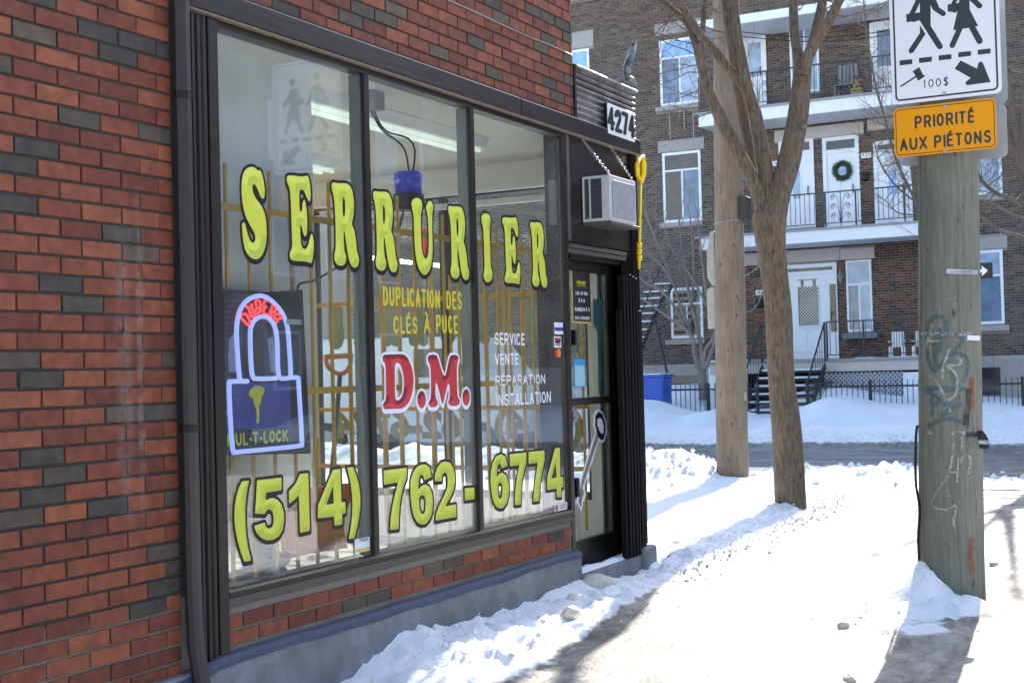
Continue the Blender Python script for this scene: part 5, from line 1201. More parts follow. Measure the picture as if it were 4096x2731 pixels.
# one way sign further down the street
OY = 17.2
ow = thing('one_way_sign', 'black one way sign with white arrow peeking out right of the pole', 'sign')
c0, c1 = GY(3840, 1058, OY), GY(3972, 1112, OY)
MB().prism(rrect(c0[0] - .1, c1[0], c1[1], c0[1] + .005, .02), frY(OY), 0, .004).build('plate', M_sk, ow)
zc = (c0[1] + c1[1]) / 2
MB().prism([(c0[0], zc - .02), (c0[0] + .255, zc - .02), (c0[0] + .25, zc - .065), (c1[0] - .055, zc), (c0[0] + .25, zc + .065), (c0[0] + .255, zc + .02), (c0[0], zc + .02)], frY(OY), .0041, .0055).build('arrow', M_wt, ow)
MB().tube([(c0[0] + .06, OY + .03, 0), (c0[0] + .06, OY + .03, c0[1] + .1)], .025, 10).build('post', M_steel, ow)

# ------------------------------------------------------------------ far utility pole
P2 = 15.3
pole2 = thing('utility_pole', 'pale brown pitted wooden utility pole behind the forked tree', 'pole')
def p2(z): return -5.292 + (z - .03) * .0165, .190 - .0065 * z
B = MB(); vs = []; fs = []; n = 32; zs = list(np.arange(-.3, 6.2, .2)) + [7, 9, 11.5]
for z in zs:
    cx, r = p2(z)
    for k in range(n):
        t = 2 * math.pi * k / n; rr_ = r * (1 + .02 * noise.noise(Vector((math.cos(t) * 3, math.sin(t) * 3, z * 1.1)))); vs.append((cx + rr_ * math.cos(t), P2 + rr_ * math.sin(t), z))
for i in range(len(zs) - 1):
    for k in range(n): fs.append((i * n + k, i * n + (k + 1) % n, (i + 1) * n + (k + 1) % n, (i + 1) * n + k))
B.add(vs, fs); B.build('shaft', M_pole2, pole2, smooth=True)
M_kh = mat('knot_dark', (.03, .025, .02), rough=.9)
for (px, py) in ((2930, 980), (2940, 1262), (2912, 1402), (2964, 1585), (2926, 1697), (2880, 1057), (2941, 1260 - 75)):
    x, z = GY(px, py, P2 - .18); cx, r = p2(z); y = P2 - math.sqrt(max(r * r - (x - cx) ** 2, 0)); MB().tube([(x, y + .01, z), (x, y - .004, z)], .011, 8).build('drill_hole', M_kh, pole2)
M_guard = mat('guard_grey', lin('a3a49f'), rough=.5, var=.1)
for (t0, t1, pl) in ((930, 1145, 2829), (1150, 1315, 2832)):
    xa, za = GY(pl, t0, P2); xb, zb = GY(pl, t1, P2); cx, r = p2((za + zb) / 2)
    B = MB(); B.prism([(xa, zb + .1 * (t0 == 930)), (xa + .06, zb), (xa + .10, zb), (xa + .10, za), (xa + .05, za), (xa, za - (.25 if t0 == 930 else .03))][::1], frY(P2), -.05, .05); bevel(B.build('cable_guard', M_guard, pole2), .01, 2)
xa, za = GY(2958, 790, P2); xb, zb = GY(2997, 880, P2)
bevel(boxo('meter_box', mat('box_brown', lin('3c3735'), rough=.5), pole2, xb - .10, xb, P2 - .1, P2 + .1, zb, za), .006)
cx, r = p2(GY(2900, 890, P2)[1]); zz = GY(2900, 892, P2)[1]
MB().tube([(cx + (r + .004) * math.cos(t), P2 + (r + .004) * math.sin(t), zz + .02 * math.cos(t)) for t in np.linspace(0, 2 * math.pi, 25)], .006, 5).build('wire_band', M_steel, pole2)
boxo('street_lamp_foot', M_guard, pole2, p2(1.2)[0] + .15, p2(1.2)[0] + .19, P2 - .06, P2 - .03, 1.0, 1.09)

# ------------------------------------------------------------------ trees
def pxm(Y): return Y * 1.01 / FPX
def limb(B, pts, Y, w0, w1, dy=0.0, n=14, rough=.05):
    P = []; m_ = len(pts)
    for i, p in enumerate(pts):
        yy_ = Y + dy * i / (m_ - 1); x, z = GY(p[0], p[1], yy_); P.append((x, yy_, z))
    Q = smooth_path(P, 5); k = len(Q); rad = []
    for i, q in enumerate(Q):
        w_ = (w0 + (w1 - w0) * i / (k - 1)) / 2 * pxm(q[1]); rad.append(w_ * (1 + rough * noise.noise(Vector(q) * 5)))
    B.tube(Q, rad, n); return Q, rad
def grow(B, p, d, L_, r, depth, rnd, up=.15):
    pts = [np.array(p)]; rad = [r]; d = np.array(d, float); d /= np.linalg.norm(d); steps = 4
    for i in range(steps):
        d = d + np.array([rnd.gauss(0, .22), rnd.gauss(0, .22), rnd.gauss(0, .16) + up * .3]); d /= np.linalg.norm(d); pts.append(pts[-1] + d * L_ / steps); rad.append(max(r * (1 - .55 * (i + 1) / steps), .0018))
    B.tube(pts, rad, 5 if r > .006 else 3, cap=False)
    if depth <= 0: return
    for i in range(1, steps + 1):
        for _ in range(rnd.choice((1, 1, 2))):
            a = rnd.uniform(0, 2 * math.pi); q = np.array([math.cos(a), math.sin(a), rnd.uniform(-.2, .8)]); nd = d * .7 + q * .75
            grow(B, pts[i], nd, L_ * rnd.uniform(.45, .72), max(rad[i] * .62, .0022), depth - 1, rnd, up)
TY = 12.45
tree = thing('street_tree', 'bare forked maple tree standing in the snow between the two poles', 'tree')
B = MB()
tr = [(3166, 2120), (3165, 2045), (3160, 1950), (3148, 1750), (3130, 1560), (3124, 1500), (3113, 1250), (3095, 1080), (3086, 1000), (3078, 920), (3075, 860), (3078, 800), (3080, 770)]
tw = [140, 130, 126, 122, 106, 106, 110, 112, 118, 136, 134, 84, 30]
Q = [(*[GY(p[0], p[1], TY)[0]], TY, GY(p[0], p[1], TY)[1]) for p in tr]
Qs = smooth_path(Q, 5); ws = np.interp(np.linspace(0, 1, len(Qs)), np.linspace(0, 1, len(tw)), tw)
vs = []; fs = []; n = 28
for i, q in enumerate(Qs):
    for k in range(n):
        t = 2 * math.pi * k / n; r_ = ws[i] / 2 * pxm(TY) * (1 + .06 * noise.noise(Vector((math.cos(t) * 1.6, math.sin(t) * 1.6, q[2] * 2.2))) + .02 * noise.noise(Vector((math.cos(t) * 6, math.sin(t) * 6, q[2] * 9)))) * (1 + .12 * max(0, 1 - i / 5))
        vs.append((q[0] + r_ * math.cos(t), q[1] + r_ * math.sin(t) * .95, q[2]))
for i in range(len(Qs) - 1):
    for k in range(n): fs.append((i * n + k, i * n + (k + 1) % n, (i + 1) * n + (k + 1) % n, (i + 1) * n + k))
B.add(vs, fs); B.build('trunk', M_bark, tree, smooth=True)
limbs = [([(3070, 960), (3044, 800), (3015, 730), (2974, 650), (2934, 577), (2895, 500), (2862, 430), (2835, 370), (2816, 306), (2800, 230), (2786, 178)], 66, 38, -.4),
         ([(2786, 190), (2755, 102), (2704, 51), (2643, 0), (2580, -60), (2500, -150)], 34, 14, -.3),
         ([(2804, 250), (2808, 150), (2815, 60), (2822, -60), (2830, -300)], 26, 16, .3),
         ([(3070, 950), (3034, 790), (3008, 700), (2988, 561), (2968, 450), (2950, 330), (2925, 160), (2908, 51), (2895, -80), (2880, -400)], 54, 32, .45),
         ([(3080, 950), (3072, 780), (3064, 689), (3048, 600), (3020, 459), (2988, 357), (2962, 230), (2940, 100), (2932, 0), (2928, -120), (2920, -420)], 70, 36, -.1),
         ([(2992, 372), (2960, 325), (2900, 258), (2857, 204), (2801, 138), (2752, 66), (2715, 0), (2660, -90), (2560, -260)], 44, 24, -.35),
         ([(3084, 960), (3113, 780), (3145, 690), (3166, 600), (3186, 500), (3200, 400), (3206, 330), (3213, 255)], 104, 72, .15),
         ([(3205, 290), (3190, 210), (3178, 130), (3172, 0), (3168, -120), (3160, -400)], 46, 28, .3),
         ([(3216, 265), (3240, 210), (3268, 160), (3316, 82), (3357, 0), (3400, -110), (3470, -350)], 52, 30, -.3),
         ([(3212, 290), (3235, 230), (3262, 130), (3292, 0), (3300, -100), (3310, -360)], 46, 30, .4)]
ends = []
for pts, w0, w1, dy in limbs:
    Bq = MB(); Q_, rad = limb(Bq, pts, TY, w0, w1, dy); Bq.build('limb', M_bark, tree, smooth=True); ends.append((Q_, rad))
# pruned knots
for px, py, s in ((3056, 610, 30), (3205, 500, 26)):
    x, z = GY(px, py, TY - .12); MB().tube([(x - .01, TY - .02, z - .01), (x, TY - .095, z), (x, TY - .10, z + .002)], [s / 2 * pxm(TY) * 1.0, s / 2 * pxm(TY) * .62, s / 2 * pxm(TY) * .4], 10).build('knot', M_bark2, tree, smooth=True)
rnd = random.Random(5); B = MB()
for Q_, rad in ends:
    for i in range(len(Q_) // 2, len(Q_), 4):
        p = Q_[i]
        if p[2] < 4.3: continue
        a = rnd.uniform(0, 6.28); grow(B, p, (math.cos(a), math.sin(a) * .7, .35), rnd.uniform(.4, .8), min(rad[i] * .2, .007), 1 + (p[2] > 4.6), rnd)
for (px, py, dx, dz) in ((2786, 178, -1, .2), (2830, 345, -1, .15), (2846, 395, -1, .2), (2700, 60, -1, -.3), (2700, 50, -.8, -.8), (2650, 10, -.7, -.5), (2790, 290, -1, .1), (2830, 250, -.9, -.1), (2600, 20, -.9, -.2), (3300, 90, 1, .1), (3320, 60, 1, -.05), (3340, 40, 1, .2), (2865, 440, -1, -.1)):
    x, z = GY(px, py, TY - .2); grow(B, (x, TY - .2, z), (dx, rnd.uniform(-.5, .5), dz), rnd.uniform(.5, .75), .0065, 2, rnd, up=.0)
B.build('twigs', M_bark2, tree, kind='stuff')

# tree at the right edge, behind the signs
T2 = 20.0
tree2 = thing('street_tree', 'bare tree at the right edge with low branches behind the signs', 'tree')
B = MB(); limb(B, [(4190, 1880), (4186, 1500), (4180, 1200), (4165, 950), (4135, 760), (4105, 640)], T2, 84, 62); B.build('trunk', M_bark2, tree2, smooth=True)
e2 = []
for pts, w0, w1 in (([(4100, 830), (4050, 800), (3990, 775), (3940, 738), (3915, 700), (3880, 640), (3850, 560)], 19, 8), ([(4110, 880), (4060, 862), (3990, 830), (3915, 798), (3860, 770)], 14, 6), ([(4112, 960), (4060, 940), (4005, 925), (3950, 890), (3915, 858), (3880, 820)], 18, 7),
                    ([(4085, 700), (4070, 560), (4050, 420), (4020, 250), (4000, 80), (3990, -200)], 26, 12), ([(4085, 680), (4095, 500), (4110, 300), (4130, 0), (4150, -300)], 40, 20), ([(4080, 640), (4030, 520), (3980, 380), (3930, 200), (3860, 0), (3800, -200)], 20, 9)):
    Bq = MB(); e2.append(limb(Bq, pts, T2, w0, w1, rng.uniform(-.8, .8))); Bq.build('limb', M_bark2, tree2, smooth=True)
B = MB(); rnd = random.Random(8)
for Q_, rad in e2:
    for i in range(4, len(Q_), 2):
        a = rnd.uniform(0, 6.28); grow(B, Q_[i], (math.cos(a) * 1.0 - .3, math.sin(a), .3), rnd.uniform(.7, 1.4), rad[i] * .2 + .003, 2, rnd)
B.build('twigs', M_bark2, tree2, kind='stuff')
# slender twiggy tree left of the signs, across the side street
T3 = 27.0
tree3 = thing('young_tree', 'slender young tree with reddish twigs in front of the upper balcony', 'tree')
e3 = []
for pts, w0, w1 in (([(3760, 1640), (3750, 1200), (3720, 950), (3640, 760), (3585, 640), (3540, 480), (3500, 330), (3470, 150), (3450, -50)], 13, 6), ([(3660, 800), (3640, 600), (3640, 400), (3660, 200), (3690, -100)], 11, 5), ([(3650, 800), (3580, 740), (3520, 650), (3495, 560)], 8, 4), ([(3650, 860), (3590, 850), (3540, 800)], 7, 3)):
    Bq = MB(); e3.append(limb(Bq, pts, T3, w0, w1, n=8)); Bq.build('stem', M_bark2, tree3, smooth=True)
B = MB(); rnd = random.Random(12)
for Q_, rad in e3:
    for i in range(6, len(Q_), 1):
        if Q_[i][2] < 3.5: continue
        a = rnd.uniform(0, 6.28); grow(B, Q_[i], (math.cos(a), math.sin(a) * .5, .5), rnd.uniform(.35, .8), .009, 2, rnd)
B.build('twigs', mat('red_twig', lin('6e5a50'), rough=.8), tree3, kind='stuff')
# multi stem shrub by the left fence
S4 = 31.4
shr = thing('bare_shrub', 'bare multi stemmed grey shrub behind the left fence', 'shrub')
B = MB(); limb(B, [(2812, 1600), (2808, 1520), (2805, 1480)], S4, 34, 36); B.build('trunk', M_bark3, shr, smooth=True)
rnd = random.Random(21); e4 = []
for pts, w0, w1 in (([(2800, 1490), (2780, 1420), (2772, 1360), (2745, 1320), (2700, 1290), (2660, 1260), (2600, 1215), (2540, 1180)], 24, 6), ([(2790, 1470), (2776, 1380), (2750, 1300), (2720, 1220), (2690, 1120), (2650, 1020), (2600, 900), (2570, 800)], 22, 6), ([(2800, 1480), (2805, 1400), (2790, 1320), (2760, 1200), (2740, 1080), (2725, 960), (2712, 850)], 22, 6),
                    ([(2812, 1480), (2822, 1400), (2850, 1360), (2860, 1300), (2830, 1200), (2815, 1100), (2800, 960), (2790, 850)], 22, 6), ([(2815, 1480), (2850, 1400), (2866, 1320), (2875, 1200), (2860, 1080), (2855, 940)], 20, 5), ([(2745, 1320), (2700, 1230), (2640, 1160), (2580, 1130), (2545, 1090)], 14, 5), ([(2760, 1230), (2775, 1100), (2770, 980), (2760, 860)], 12, 5),
                    ([(2700, 1150), (2660, 1080), (2620, 1040), (2560, 980)], 10, 4), ([(2830, 1230), (2790, 1150), (2745, 1080), (2700, 1020), (2660, 930)], 12, 4), ([(2860, 1240), (2900, 1150), (2990, 1100), (3040, 1060), (3070, 980)], 11, 4), ([(2870, 1300), (2960, 1260), (3020, 1230), (3060, 1150)], 9, 4)):
    Bq = MB(); e4.append(limb(Bq, pts, S4, w0, w1, rnd.uniform(-.6, .6), n=8)); Bq.build('stem', M_bark3, shr, smooth=True)
B = MB()
for Q_, rad in e4:
    for i in range(10, len(Q_), 2):
        a = rnd.uniform(0, 6.28); grow(B, Q_[i], (math.cos(a) * .45, math.sin(a) * .4, 1), rnd.uniform(.5, 1.1), .009, 1, rnd, up=.6)
B.build('twigs', M_bark3, shr, kind='stuff')

# ice and dirty snow lumps lying about
M_lump = mat('dirty_ice', lin('d6cbbd'), rough=.6, var=.12, scale=20, bump=.35, bscale=30)
def rock(name, x, y, s, label, cat='ice chunk', m_=None, flat=.6, grp=None):
    me_ = bpy.data.meshes.new(name); import bmesh
    bm = bmesh.new(); bmesh.ops.create_icosphere(bm, subdivisions=3, radius=1)
    sd_ = rng.uniform(0, 50)
    for v in bm.verts:
        q = v.co.copy(); f = 1 + .38 * noise.noise(q * 1.3 + Vector((sd_, 0, 0))) + .14 * noise.noise(q * 3.4 + Vector((0, sd_, 0))); v.co = Vector((q.x * f * s[0], q.y * f * s[1], q.z * f * s[2]))
    bm.to_mesh(me_); bm.free(); me_.materials.append(m_ or M_lump); me_.polygons.foreach_set('use_smooth', [True] * len(me_.polygons))
    o = link(name, me_, None); o.location = (x, y, hat(x, y) + s[2] * .45); o.rotation_euler = (0, 0, rng.uniform(0, 6)); return tag(o, label, cat, grp)
def gxy(px, py, z=.03): return GZ(px, py, z)
x, y = gxy(2385, 2372); rock('ice_chunk', x, y, (.075, .10, .05), 'largest brown tinted lump of ice near the shop doorway')
x, y = gxy(2440, 2385); rock('ice_chunk', x, y, (.055, .07, .035), 'smaller white lump of ice touching the largest lump', m_=M_snow)
x, y = gxy(2290, 2425); rock('ice_chunk', x, y, (.035, .035, .03), 'small round beige ice lump left of the largest lump')
x, y = gxy(2287, 2478); rock('ice_chunk', x, y, (.055, .05, .04), 'grey ice lump on the snow in front of the foundation')
x, y = gxy(3375, 2500); rock('ice_chunk', x, y, (.03, .03, .026), 'small grey ice lump on the sidewalk left of the pole mound')
x, y = gxy(3398, 2695); rock('ice_chunk', x, y, (.034, .03, .022), 'small ice lump on the sidewalk at the bottom of the photo')
x, y = gxy(3975, 2245); rock('ice_chunk', x, y, (.03, .03, .022), 'small ice lump on the snow right of the pole')
B = MB(); rnd = random.Random(3)
def crumbs(B, cx, cy, sx, sy, n_, s0, s1):
    for _ in range(n_):
        x = cx + rnd.gauss(0, sx); y = cy + rnd.gauss(0, sy)
        if x < -3.62 and y < 8.8: continue
        s = rnd.uniform(s0, s1); z = hat(x, y) + s * .3
        d = [1 + rnd.uniform(-.3, .3) for _ in range(6)]
        B.add([(x + s * d[0], y, z), (x, y + s * d[1], z), (x - s * d[2], y, z), (x, y - s * d[3], z), (x, y, z + s * .8 * d[4]), (x, y, z - s)], [(0, 1, 4), (1, 2, 4), (2, 3, 4), (3, 0, 4), (1, 0, 5), (2, 1, 5), (3, 2, 5), (0, 3, 5)])
for t in np.linspace(0, 1, 30): crumbs(B, np.interp(t, [0, .3, 1], [-3.35, -3.45, -3.6]), 8.4 + t * 5.2, .10, .12, 12, .006, .018)
crumbs(B, -3.2, 6.6, .2, .9, 30, .004, .012); crumbs(B, -1.7, 7.5, .25, .25, 30, .004, .011); crumbs(B, -6.6, 15.3, .9, .6, 160, .015, .05); crumbs(B, -3.4, 16.4, 1.2, .5, 160, .015, .045)
crumbs(B, -3.45, 5.8, .18, .7, 60, .006, .02)
B.build('snow_crumbs', mat('snow_lump', (.80, .79, .78), rough=.8, var=.1), None, kind='stuff')
# ------------------------------------------------------------------ row of flats across the side street
YF = 34.5; YB = 33.0
flats = thing('apartment_building', 'brown brick three storey building with white balconies across the side street', 'building')
def fr4(pl, pt, pr, pb, Y=YF):
    return GY(pl, (pt + pb) / 2, Y)[0], GY(pr, (pt + pb) / 2, Y)[0], GY((pl + pr) / 2, pb, Y)[1], GY((pl + pr) / 2, pt, Y)[1]
openings = []
WNDW = mat('window_pvc', (.72, .75, .80), rough=.4)
M_stone = mat('grey_limestone', lin('9c9693'), rough=.8, var=.1, scale=6, bump=.1)
M_cream = mat('cream_lintel', lin('bdb5ae'), rough=.8, var=.05, scale=2)
M_fascia = mat('white_fascia', (.72, .73, .76), rough=.45, var=.03, scale=2)
M_soff = mat('soffit_panel', lin('dcdadb'), rough=.5)
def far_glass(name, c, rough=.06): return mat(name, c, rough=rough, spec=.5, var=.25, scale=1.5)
FG = {'curtain_refl': far_glass('pane_curtain_refl', lin('93a5bd'), .12), 'dark': far_glass('pane_dark', (.035, .038, .045)), 'blue': far_glass('pane_blue', lin('86aee8'), .08), 'mid': far_glass('pane_mid', lin('66778f')), 'warm': far_glass('pane_warm', lin('4d413b')), 'stained': far_glass('pane_stained', lin('33363a'))}  # base colours mix curtains with reflections painted into the panes
def window(pl, pt, pr, pb, rows, name='window', sill=None, lintel=None, depth=.05, fw=.07):
    x0, x1, z0, z1 = fr4(pl, pt, pr, pb); openings.append((x0, x1, z0, z1))
    B = MB(); ya, yb = YF - .02, YF + .06
    B.box(x0, x0 + fw, ya, yb, z0, z1); B.box(x1 - fw, x1, ya, yb, z0, z1); B.box(x0 + fw, x1 - fw, ya, yb, z0, z0 + fw); B.box(x0 + fw, x1 - fw, ya, yb, z1 - fw, z1)
    fo = None; cells = []; zt = z1 - fw
    H_ = z1 - z0 - 2 * fw
    for k, (frac, cols, kind_) in enumerate(rows):
        zb = zt - H_ * frac
        if k < len(rows) - 1: B.box(x0 + fw, x1 - fw, ya + .01, yb - .01, zb - .025, zb + .025)
        cw = (x1 - x0 - 2 * fw) / cols
        for c in range(cols):
            if c: B.box(x0 + fw + c * cw - .022, x0 + fw + c * cw + .022, ya + .015, yb - .015, zb + .025, zt - .025)
            cells.append((x0 + fw + c * cw, x0 + fw + (c + 1) * cw, zb, zt, kind_[c] if isinstance(kind_, (list, tuple)) else kind_))
        zt = zb
    fo = B.build(name, WNDW, flats)
    for a, c, d, e, kd in cells: boxo('pane', FG[kd], fo, a, c, YF - .002, YF + .009, d, e)
    if sill: q = fr4(*sill); boxo('sill', M_stone, fo, q[0], q[1], YF - .10, YF + .05, q[2], q[3], .008); openings.append(q)
    if lintel: q = fr4(*lintel); boxo('lintel', M_stone, fo, q[0], q[1], YF - .02, YF + .05, q[2], q[3], .006); openings.append(q)
    return fo
window(2640, 155, 2798, 419, [(.26, 1, 'blue'), (.74, 2, ['mid', 'curtain_refl'])], sill=(2626, 422, 2806, 440), lintel=(2618, 92, 2812, 130))
window(2653, 607, 2806, 888, [(.24, 1, 'warm'), (.76, 2, ['warm', 'mid'])], sill=(2640, 890, 2815, 908), lintel=(2632, 560, 2818, 604))
window(2684, 1150, 2812, 1352, [(.3, 1, 'dark'), (.7, 2, ['warm', 'dark'])], sill=(2666, 1357, 2822, 1377))
window(2240, 202, 2360, 470, [(.3, 1, 'blue'), (.7, 2, ['blue', 'mid'])], lintel=(2230, 134, 2374, 196))
window(3800, 560, 4008, 783, [(.3, 1, 'blue'), (.7, 1, 'curtain_refl')], sill=(3790, 786, 4030, 806), lintel=(3790, 520, 4030, 556))
window(3820, 1003, 4015, 1298, [(.33, 1, 'curtain_refl'), (.67, 1, 'mid')], sill=(3810, 1302, 4040, 1326), lintel=(3800, 950, 4030, 1000))
window(3387, 1040, 3489, 1326, [(.33, 1, 'curtain_refl'), (.67, 2, ['mid', 'curtain_refl'])], fw=.05)
window(3160, 100, 3277, 372, [(1, 2, ['mid', 'curtain_refl'])], fw=.06)
# planter under the porch window
q = fr4(3375, 1332, 3512, 1354, YF - .2); pb_ = boxo('window_box', mat('planter_grey', lin('70747c'), rough=.6), flats, q[0], q[1], YF - .32, YF - .06, q[2], q[3], .01)
# doors
M_dw = mat('door_white', (.74, .77, .82), rough=.4)
def fdoor(pl, pt, pr, pb, slab_t, transom=None, glass=None, panels=True, handle=True):
    x0, x1, z0, z1 = fr4(pl, pt, pr, pb); openings.append((x0, x1, z0, z1)); f = .10
    B = MB(); B.box(x0, x0 + f, YF - .03, YF + .06, z0, z1); B.box(x1 - f, x1, YF - .03, YF + .06, z0, z1); B.box(x0 + f, x1 - f, YF - .03, YF + .06, z1 - f, z1)
    zs_ = GY((pl + pr) / 2, slab_t, YF)[1]; B.box(x0 + f, x1 - f, YF - .025, YF + .05, zs_, zs_ + .10)
    d_ = B.build('front_door', M_dw, flats)
    if transom is not None: boxo('transom_pane', FG[transom], d_, x0 + f + .02, x1 - f - .02, YF - .004, YF + .009, zs_ + .10, z1 - f)
    boxo('door_slab', M_dw, d_, x0 + f, x1 - f, YF + .0, YF + .055, z0, zs_, .004)
    xa, xb = x0 + f, x1 - f; w_ = xb - xa; h_ = zs_ - z0
    if panels:
        for (u0, u1, v0, v1) in ((.13, .46, .08, .34), (.54, .87, .08, .34), (.13, .46, .40, .80), (.54, .87, .40, .80), (.13, .36, .86, .94), (.42, .60, .86, .94), (.66, .87, .86, .94)):
            if glass and v1 > .38 and v0 < .85: continue
            bevel(boxo('door_panel', M_dw, d_, xa + u0 * w_, xa + u1 * w_, YF - .014, YF - .0005, z0 + v0 * h_, z0 + v1 * h_), .008)
    if glass:
        g0, g1, g2, g3, kd = glass; boxo('door_pane', FG[kd], d_, xa + g0 * w_, xa + g1 * w_, YF - .006, YF - .0005, z0 + g2 * h_, z0 + g3 * h_)
        B = MB(); B.box(xa + g0 * w_ - .035, xa + g0 * w_ - .001, YF - .016, YF - .0005, z0 + g2 * h_ - .035, z0 + g3 * h_ + .035); B.box(xa + g1 * w_ + .001, xa + g1 * w_ + .035, YF - .016, YF - .0005, z0 + g2 * h_ - .035, z0 + g3 * h_ + .035)
        B.box(xa + g0 * w_, xa + g1 * w_, YF - .015, YF - .0005, z0 + g3 * h_ + .001, z0 + g3 * h_ + .035); B.box(xa + g0 * w_, xa + g1 * w_, YF - .015, YF - .0005, z0 + g2 * h_ - .035, z0 + g2 * h_ - .001); B.build('pane_frame', M_dw, d_)
    if handle: MB().tube([(xb - .07, YF - .03, z0 + .44 * h_), (xb - .07, YF - .05, z0 + .5 * h_), (xb - .07, YF - .03, z0 + .56 * h_)], .014, 6).build('handle', M_black, d_)
    return d_
fdoor(2972, 112, 3067, 424, 150, None, (.1, .9, .42, .92, 'curtain_refl'), panels=False)
fdoor(3482, 86, 3600, 376, 100, None, (.15, .85, .40, .93, 'mid'), panels=False)
fdoor(3119, 556, 3259, 912, 620, 'stained', (.35, .62, .40, .78, 'curtain_refl'))
dD = fdoor(3294, 545, 3440, 905, 612, 'stained')
fdoor(3497, 560, 3648, 890, 612, 'stained', (.35, .62, .40, .75, 'blue'))
fdoor(3120, 1056, 3352, 1436, 1100, 'dark', (.30, .70, .40, .95, 'warm'))
q = fr4(3322, 1136, 3347, 1326); boxo('sidelight', FG['dark'], flats, q[0], q[1], YF - .04, YF - .031, q[2], q[3])
# diamond grille in the porch door pane
q = fr4(3199, 1139, 3279, 1332); B = MB()
for k in range(-8, 9):
    for s in (-1, 1):
        cx = (q[0] + q[1]) / 2 + k * .085; a = (cx - s * (q[3] - q[2]) / 2, q[2]); c = (cx + s * (q[3] - q[2]) / 2, q[3])
        ts = [0, 1]
        for xl, sg_ in ((q[0], 1), (q[1], -1)):
            t_ = (xl - a[0]) / (c[0] - a[0])
            if (c[0] - a[0]) * sg_ > 0: ts[0] = max(ts[0], t_)
            else: ts[1] = min(ts[1], t_)
        if ts[1] - ts[0] > .03: B.bar((a[0] + (c[0] - a[0]) * ts[0], YF - .012, a[1] + (c[1] - a[1]) * ts[0]), (a[0] + (c[0] - a[0]) * ts[1], YF - .012, a[1] + (c[1] - a[1]) * ts[1]), .008, .008)
B.build('door_grille', M_dw, flats, kind='stuff')
# lintels and stone band
for (a, b_, c, d, lab) in ((3098, 505, 3456, 552, 0), (3470, 472, 3640, 515, 0), (2960, 1003, 3360, 1052, 0), (3362, 992, 3498, 1036, 0), (2960, 60, 3080, 108, 0)):
    q = fr4(a, b, c, d) if False else fr4(a, b_, c, d); boxo('door_lintel', M_cream, flats, q[0], q[1], YF - .035, YF + .04, q[2], q[3], .006); openings.append(q)
def zY(px, py, Y=YF): return GY(px, py, Y)[1]
zb0, zb1 = zY(3980, 1520), zY(3980, 1422)
boxo('foundation_wall', M_stone, flats, -30, 13.95, YF - .03, YF + .3, -.3, zb1, .005)
for a, c, t_, b_ in ((3850, 4003, 1470, 1580), (2690, 2795, 1502, 1560)):
    q = fr4(a, t_, c, b_); boxo('basement_window', FG['dark'], flats, q[0], q[1], YF - .045, YF - .032, q[2], q[3])
for x in np.arange(-29, 6, 1.25): boxo('stone_joint', mat('joint_dark', lin('6a6562'), rough=.9), flats, x, x + .012, YF - .032, YF - .0305, zb1 - .45, zb1 - .01)
# brick field, every brick real, joined
HB = 11.75
boxo('wall', mat('far_mortar', lin('968b86'), rough=.9), flats, -30, 13.95, YF + .012, YF + 9, zb1, HB)
boxo('cornice', M_stone, flats, -30.1, 13.7, YF - .12, YF + 9, HB, HB + .18)
CF_, LF_ = .0668, .2
px0, px1 = GY(2960, 1200, YF)[0], GY(3690, 1200, YF)[0]
OR = (px0, px1, zY(3400, 1440), zY(3400, 990))
vl, cl = [], []
ks = np.arange(int((HB - zb1) / CF_)); xsb = np.arange(-24, 13.4, LF_)
for k in ks:
    z0 = zb1 + .006 + k * CF_; z1 = z0 + .053; xo = xsb + (0.1 if k % 2 else 0)
    keep = np.ones(len(xo), bool)
    a = xo.copy(); c = xo + .186
    for (o0, o1, o2, o3) in openings:
        if z1 > o2 and z0 < o3:
            inside = (a < o1) & (c > o0); full = (a >= o0) & (c <= o1); keep &= ~full
            c = np.where(inside & (a < o0), np.minimum(c, o0), c); a = np.where(inside & (c > o1) & (a >= o0), np.maximum(a, o1), a)
    keep &= (c - a) > .02
    a, c = a[keep], c[keep]; m_ = len(a)
    vl.append(np.stack([np.stack([a, np.full(m_, YF), np.full(m_, z0)], -1), np.stack([c, np.full(m_, YF), np.full(m_, z0)], -1), np.stack([c, np.full(m_, YF), np.full(m_, z1)], -1), np.stack([a, np.full(m_, YF), np.full(m_, z1)], -1),
                        np.stack([a, np.full(m_, YF + .014), np.full(m_, z0)], -1), np.stack([c, np.full(m_, YF + .014), np.full(m_, z0)], -1), np.stack([c, np.full(m_, YF + .014), np.full(m_, z1)], -1), np.stack([a, np.full(m_, YF + .014), np.full(m_, z1)], -1)], 1))
    inor = ((a + c) / 2 > OR[0]) & ((a + c) / 2 < OR[1]) & (z0 > OR[2]) & (z0 < OR[3] + .1)
    midz = (z0 > zY(3400, 905)) & (z0 < zY(3400, 480)) & ((a + c) / 2 > GY(3430, 700, YF)[0]) & ((a + c) / 2 < GY(3500, 700, YF)[0])
    P1 = np.array([lin(h) for h in ('64554a', '69584a', '5a4e47', '443d3a', '4c4440', '6e5e4d', '62504a', '564e48')]); P2_ = np.array([lin(h) for h in ('704a33', '64422f', '785238', '3b322c', '45392f', '6c4831', '584030', '37302b')])
    i1 = rng.integers(0, 8, m_); colr = np.where((inor | midz)[:, None], P2_[i1], P1[i1]) * rng.uniform(.9, 1.1, (m_, 1)); cl.append(colr)
V_ = np.concatenate(vl).reshape(-1, 3); C_ = np.concatenate(cl); nb_ = len(C_)
fq = np.array([[0, 1, 2, 3], [0, 4, 5, 1], [1, 5, 6, 2], [2, 6, 7, 3], [3, 7, 4, 0]]); Fb = (np.arange(nb_)[:, None, None] * 8 + fq[None]).reshape(-1, 4)
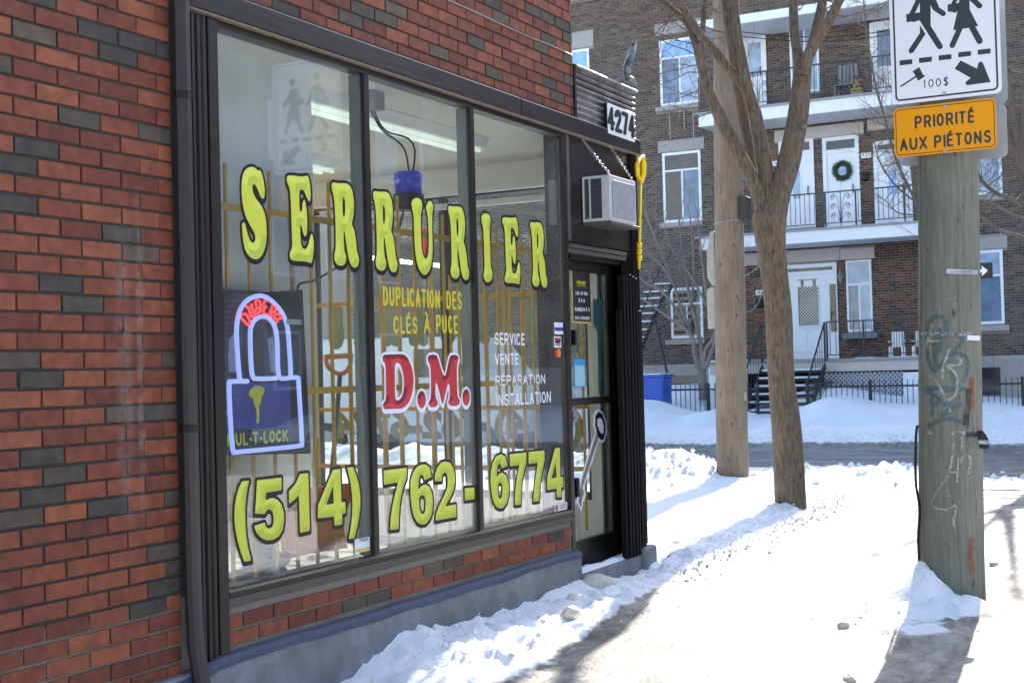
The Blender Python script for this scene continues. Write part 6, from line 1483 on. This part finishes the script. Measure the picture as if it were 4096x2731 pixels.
me = bpy.data.meshes.new('brick_field'); me.vertices.add(len(V_)); me.vertices.foreach_set('co', V_.astype(np.float32).ravel()); me.loops.add(Fb.size); me.loops.foreach_set('vertex_index', Fb.astype(np.int32).ravel())
me.polygons.add(len(Fb)); me.polygons.foreach_set('loop_start', (np.arange(len(Fb)) * 4).astype(np.int32)); me.polygons.foreach_set('loop_total', np.full(len(Fb), 4, np.int32))
ca = me.color_attributes.new('Col', 'FLOAT_COLOR', 'POINT'); ca.data.foreach_set('color', np.concatenate([np.repeat(C_, 8, 0), np.ones((nb_ * 8, 1))], 1).astype(np.float32).ravel()); me.update()
me.materials.append(mat('far_brick', rough=.85, attr='Col', var=.12, scale=6)); link('brick_field', me, flats, kind='stuff')
# balconies
def balcony(top, bot, left, right, nm):
    zt = zY(3250, top[0], YB); zb = zY(3250, bot[0], YB); x0 = GY(left, top[0], YB)[0]; x1 = GY(right, top[0], YB)[0]
    b = boxo('balcony', M_fascia, flats, x0, x1, YB, YB + .06, zb, zt, .005)
    boxo('deck', mat('deck_grey', lin('8d9096'), rough=.6), b, x0 - .12, x1 + .05, YB - .05, YF - .04, zt, zt + .05)
    x = x0 + .01
    while x < x1 - .1: boxo('soffit_panel', M_soff, b, x, min(x + .192, x1), YB + .065, YF - .04, zb + .01, zb + .03); x += .2
    boxo('soffit_board', mat('joint_dark'), b, x0, x1, YB + .065, YF - .04, zb + .031, zb + .04)
    return x0, x1, zt + .05, b
ux0, ux1, uz, ub = balcony((407,), (457,), 2792, 3760, 'upper'); mx0, mx1, mz, mb_ = balcony((922,), (970,), 2796, 3720, 'middle')
M_iron = mat('black_iron', (.016, .018, .024), rough=.45)
def railing(par, xa, xb, Y, z0, z1, step=.12, posts=(), name='railing'):
    B = MB(); B.bar((xa, Y, z1), (xb, Y, z1), .03, .035); B.bar((xa, Y, z0 + .10), (xb, Y, z0 + .10), .022, .022); r = B.build(name, M_iron, par)
    pm = MB().box(-.007, .007, -.007, .007, 0, 1).mesh('picket', M_iron); x = xa + step / 2
    while x < xb:
        o = bpy.data.objects.new('picket', pm); col.objects.link(o); o.parent = r; o.location = (x, Y, z0 + .11); o.scale = (1, 1, z1 - z0 - .12); x += step
    for p in posts: boxo('post', M_iron, r, p - .018, p + .018, Y - .018, Y + .018, z0, z1 + .01)
    return r
def scroll(par, xc, Y, z0, h):
    B = MB()
    for s in (-1, 1):
        for j in range(3):
            zc = z0 + h * (.30 + .27 * j); xx = xc + s * .19
            sp = [(xx + s * (.045 * (1 - t) + .012) * math.cos(t * 10) * -1, Y, zc + (.075 * (1 - t) + .01) * math.sin(t * 10)) for t in np.linspace(0, 1, 22)]
            B.tube(sp, .006, 4); B.tube(smooth_path([(xc + s * .01, Y, z0 + .1), (xc + s * .05, Y, z0 + .1 + h * (.12 + .22 * j)), (xc + s * .14, Y, zc + .085), (xx + s * .055, Y, zc)], 4), .006, 4)
    B.build('scroll_work', M_iron, par)
rz1 = zY(3300, 262, YB); r1 = railing(flats, ux0 + .2, ux1, YB + .05, uz, zY(3066, 283, YB), posts=(GY(3066, 350, YB)[0], GY(3482, 300, YB)[0]))
scroll(r1, GY(3030, 350, YB)[0], YB + .05, uz, .95)
xs0, xs1 = GY(3300, 850, YB)[0], GY(3422, 850, YB)[0]; zr = zY(3157, 782, YB)
railing(flats, mx0 + .3, xs0, YB + .05, mz, zr, posts=(GY(2990, 850, YB)[0], xs0)); railing(flats, xs1, mx1, YB + .05, mz, zr, posts=(xs1, GY(3618, 850, YB)[0]))
B = MB(); B.bar((xs0, YB + .05, zr), (xs1, YB + .05, zr), .03, .035); B.bar((xs0, YB + .05, mz + .1), (xs1, YB + .05, mz + .1), .022, .022); B.bar(((xs0 + xs1) / 2, YB + .05, mz), ((xs0 + xs1) / 2, YB + .05, zr), .016, .016); r3 = B.build('railing', M_iron, flats)
scroll(r3, (xs0 + xs1) / 2, YB + .05, mz, zr - mz)
# balcony roof with snow on top
zr0 = zY(3100, 76, YB - .1); xr0 = GY(2795, 120, YB)[0]
boxo('balcony_roof', M_fascia, flats, xr0, ux1 + .3, YB - .12, YF - .04, zr0, zr0 + .16, .01)
B = MB(); B.prism([(YB - .10, zr0 + .161), (YF - .04, zr0 + .161), (YF - .04, zr0 + .55), (YB - .05, zr0 + .24)], ((xr0, 0, 0), (0, 1, 0), (0, 0, 1), (1, 0, 0)), 0, ux1 + .3 - xr0); B.build('roof_snow', M_snow, flats)
# porch
PYF = 32.7
pz = zY(3420, 1442, PYF); pzb = zY(3420, 1484, PYF); pxa, pxb = GY(2838, 1440, PYF)[0], GY(3770, 1440, PYF)[0]
porch = boxo('porch', M_cream, flats, pxa, pxb, PYF, PYF + .08, pzb, pz, .006)
boxo('porch_deck', mat('deck_grey'), porch, pxa - .05, pxb, PYF - .06, YF - .04, pz, pz + .055)
boxo('porch_snow', M_snow, porch, pxa, GY(2990, 1440, PYF)[0], PYF - .04, YF - .06, pz + .056, pz + .10, .02)
B = MB(); vs = [];
for a, c in ((3420, 3500), (3560, 3690)): B.box(GY(a, 1440, PYF)[0], GY(c, 1440, PYF)[0], PYF - .02, YF - .3, pz + .056, pz + .075)
bevel(B.build('porch_snow', M_snow, porch), .015)
q = fr4(3298, 1488, 3612, 1620, PYF + .1); B = MB(); st_ = .105
x = q[0] - (q[3] - q[2])
while x < q[1]:
    for s in (1, -1):
        if s == 1: a, c = (x, q[2]), (x + (q[3] - q[2]), q[3])
        else: a, c = (x + (q[3] - q[2]), q[2]), (x, q[3])
        t0, t1 = 0, 1; dx_ = c[0] - a[0]
        for xl in (q[0], q[1]):
            t_ = (xl - a[0]) / dx_
            if (xl == q[0]) == (dx_ > 0): t0 = max(t0, t_)
            else: t1 = min(t1, t_)
        if t1 - t0 > .05: B.bar((a[0] + dx_ * t0, PYF + .1 + .008 * s, a[1] + (c[1] - a[1]) * t0), (a[0] + dx_ * t1, PYF + .1 + .008 * s, a[1] + (c[1] - a[1]) * t1), .010, .036)
    x += st_
B.build('lattice', mat('lattice_grey', lin('a9adb5'), rough=.6), porch, kind='stuff')
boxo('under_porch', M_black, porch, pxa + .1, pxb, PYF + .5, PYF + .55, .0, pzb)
q = fr4(3613, 1488, 3680, 1600, PYF + .05); boxo('skirt_panel', M_fascia, porch, q[0], q[1] + .3, PYF + .04, PYF + .07, q[2], q[3])
q = fr4(2836, 1470, 2990, 1590, PYF + .05); boxo('skirt_panel', M_fascia, porch, q[0], q[1], PYF + .04, PYF + .07, q[2], q[3])
# steps up to the porch
stp = thing('porch_steps', 'black open steps with snow on the treads leading to the porch', 'steps')
sx0, sx1 = GY(3025, 1500, 32)[0], GY(3272, 1500, 32)[0]
ns = 6
for k in range(ns):
    z = pz - .02 - (k + 1) * (pz - .25) / (ns + .5); y = PYF - .08 - .27 * (k + 1)
    td = boxo('tread', M_iron, stp, sx0, sx1, y, y + .26, z - .04, z, .004); bevel(boxo('tread_snow', M_snow, td, sx0 + .02, sx1 - .02, y + .01, y + .25, z + .001, z + .045), .02, 2)
for x in (sx0 - .02, sx1 + .02): MB().bar((x, PYF - .1, pz - .1), (x, PYF - .1 - .27 * ns, .1), .04, .14).build('stringer', M_iron, stp)
for x in (sx0 - .03, sx1 + .03):
    B = MB(); B.bar((x, PYF - .1, pz + .95), (x, PYF - .1 - .27 * ns, 1.0), .03, .035); B.bar((x, PYF - .1 - .27 * ns, .1), (x, PYF - .1 - .27 * ns, 1.05), .05, .05); B.bar((x, PYF - .1, pz), (x, PYF - .1, pz + .95), .035, .035)
    for k in range(8):
        t = (k + .5) / 8; B.bar((x, PYF - .1 - .27 * ns * t, (pz + .05) * (1 - t) + .15 * t), (x, PYF - .1 - .27 * ns * t, (pz + .95) * (1 - t) + 1.0 * t), .012, .012)
    B.build('handrail', M_iron, stp)
railing(porch, sx1 + .05, pxb, PYF + .02, pz + .05, zY(3420, 1283, PYF), step=.145, posts=(sx1 + .05, GY(3455, 1400, PYF)[0]))
railing(porch, pxa + .1, sx0 - .05, PYF + .02, pz + .05, zY(3420, 1283, PYF), step=.145, posts=(sx0 - .05,))
# things on the porch and balconies
def chair(name, label, x, y, z, m_, s=1.0):
    t_ = thing(name, label, 'chair')
    for sx_ in (-.24, .24):
        for sy_ in (-.22, .2): boxo('leg', m_, t_, x + sx_ * s - .02, x + sx_ * s + .02, y + sy_ * s - .02, y + sy_ * s + .02, z, z + .40 * s)
        boxo('armrest', m_, t_, x + sx_ * s - .035, x + sx_ * s + .035, y - .26 * s, y + .22 * s, z + .60 * s, z + .63 * s)
    boxo('seat', m_, t_, x - .25 * s, x + .25 * s, y - .24 * s, y + .22 * s, z + .401 * s, z + .43 * s)
    for k in range(5): boxo('back_slat', m_, t_, x + (-.24 + k * .1) * s, x + (-.17 + k * .1) * s, y + .225 * s, y + .25 * s, z + .43 * s, z + 1.0 * s)
    return t_
x = GY(3590, 1440, 33.4)[0]; chair('plastic_chair', 'white plastic chair on the porch right of the porch window', x, 33.4, pz + .056, M_white, .62)
x = GY(3680, 1440, 33.4)[0]; chair('plastic_chair', 'second white plastic chair on the porch, half behind the pole', x, 33.5, pz + .056, M_white, .62)
x = GY(3385, 340, 33.9)[0]; chair('slatted_chair', 'dark weathered slatted chair on the upper balcony', x, 33.9, uz, mat('weathered_slat', lin('7c8088'), rough=.7, var=.2), 1.0)
pl = thing('flower_planter', 'yellow planter with yellow flowers beside the slatted chair on upper balcony', 'planter'); x = GY(3428, 372, 33.3)[0]
bevel(boxo('box', mat('planter_yellow', lin('a09048'), rough=.6), pl, x - .14, x + .14, 33.2, 33.4, uz, uz + .2), .01)
B = MB(); rnd = random.Random(4)
for _ in range(30):
    a, b_, c = rnd.gauss(x, .08), rnd.gauss(33.3, .05), uz + rnd.uniform(.22, .42); s = .03; B.add([(a - s, b_, c), (a + s, b_ + .01, c), (a, b_, c + s * 1.3)], [(0, 1, 2)])
B.build('flowers', mat('flower_yellow', lin('a0923c'), rough=.7), pl, kind='stuff')
# wreath
wr = thing('door_wreath', 'round dark green wreath with blue ribbon on the second floor door', 'wreath')
wx, wz = GY(3369, 683, YF - .06); B = MB(); rnd = random.Random(2)
for _ in range(900):
    a = rnd.uniform(0, 6.283); b_ = rnd.uniform(0, 6.283); rr = .055 + .02 * rnd.random(); p = np.array([wx + (.185 + rr * math.cos(b_)) * math.cos(a), YF - .06 + rr * .7 * math.sin(b_), wz + (.185 + rr * math.cos(b_)) * math.sin(a)])
    d = np.array([math.cos(a + rnd.uniform(-1, 1)), rnd.uniform(-.6, .2), math.sin(a + rnd.uniform(-1, 1))]) * .03; s = np.cross(d, [0, 1, 0]) * .25; B.add([p - s, p + s, p + d], [(0, 1, 2)])
B.build('needles', mat('wreath_green', (.02, .05, .03), rough=.8), wr, kind='stuff')
B = MB(); B.tube([(wx + .185 * math.cos(a), YF - .06, wz + .185 * math.sin(a)) for a in np.linspace(0, 6.283, 30)], .05, 8); B.build('ring', mat('wreath_core', (.015, .04, .025), rough=.9), wr, smooth=True)
B = MB(); B.obox((wx - .02, YF - .10, wz), (1, 0, .3), (0, 1, 0), (-.3, 0, 1), .06, .01, .04); B.obox((wx + .05, YF - .105, wz + .01), (1, 0, -.4), (0, 1, 0), (.4, 0, 1), .05, .01, .045); B.build('ribbon', mat('ribbon_blue', lin('8fa3d8'), rough=.6), wr)
# number plates, mailboxes, lamp
for s_, pl_, pt, pr, pb, cover in (('520', 3444, 610, 3484, 632, 0), ('518', 3078, 645, 3113, 664, 0), ('522', 3023, 1160, 3052, 1180, 0)):
    q = fr4(pl_, pt, pr, pb, YF - .02); o = boxo('number_plate', M_stw, flats, q[0], q[1], YF - .02, YF - .005, q[2], q[3]); stext('numeral', s_, frY(YF - .02), q[0] + .03, q[1] - .03, q[2] + .03, q[3] - .03, M_sk, o, wt=.16, d=.003, res=8)
for a in ((3449, 690, 3475, 722), (3028, 1195, 3056, 1228)):
    q = fr4(*a); bevel(boxo('mailbox', M_black, flats, q[0], q[1], YF - .12, YF - .001, q[2], q[3]), .01)
lm = GY(3361, 1105, YF - .1); MB().lathe([(0, -.2), (.03, -.12), (.085, 0), (.03, .12), (0, .22)], (lm[0], YF - .1, lm[1]), 4).build('porch_lamp', M_steel, flats)
# left spiral stair
ss = thing('spiral_stair', 'black winding outdoor stair with snowy treads at the left of the flats', 'stair')
tr_ = [(2690, 1135, .5), (2676, 1165, .7), (2648, 1193, .9), (2638, 1224, 1.0), (2622, 1254, 1.0), (2610, 1286, 1.0), (2597, 1318, 1.0), (2584, 1350, 1.0), (2571, 1382, 1.0), (2556, 1414, 1.0), (2540, 1446, 1)]
sp_pts = []
for k, (px, py, w_) in enumerate(tr_):
    Y = 33.6 - k * .12; x, z = GY(px, py, Y); td = boxo('tread', M_iron, ss, x - w_, x, Y - .14, Y + .14, z - .05, z - .01, .004); bevel(boxo('tread_snow', M_snow, td, x - w_ + .02, x - .02, Y - .12, Y + .12, z - .009, z + .03), .015, 2); sp_pts.append((x - .02, Y, z - .06))
MB().tube(sp_pts, .035, 6).build('stringer', M_iron, ss)
MB().tube([(p[0] + .05, p[1] - .1, p[2] + .9) for p in sp_pts], .018, 6).build('handrail', M_iron, ss)
a, b_ = GY(2618, 1275, 32.2), GY(2684, 1560, 32.2); MB().tube([(a[0], 32.2, a[1]), (b_[0], 32.2, b_[1])], .035, 8).build('brace', M_iron, ss)
# black screen at the left end of the upper balcony
q = fr4(2792, 305, 2852, 452, YB + .1); B = MB()
for k in range(9): B.box(q[0] + k * .042, q[0] + k * .042 + .03, YB + .1, YB + .12, q[2], q[3])
B.build('privacy_slat', M_iron, flats, kind='stuff')
# icicle-like white streaks under the window sill, wires
for (px, y0_, y1_) in ((2677, 448, 560), (2735, 445, 520), (2771, 440, 556)):
    x, z1_ = GY(px, y0_, YF - .01); z0_ = GY(px, y1_, YF - .01)[1]; boxo('lime_streak', mat('efflorescence', lin('a89f9a'), rough=.9), flats, x - .012, x + .012, YF - .003, YF - .001, z0_, z1_)
for k, (y0_, y1_) in enumerate(((128, 142), (146, 158))):
    a, b_ = GY(2960, y0_, 31.5), GY(3210, y1_, 31.5); pts_ = [(a[0] + (b_[0] - a[0]) * t * 3, 31.5 + t * .4, a[1] + (b_[1] - a[1]) * t - .25 * math.sin(math.pi * t)) for t in np.linspace(0, 1, 14)]
    o = MB().tube(pts_, .012, 5).build('service_wire', M_black, None, smooth=True); tag(o, ('upper' if k == 0 else 'lower') + ' of two black service wires crossing in front of the top balcony', 'wire', 'service wires')
# fence
FY = 30.7; fence = thing('iron_fence', 'low black picket fence half buried in snow in front of the flats', 'fence')
pmesh = MB().box(-.008, .008, -.008, .008, 0, 1).mesh('picket', M_iron)
def run(pa, pb, py, posts):
    xa, xb = GY(pa, py, FY)[0], GY(pb, py, FY)[0]; z = GY((pa + pb) / 2, py, FY)[1]
    boxo('rail', M_iron, fence, xa, xb, FY - .016, FY + .016, z - .022, z + .022); boxo('rail', M_iron, fence, xa, xb, FY - .012, FY + .012, z - .62, z - .59); x = xa + .06
    while x < xb:
        o = bpy.data.objects.new('picket', pmesh); col.objects.link(o); o.parent = fence; o.location = (x, FY + .017, z - .75); o.scale = (1, 1, .88); x += .122
    for p in posts: x = GY(p, py, FY)[0]; boxo('post', M_iron, fence, x - .03, x + .03, FY - .03, FY + .03, z - .85, z + .15, .006)
run(2655, 2850, 1558, (2830,)); run(2850, 3030, 1556, (2864, 2988, 3030)); run(3228, 4094, 1541, (3228, 3482, 4090))
run_side = MB()
for k in range(12): yy_ = FY + .15 + k * .15; xk = GY(3242, 1560, FY)[0]; run_side.box(xk - .008, xk + .008, yy_ - .008, yy_ + .008, .2, 1.02)
run_side.box(xk - .015, xk + .015, FY, FY + 1.9, .93, .97); run_side.build('side_run', M_iron, fence)
# blue recycling bin
bn = thing('recycling_bin', 'blue plastic recycling bin with snow on its lid by the left fence', 'bin')
x0, z1 = GY(2556, 1512, 30.0); x1 = GY(2652, 1512, 30.0)[0]; M_bin = mat('bin_blue', lin('2f57b0'), rough=.4, var=.08); zb_ = .05
B = MB(); B.add([(x0 + .05, 30.05, zb_), (x1 - .06, 30.05, zb_), (x1 - .06, 30.55, zb_), (x0 + .05, 30.55, zb_), (x0, 30.0, z1), (x1, 30.0, z1), (x1, 30.62, z1), (x0, 30.62, z1)], [(0, 3, 2, 1), (4, 5, 6, 7), (0, 1, 5, 4), (1, 2, 6, 5), (2, 3, 7, 6), (3, 0, 4, 7)])
bevel(B.build('body', M_bin, bn), .03, 3); ld = boxo('lid', M_bin, bn, x0 - .03, x1 + .04, 29.96, 30.68, z1 + .003, z1 + .07); bevel(ld, .025, 3)
bevel(boxo('lid_snow', M_snow, ld, x0 + .02, x1 - .06, 30.0, 30.6, z1 + .071, z1 + .10), .02, 3); boxo('rim', M_bin, bn, x0 - .015, x1 + .015, 29.985, 30.0, z1 - .08, z1 - .002)
for s in (x0 + .06, x1 - .08): MB().tube([(s - .03, 30.6, .14), (s + .03, 30.6, .14)], .1, 12).build('wheel', M_black, bn)

# ------------------------------------------------------------------ what the panes show: van on the side street, houses and trees across the avenue
M_vw = mat('van_white', (.74, .75, .77), rough=.25, coat=.4, spec=.5)
def vehicle(nm, lab, cat, cx, cy, axis, L_, W_, prof, body, glassz):
    t_ = thing(nm, lab, cat); u = np.array([1, 0, 0]) if axis == 'x' else np.array([0, 1, 0]); v = np.array([0, 1, 0]) if axis == 'x' else np.array([-1, 0, 0])
    o = (np.array([cx, cy, 0.0]), u, np.array([0, 0, 1.0]), v); o = (o[0], u, o[2], np.cross(u, [0, 0, 1])); bevel(MB().prism(prof, o, -W_ / 2, W_ / 2).build('body', body, t_), .05, 3)
    for s in (-1, 1):
        nn = np.cross(u, [0, 0, 1.0]) * s
        for g in glassz:
            fr = (np.array([cx, cy, 0]) + nn * (W_ / 2 + .002), u, (0, 0, 1), nn); B = MB(); B.prism(g, fr, 0, .004); B.build('side_window', FG['dark'], t_)
        for wx_ in (-L_ * .31, L_ * .31):
            c = np.array([cx, cy, .33 - .1]) + u * wx_ + nn * (W_ / 2 - .08); w_ = MB().tube([c - nn * .1, c + nn * .1], .33, 20).build('wheel', M_black, t_); MB().tube([c + nn * .1, c + nn * .105], .19, 14).build('rim', M_steel, w_)
    return t_
vehicle('parked_van', 'white van parked on the side street, seen through the shop windows', 'van', -13.2, 21.4, 'x', 5.2, 1.95, [(-2.6, .35), (2.5, .35), (2.6, .8), (2.45, 1.15), (1.7, 1.35), (1.15, 2.05), (-2.5, 2.1), (-2.6, 1.8)], M_vw, [[(.3, 1.35), (1.45, 1.35), (1.05, 1.85), (.3, 1.85)]])
vehicle('parked_car', 'dark blue car parked on the avenue, reflected in the shop window', 'car', 7.9, 15.5, 'y', 4.5, 1.8, [(-2.25, .35), (2.2, .35), (2.25, .75), (1.3, .95), (.6, 1.42), (-1.2, 1.42), (-1.9, 1.0), (-2.25, .9)], mat('car_blue', lin('24345c'), rough=.25, coat=.6), [[(-1.15, 1.0), (-.05, 1.0), (-.05, 1.34), (-.95, 1.34)], [(.02, 1.0), (1.0, 1.0), (.55, 1.34), (.02, 1.34)]])
M_rb = bpy.data.materials.new('avenue_brick'); M_rb.use_nodes = True; t = M_rb.node_tree; N = t.nodes; L = t.links
bt = N.new('ShaderNodeTexBrick'); bt.inputs['Scale'].default_value = 1; bt.inputs['Brick Width'].default_value = .2; bt.inputs['Row Height'].default_value = .067; bt.inputs['Mortar Size'].default_value = .006
bt.inputs['Color1'].default_value = (*lin('6a4c40'), 1); bt.inputs['Color2'].default_value = (*lin('4c3a34'), 1); bt.inputs['Mortar'].default_value = (*lin('7d7570'), 1)
tc = N.new('ShaderNodeTexCoord'); mp = N.new('ShaderNodeMapping'); mp.inputs['Rotation'].default_value = (R(90), 0, R(90)); L.new(tc.outputs['Object'], mp.inputs[0]); sx = N.new('ShaderNodeSeparateXYZ'); cx_n = N.new('ShaderNodeCombineXYZ')
L.new(tc.outputs['Object'], sx.inputs[0]); L.new(sx.outputs[1], cx_n.inputs[0]); L.new(sx.outputs[2], cx_n.inputs[1]); L.new(cx_n.outputs[0], bt.inputs['Vector']); L.new(bt.outputs[0], N['Principled BSDF'].inputs['Base Color']); N['Principled BSDF'].inputs['Roughness'].default_value = .85
for i, (y0, y1, h, lab) in enumerate(((-14, 1.5, 9.5, 'nearest brown brick house across the avenue, reflected in the shop glass'), (1.8, 14.5, 8.6, 'middle brown brick house across the avenue, reflected in the shop glass'), (26, 48, 12.4, 'brick corner house across the avenue beyond the side street'))):
    hh = thing('row_house', lab, 'house', group='row houses across the avenue'); boxo('wall', M_rb, hh, 14, 22, y0, y1, -.1, h); boxo('roof', M_stone, hh, 13.9, 22.1, y0 - .05, y1 + .05, h + .001, h + .2)
    y = y0 + 1.2
    while y < y1 - 1.6:
        for fl_ in range(3):
            z = 1.1 + fl_ * 2.9
            if z + 1.6 > h: continue
            f = boxo('window', WNDW, hh, 13.94, 13.999, y, y + 1.1, z, z + 1.5); boxo('pane', FG['blue' if fl_ == 2 else 'mid'], f, 13.925, 13.939, y + .08, y + 1.02, z + .08, z + 1.42)
        y += 2.4
hh = thing('row_house', 'added long brick block hiding bright sky from the shop glass', 'house', group='row houses across the avenue'); boxo('wall', M_rb, hh, 44, 52, 5, 40, -.1, 10.5); boxo('roof', M_stone, hh, 43.9, 52.1, 4.95, 40.05, 10.501, 10.8)  # added block, keeps a bright sky stripe out of the pane reflections
for y in np.arange(6.5, 39, 2.6):
    for z in (1.2, 4.3, 7.4): f = boxo('window', WNDW, hh, 43.94, 43.999, y, y + 1.2, z, z + 1.6); boxo('pane', FG['mid'], f, 43.925, 43.939, y + .08, y + 1.12, z + .08, z + 1.52)
# copies of the street tree along the avenue, for the reflections
def copy_thing(root, loc, rz, label, sc_=1.0, group=None):
    c = root.copy(); col.objects.link(c); c.location = loc; c.rotation_euler = (0, 0, rz); c.scale = (sc_,) * 3; c['label'] = label
    if group: c['group'] = group
    for ch in list(root.children):
        d = ch.copy(); col.objects.link(d); d.parent = c
    return c
def rot_about(x, y, tx, ty, rz, s): return (tx - s * (x * math.cos(rz) - y * math.sin(rz)), ty - s * (x * math.sin(rz) + y * math.cos(rz)), 0)
for i, (tx, ty, rz, s, lab) in enumerate(((10.9, 9.5, 1.9, 1.0, 'bare tree across the avenue opposite the shop window'), (10.9, 18.0, 4.0, 1.1, 'bare tree across the avenue near the side street corner'), (10.9, 1.0, .7, .95, 'bare tree across the avenue behind the camera side'))):
    copy_thing(tree, rot_about(-3.73, TY, tx, ty, rz, s), rz, lab, s, 'street trees along the avenue')
tree['group'] = 'street trees along the avenue'
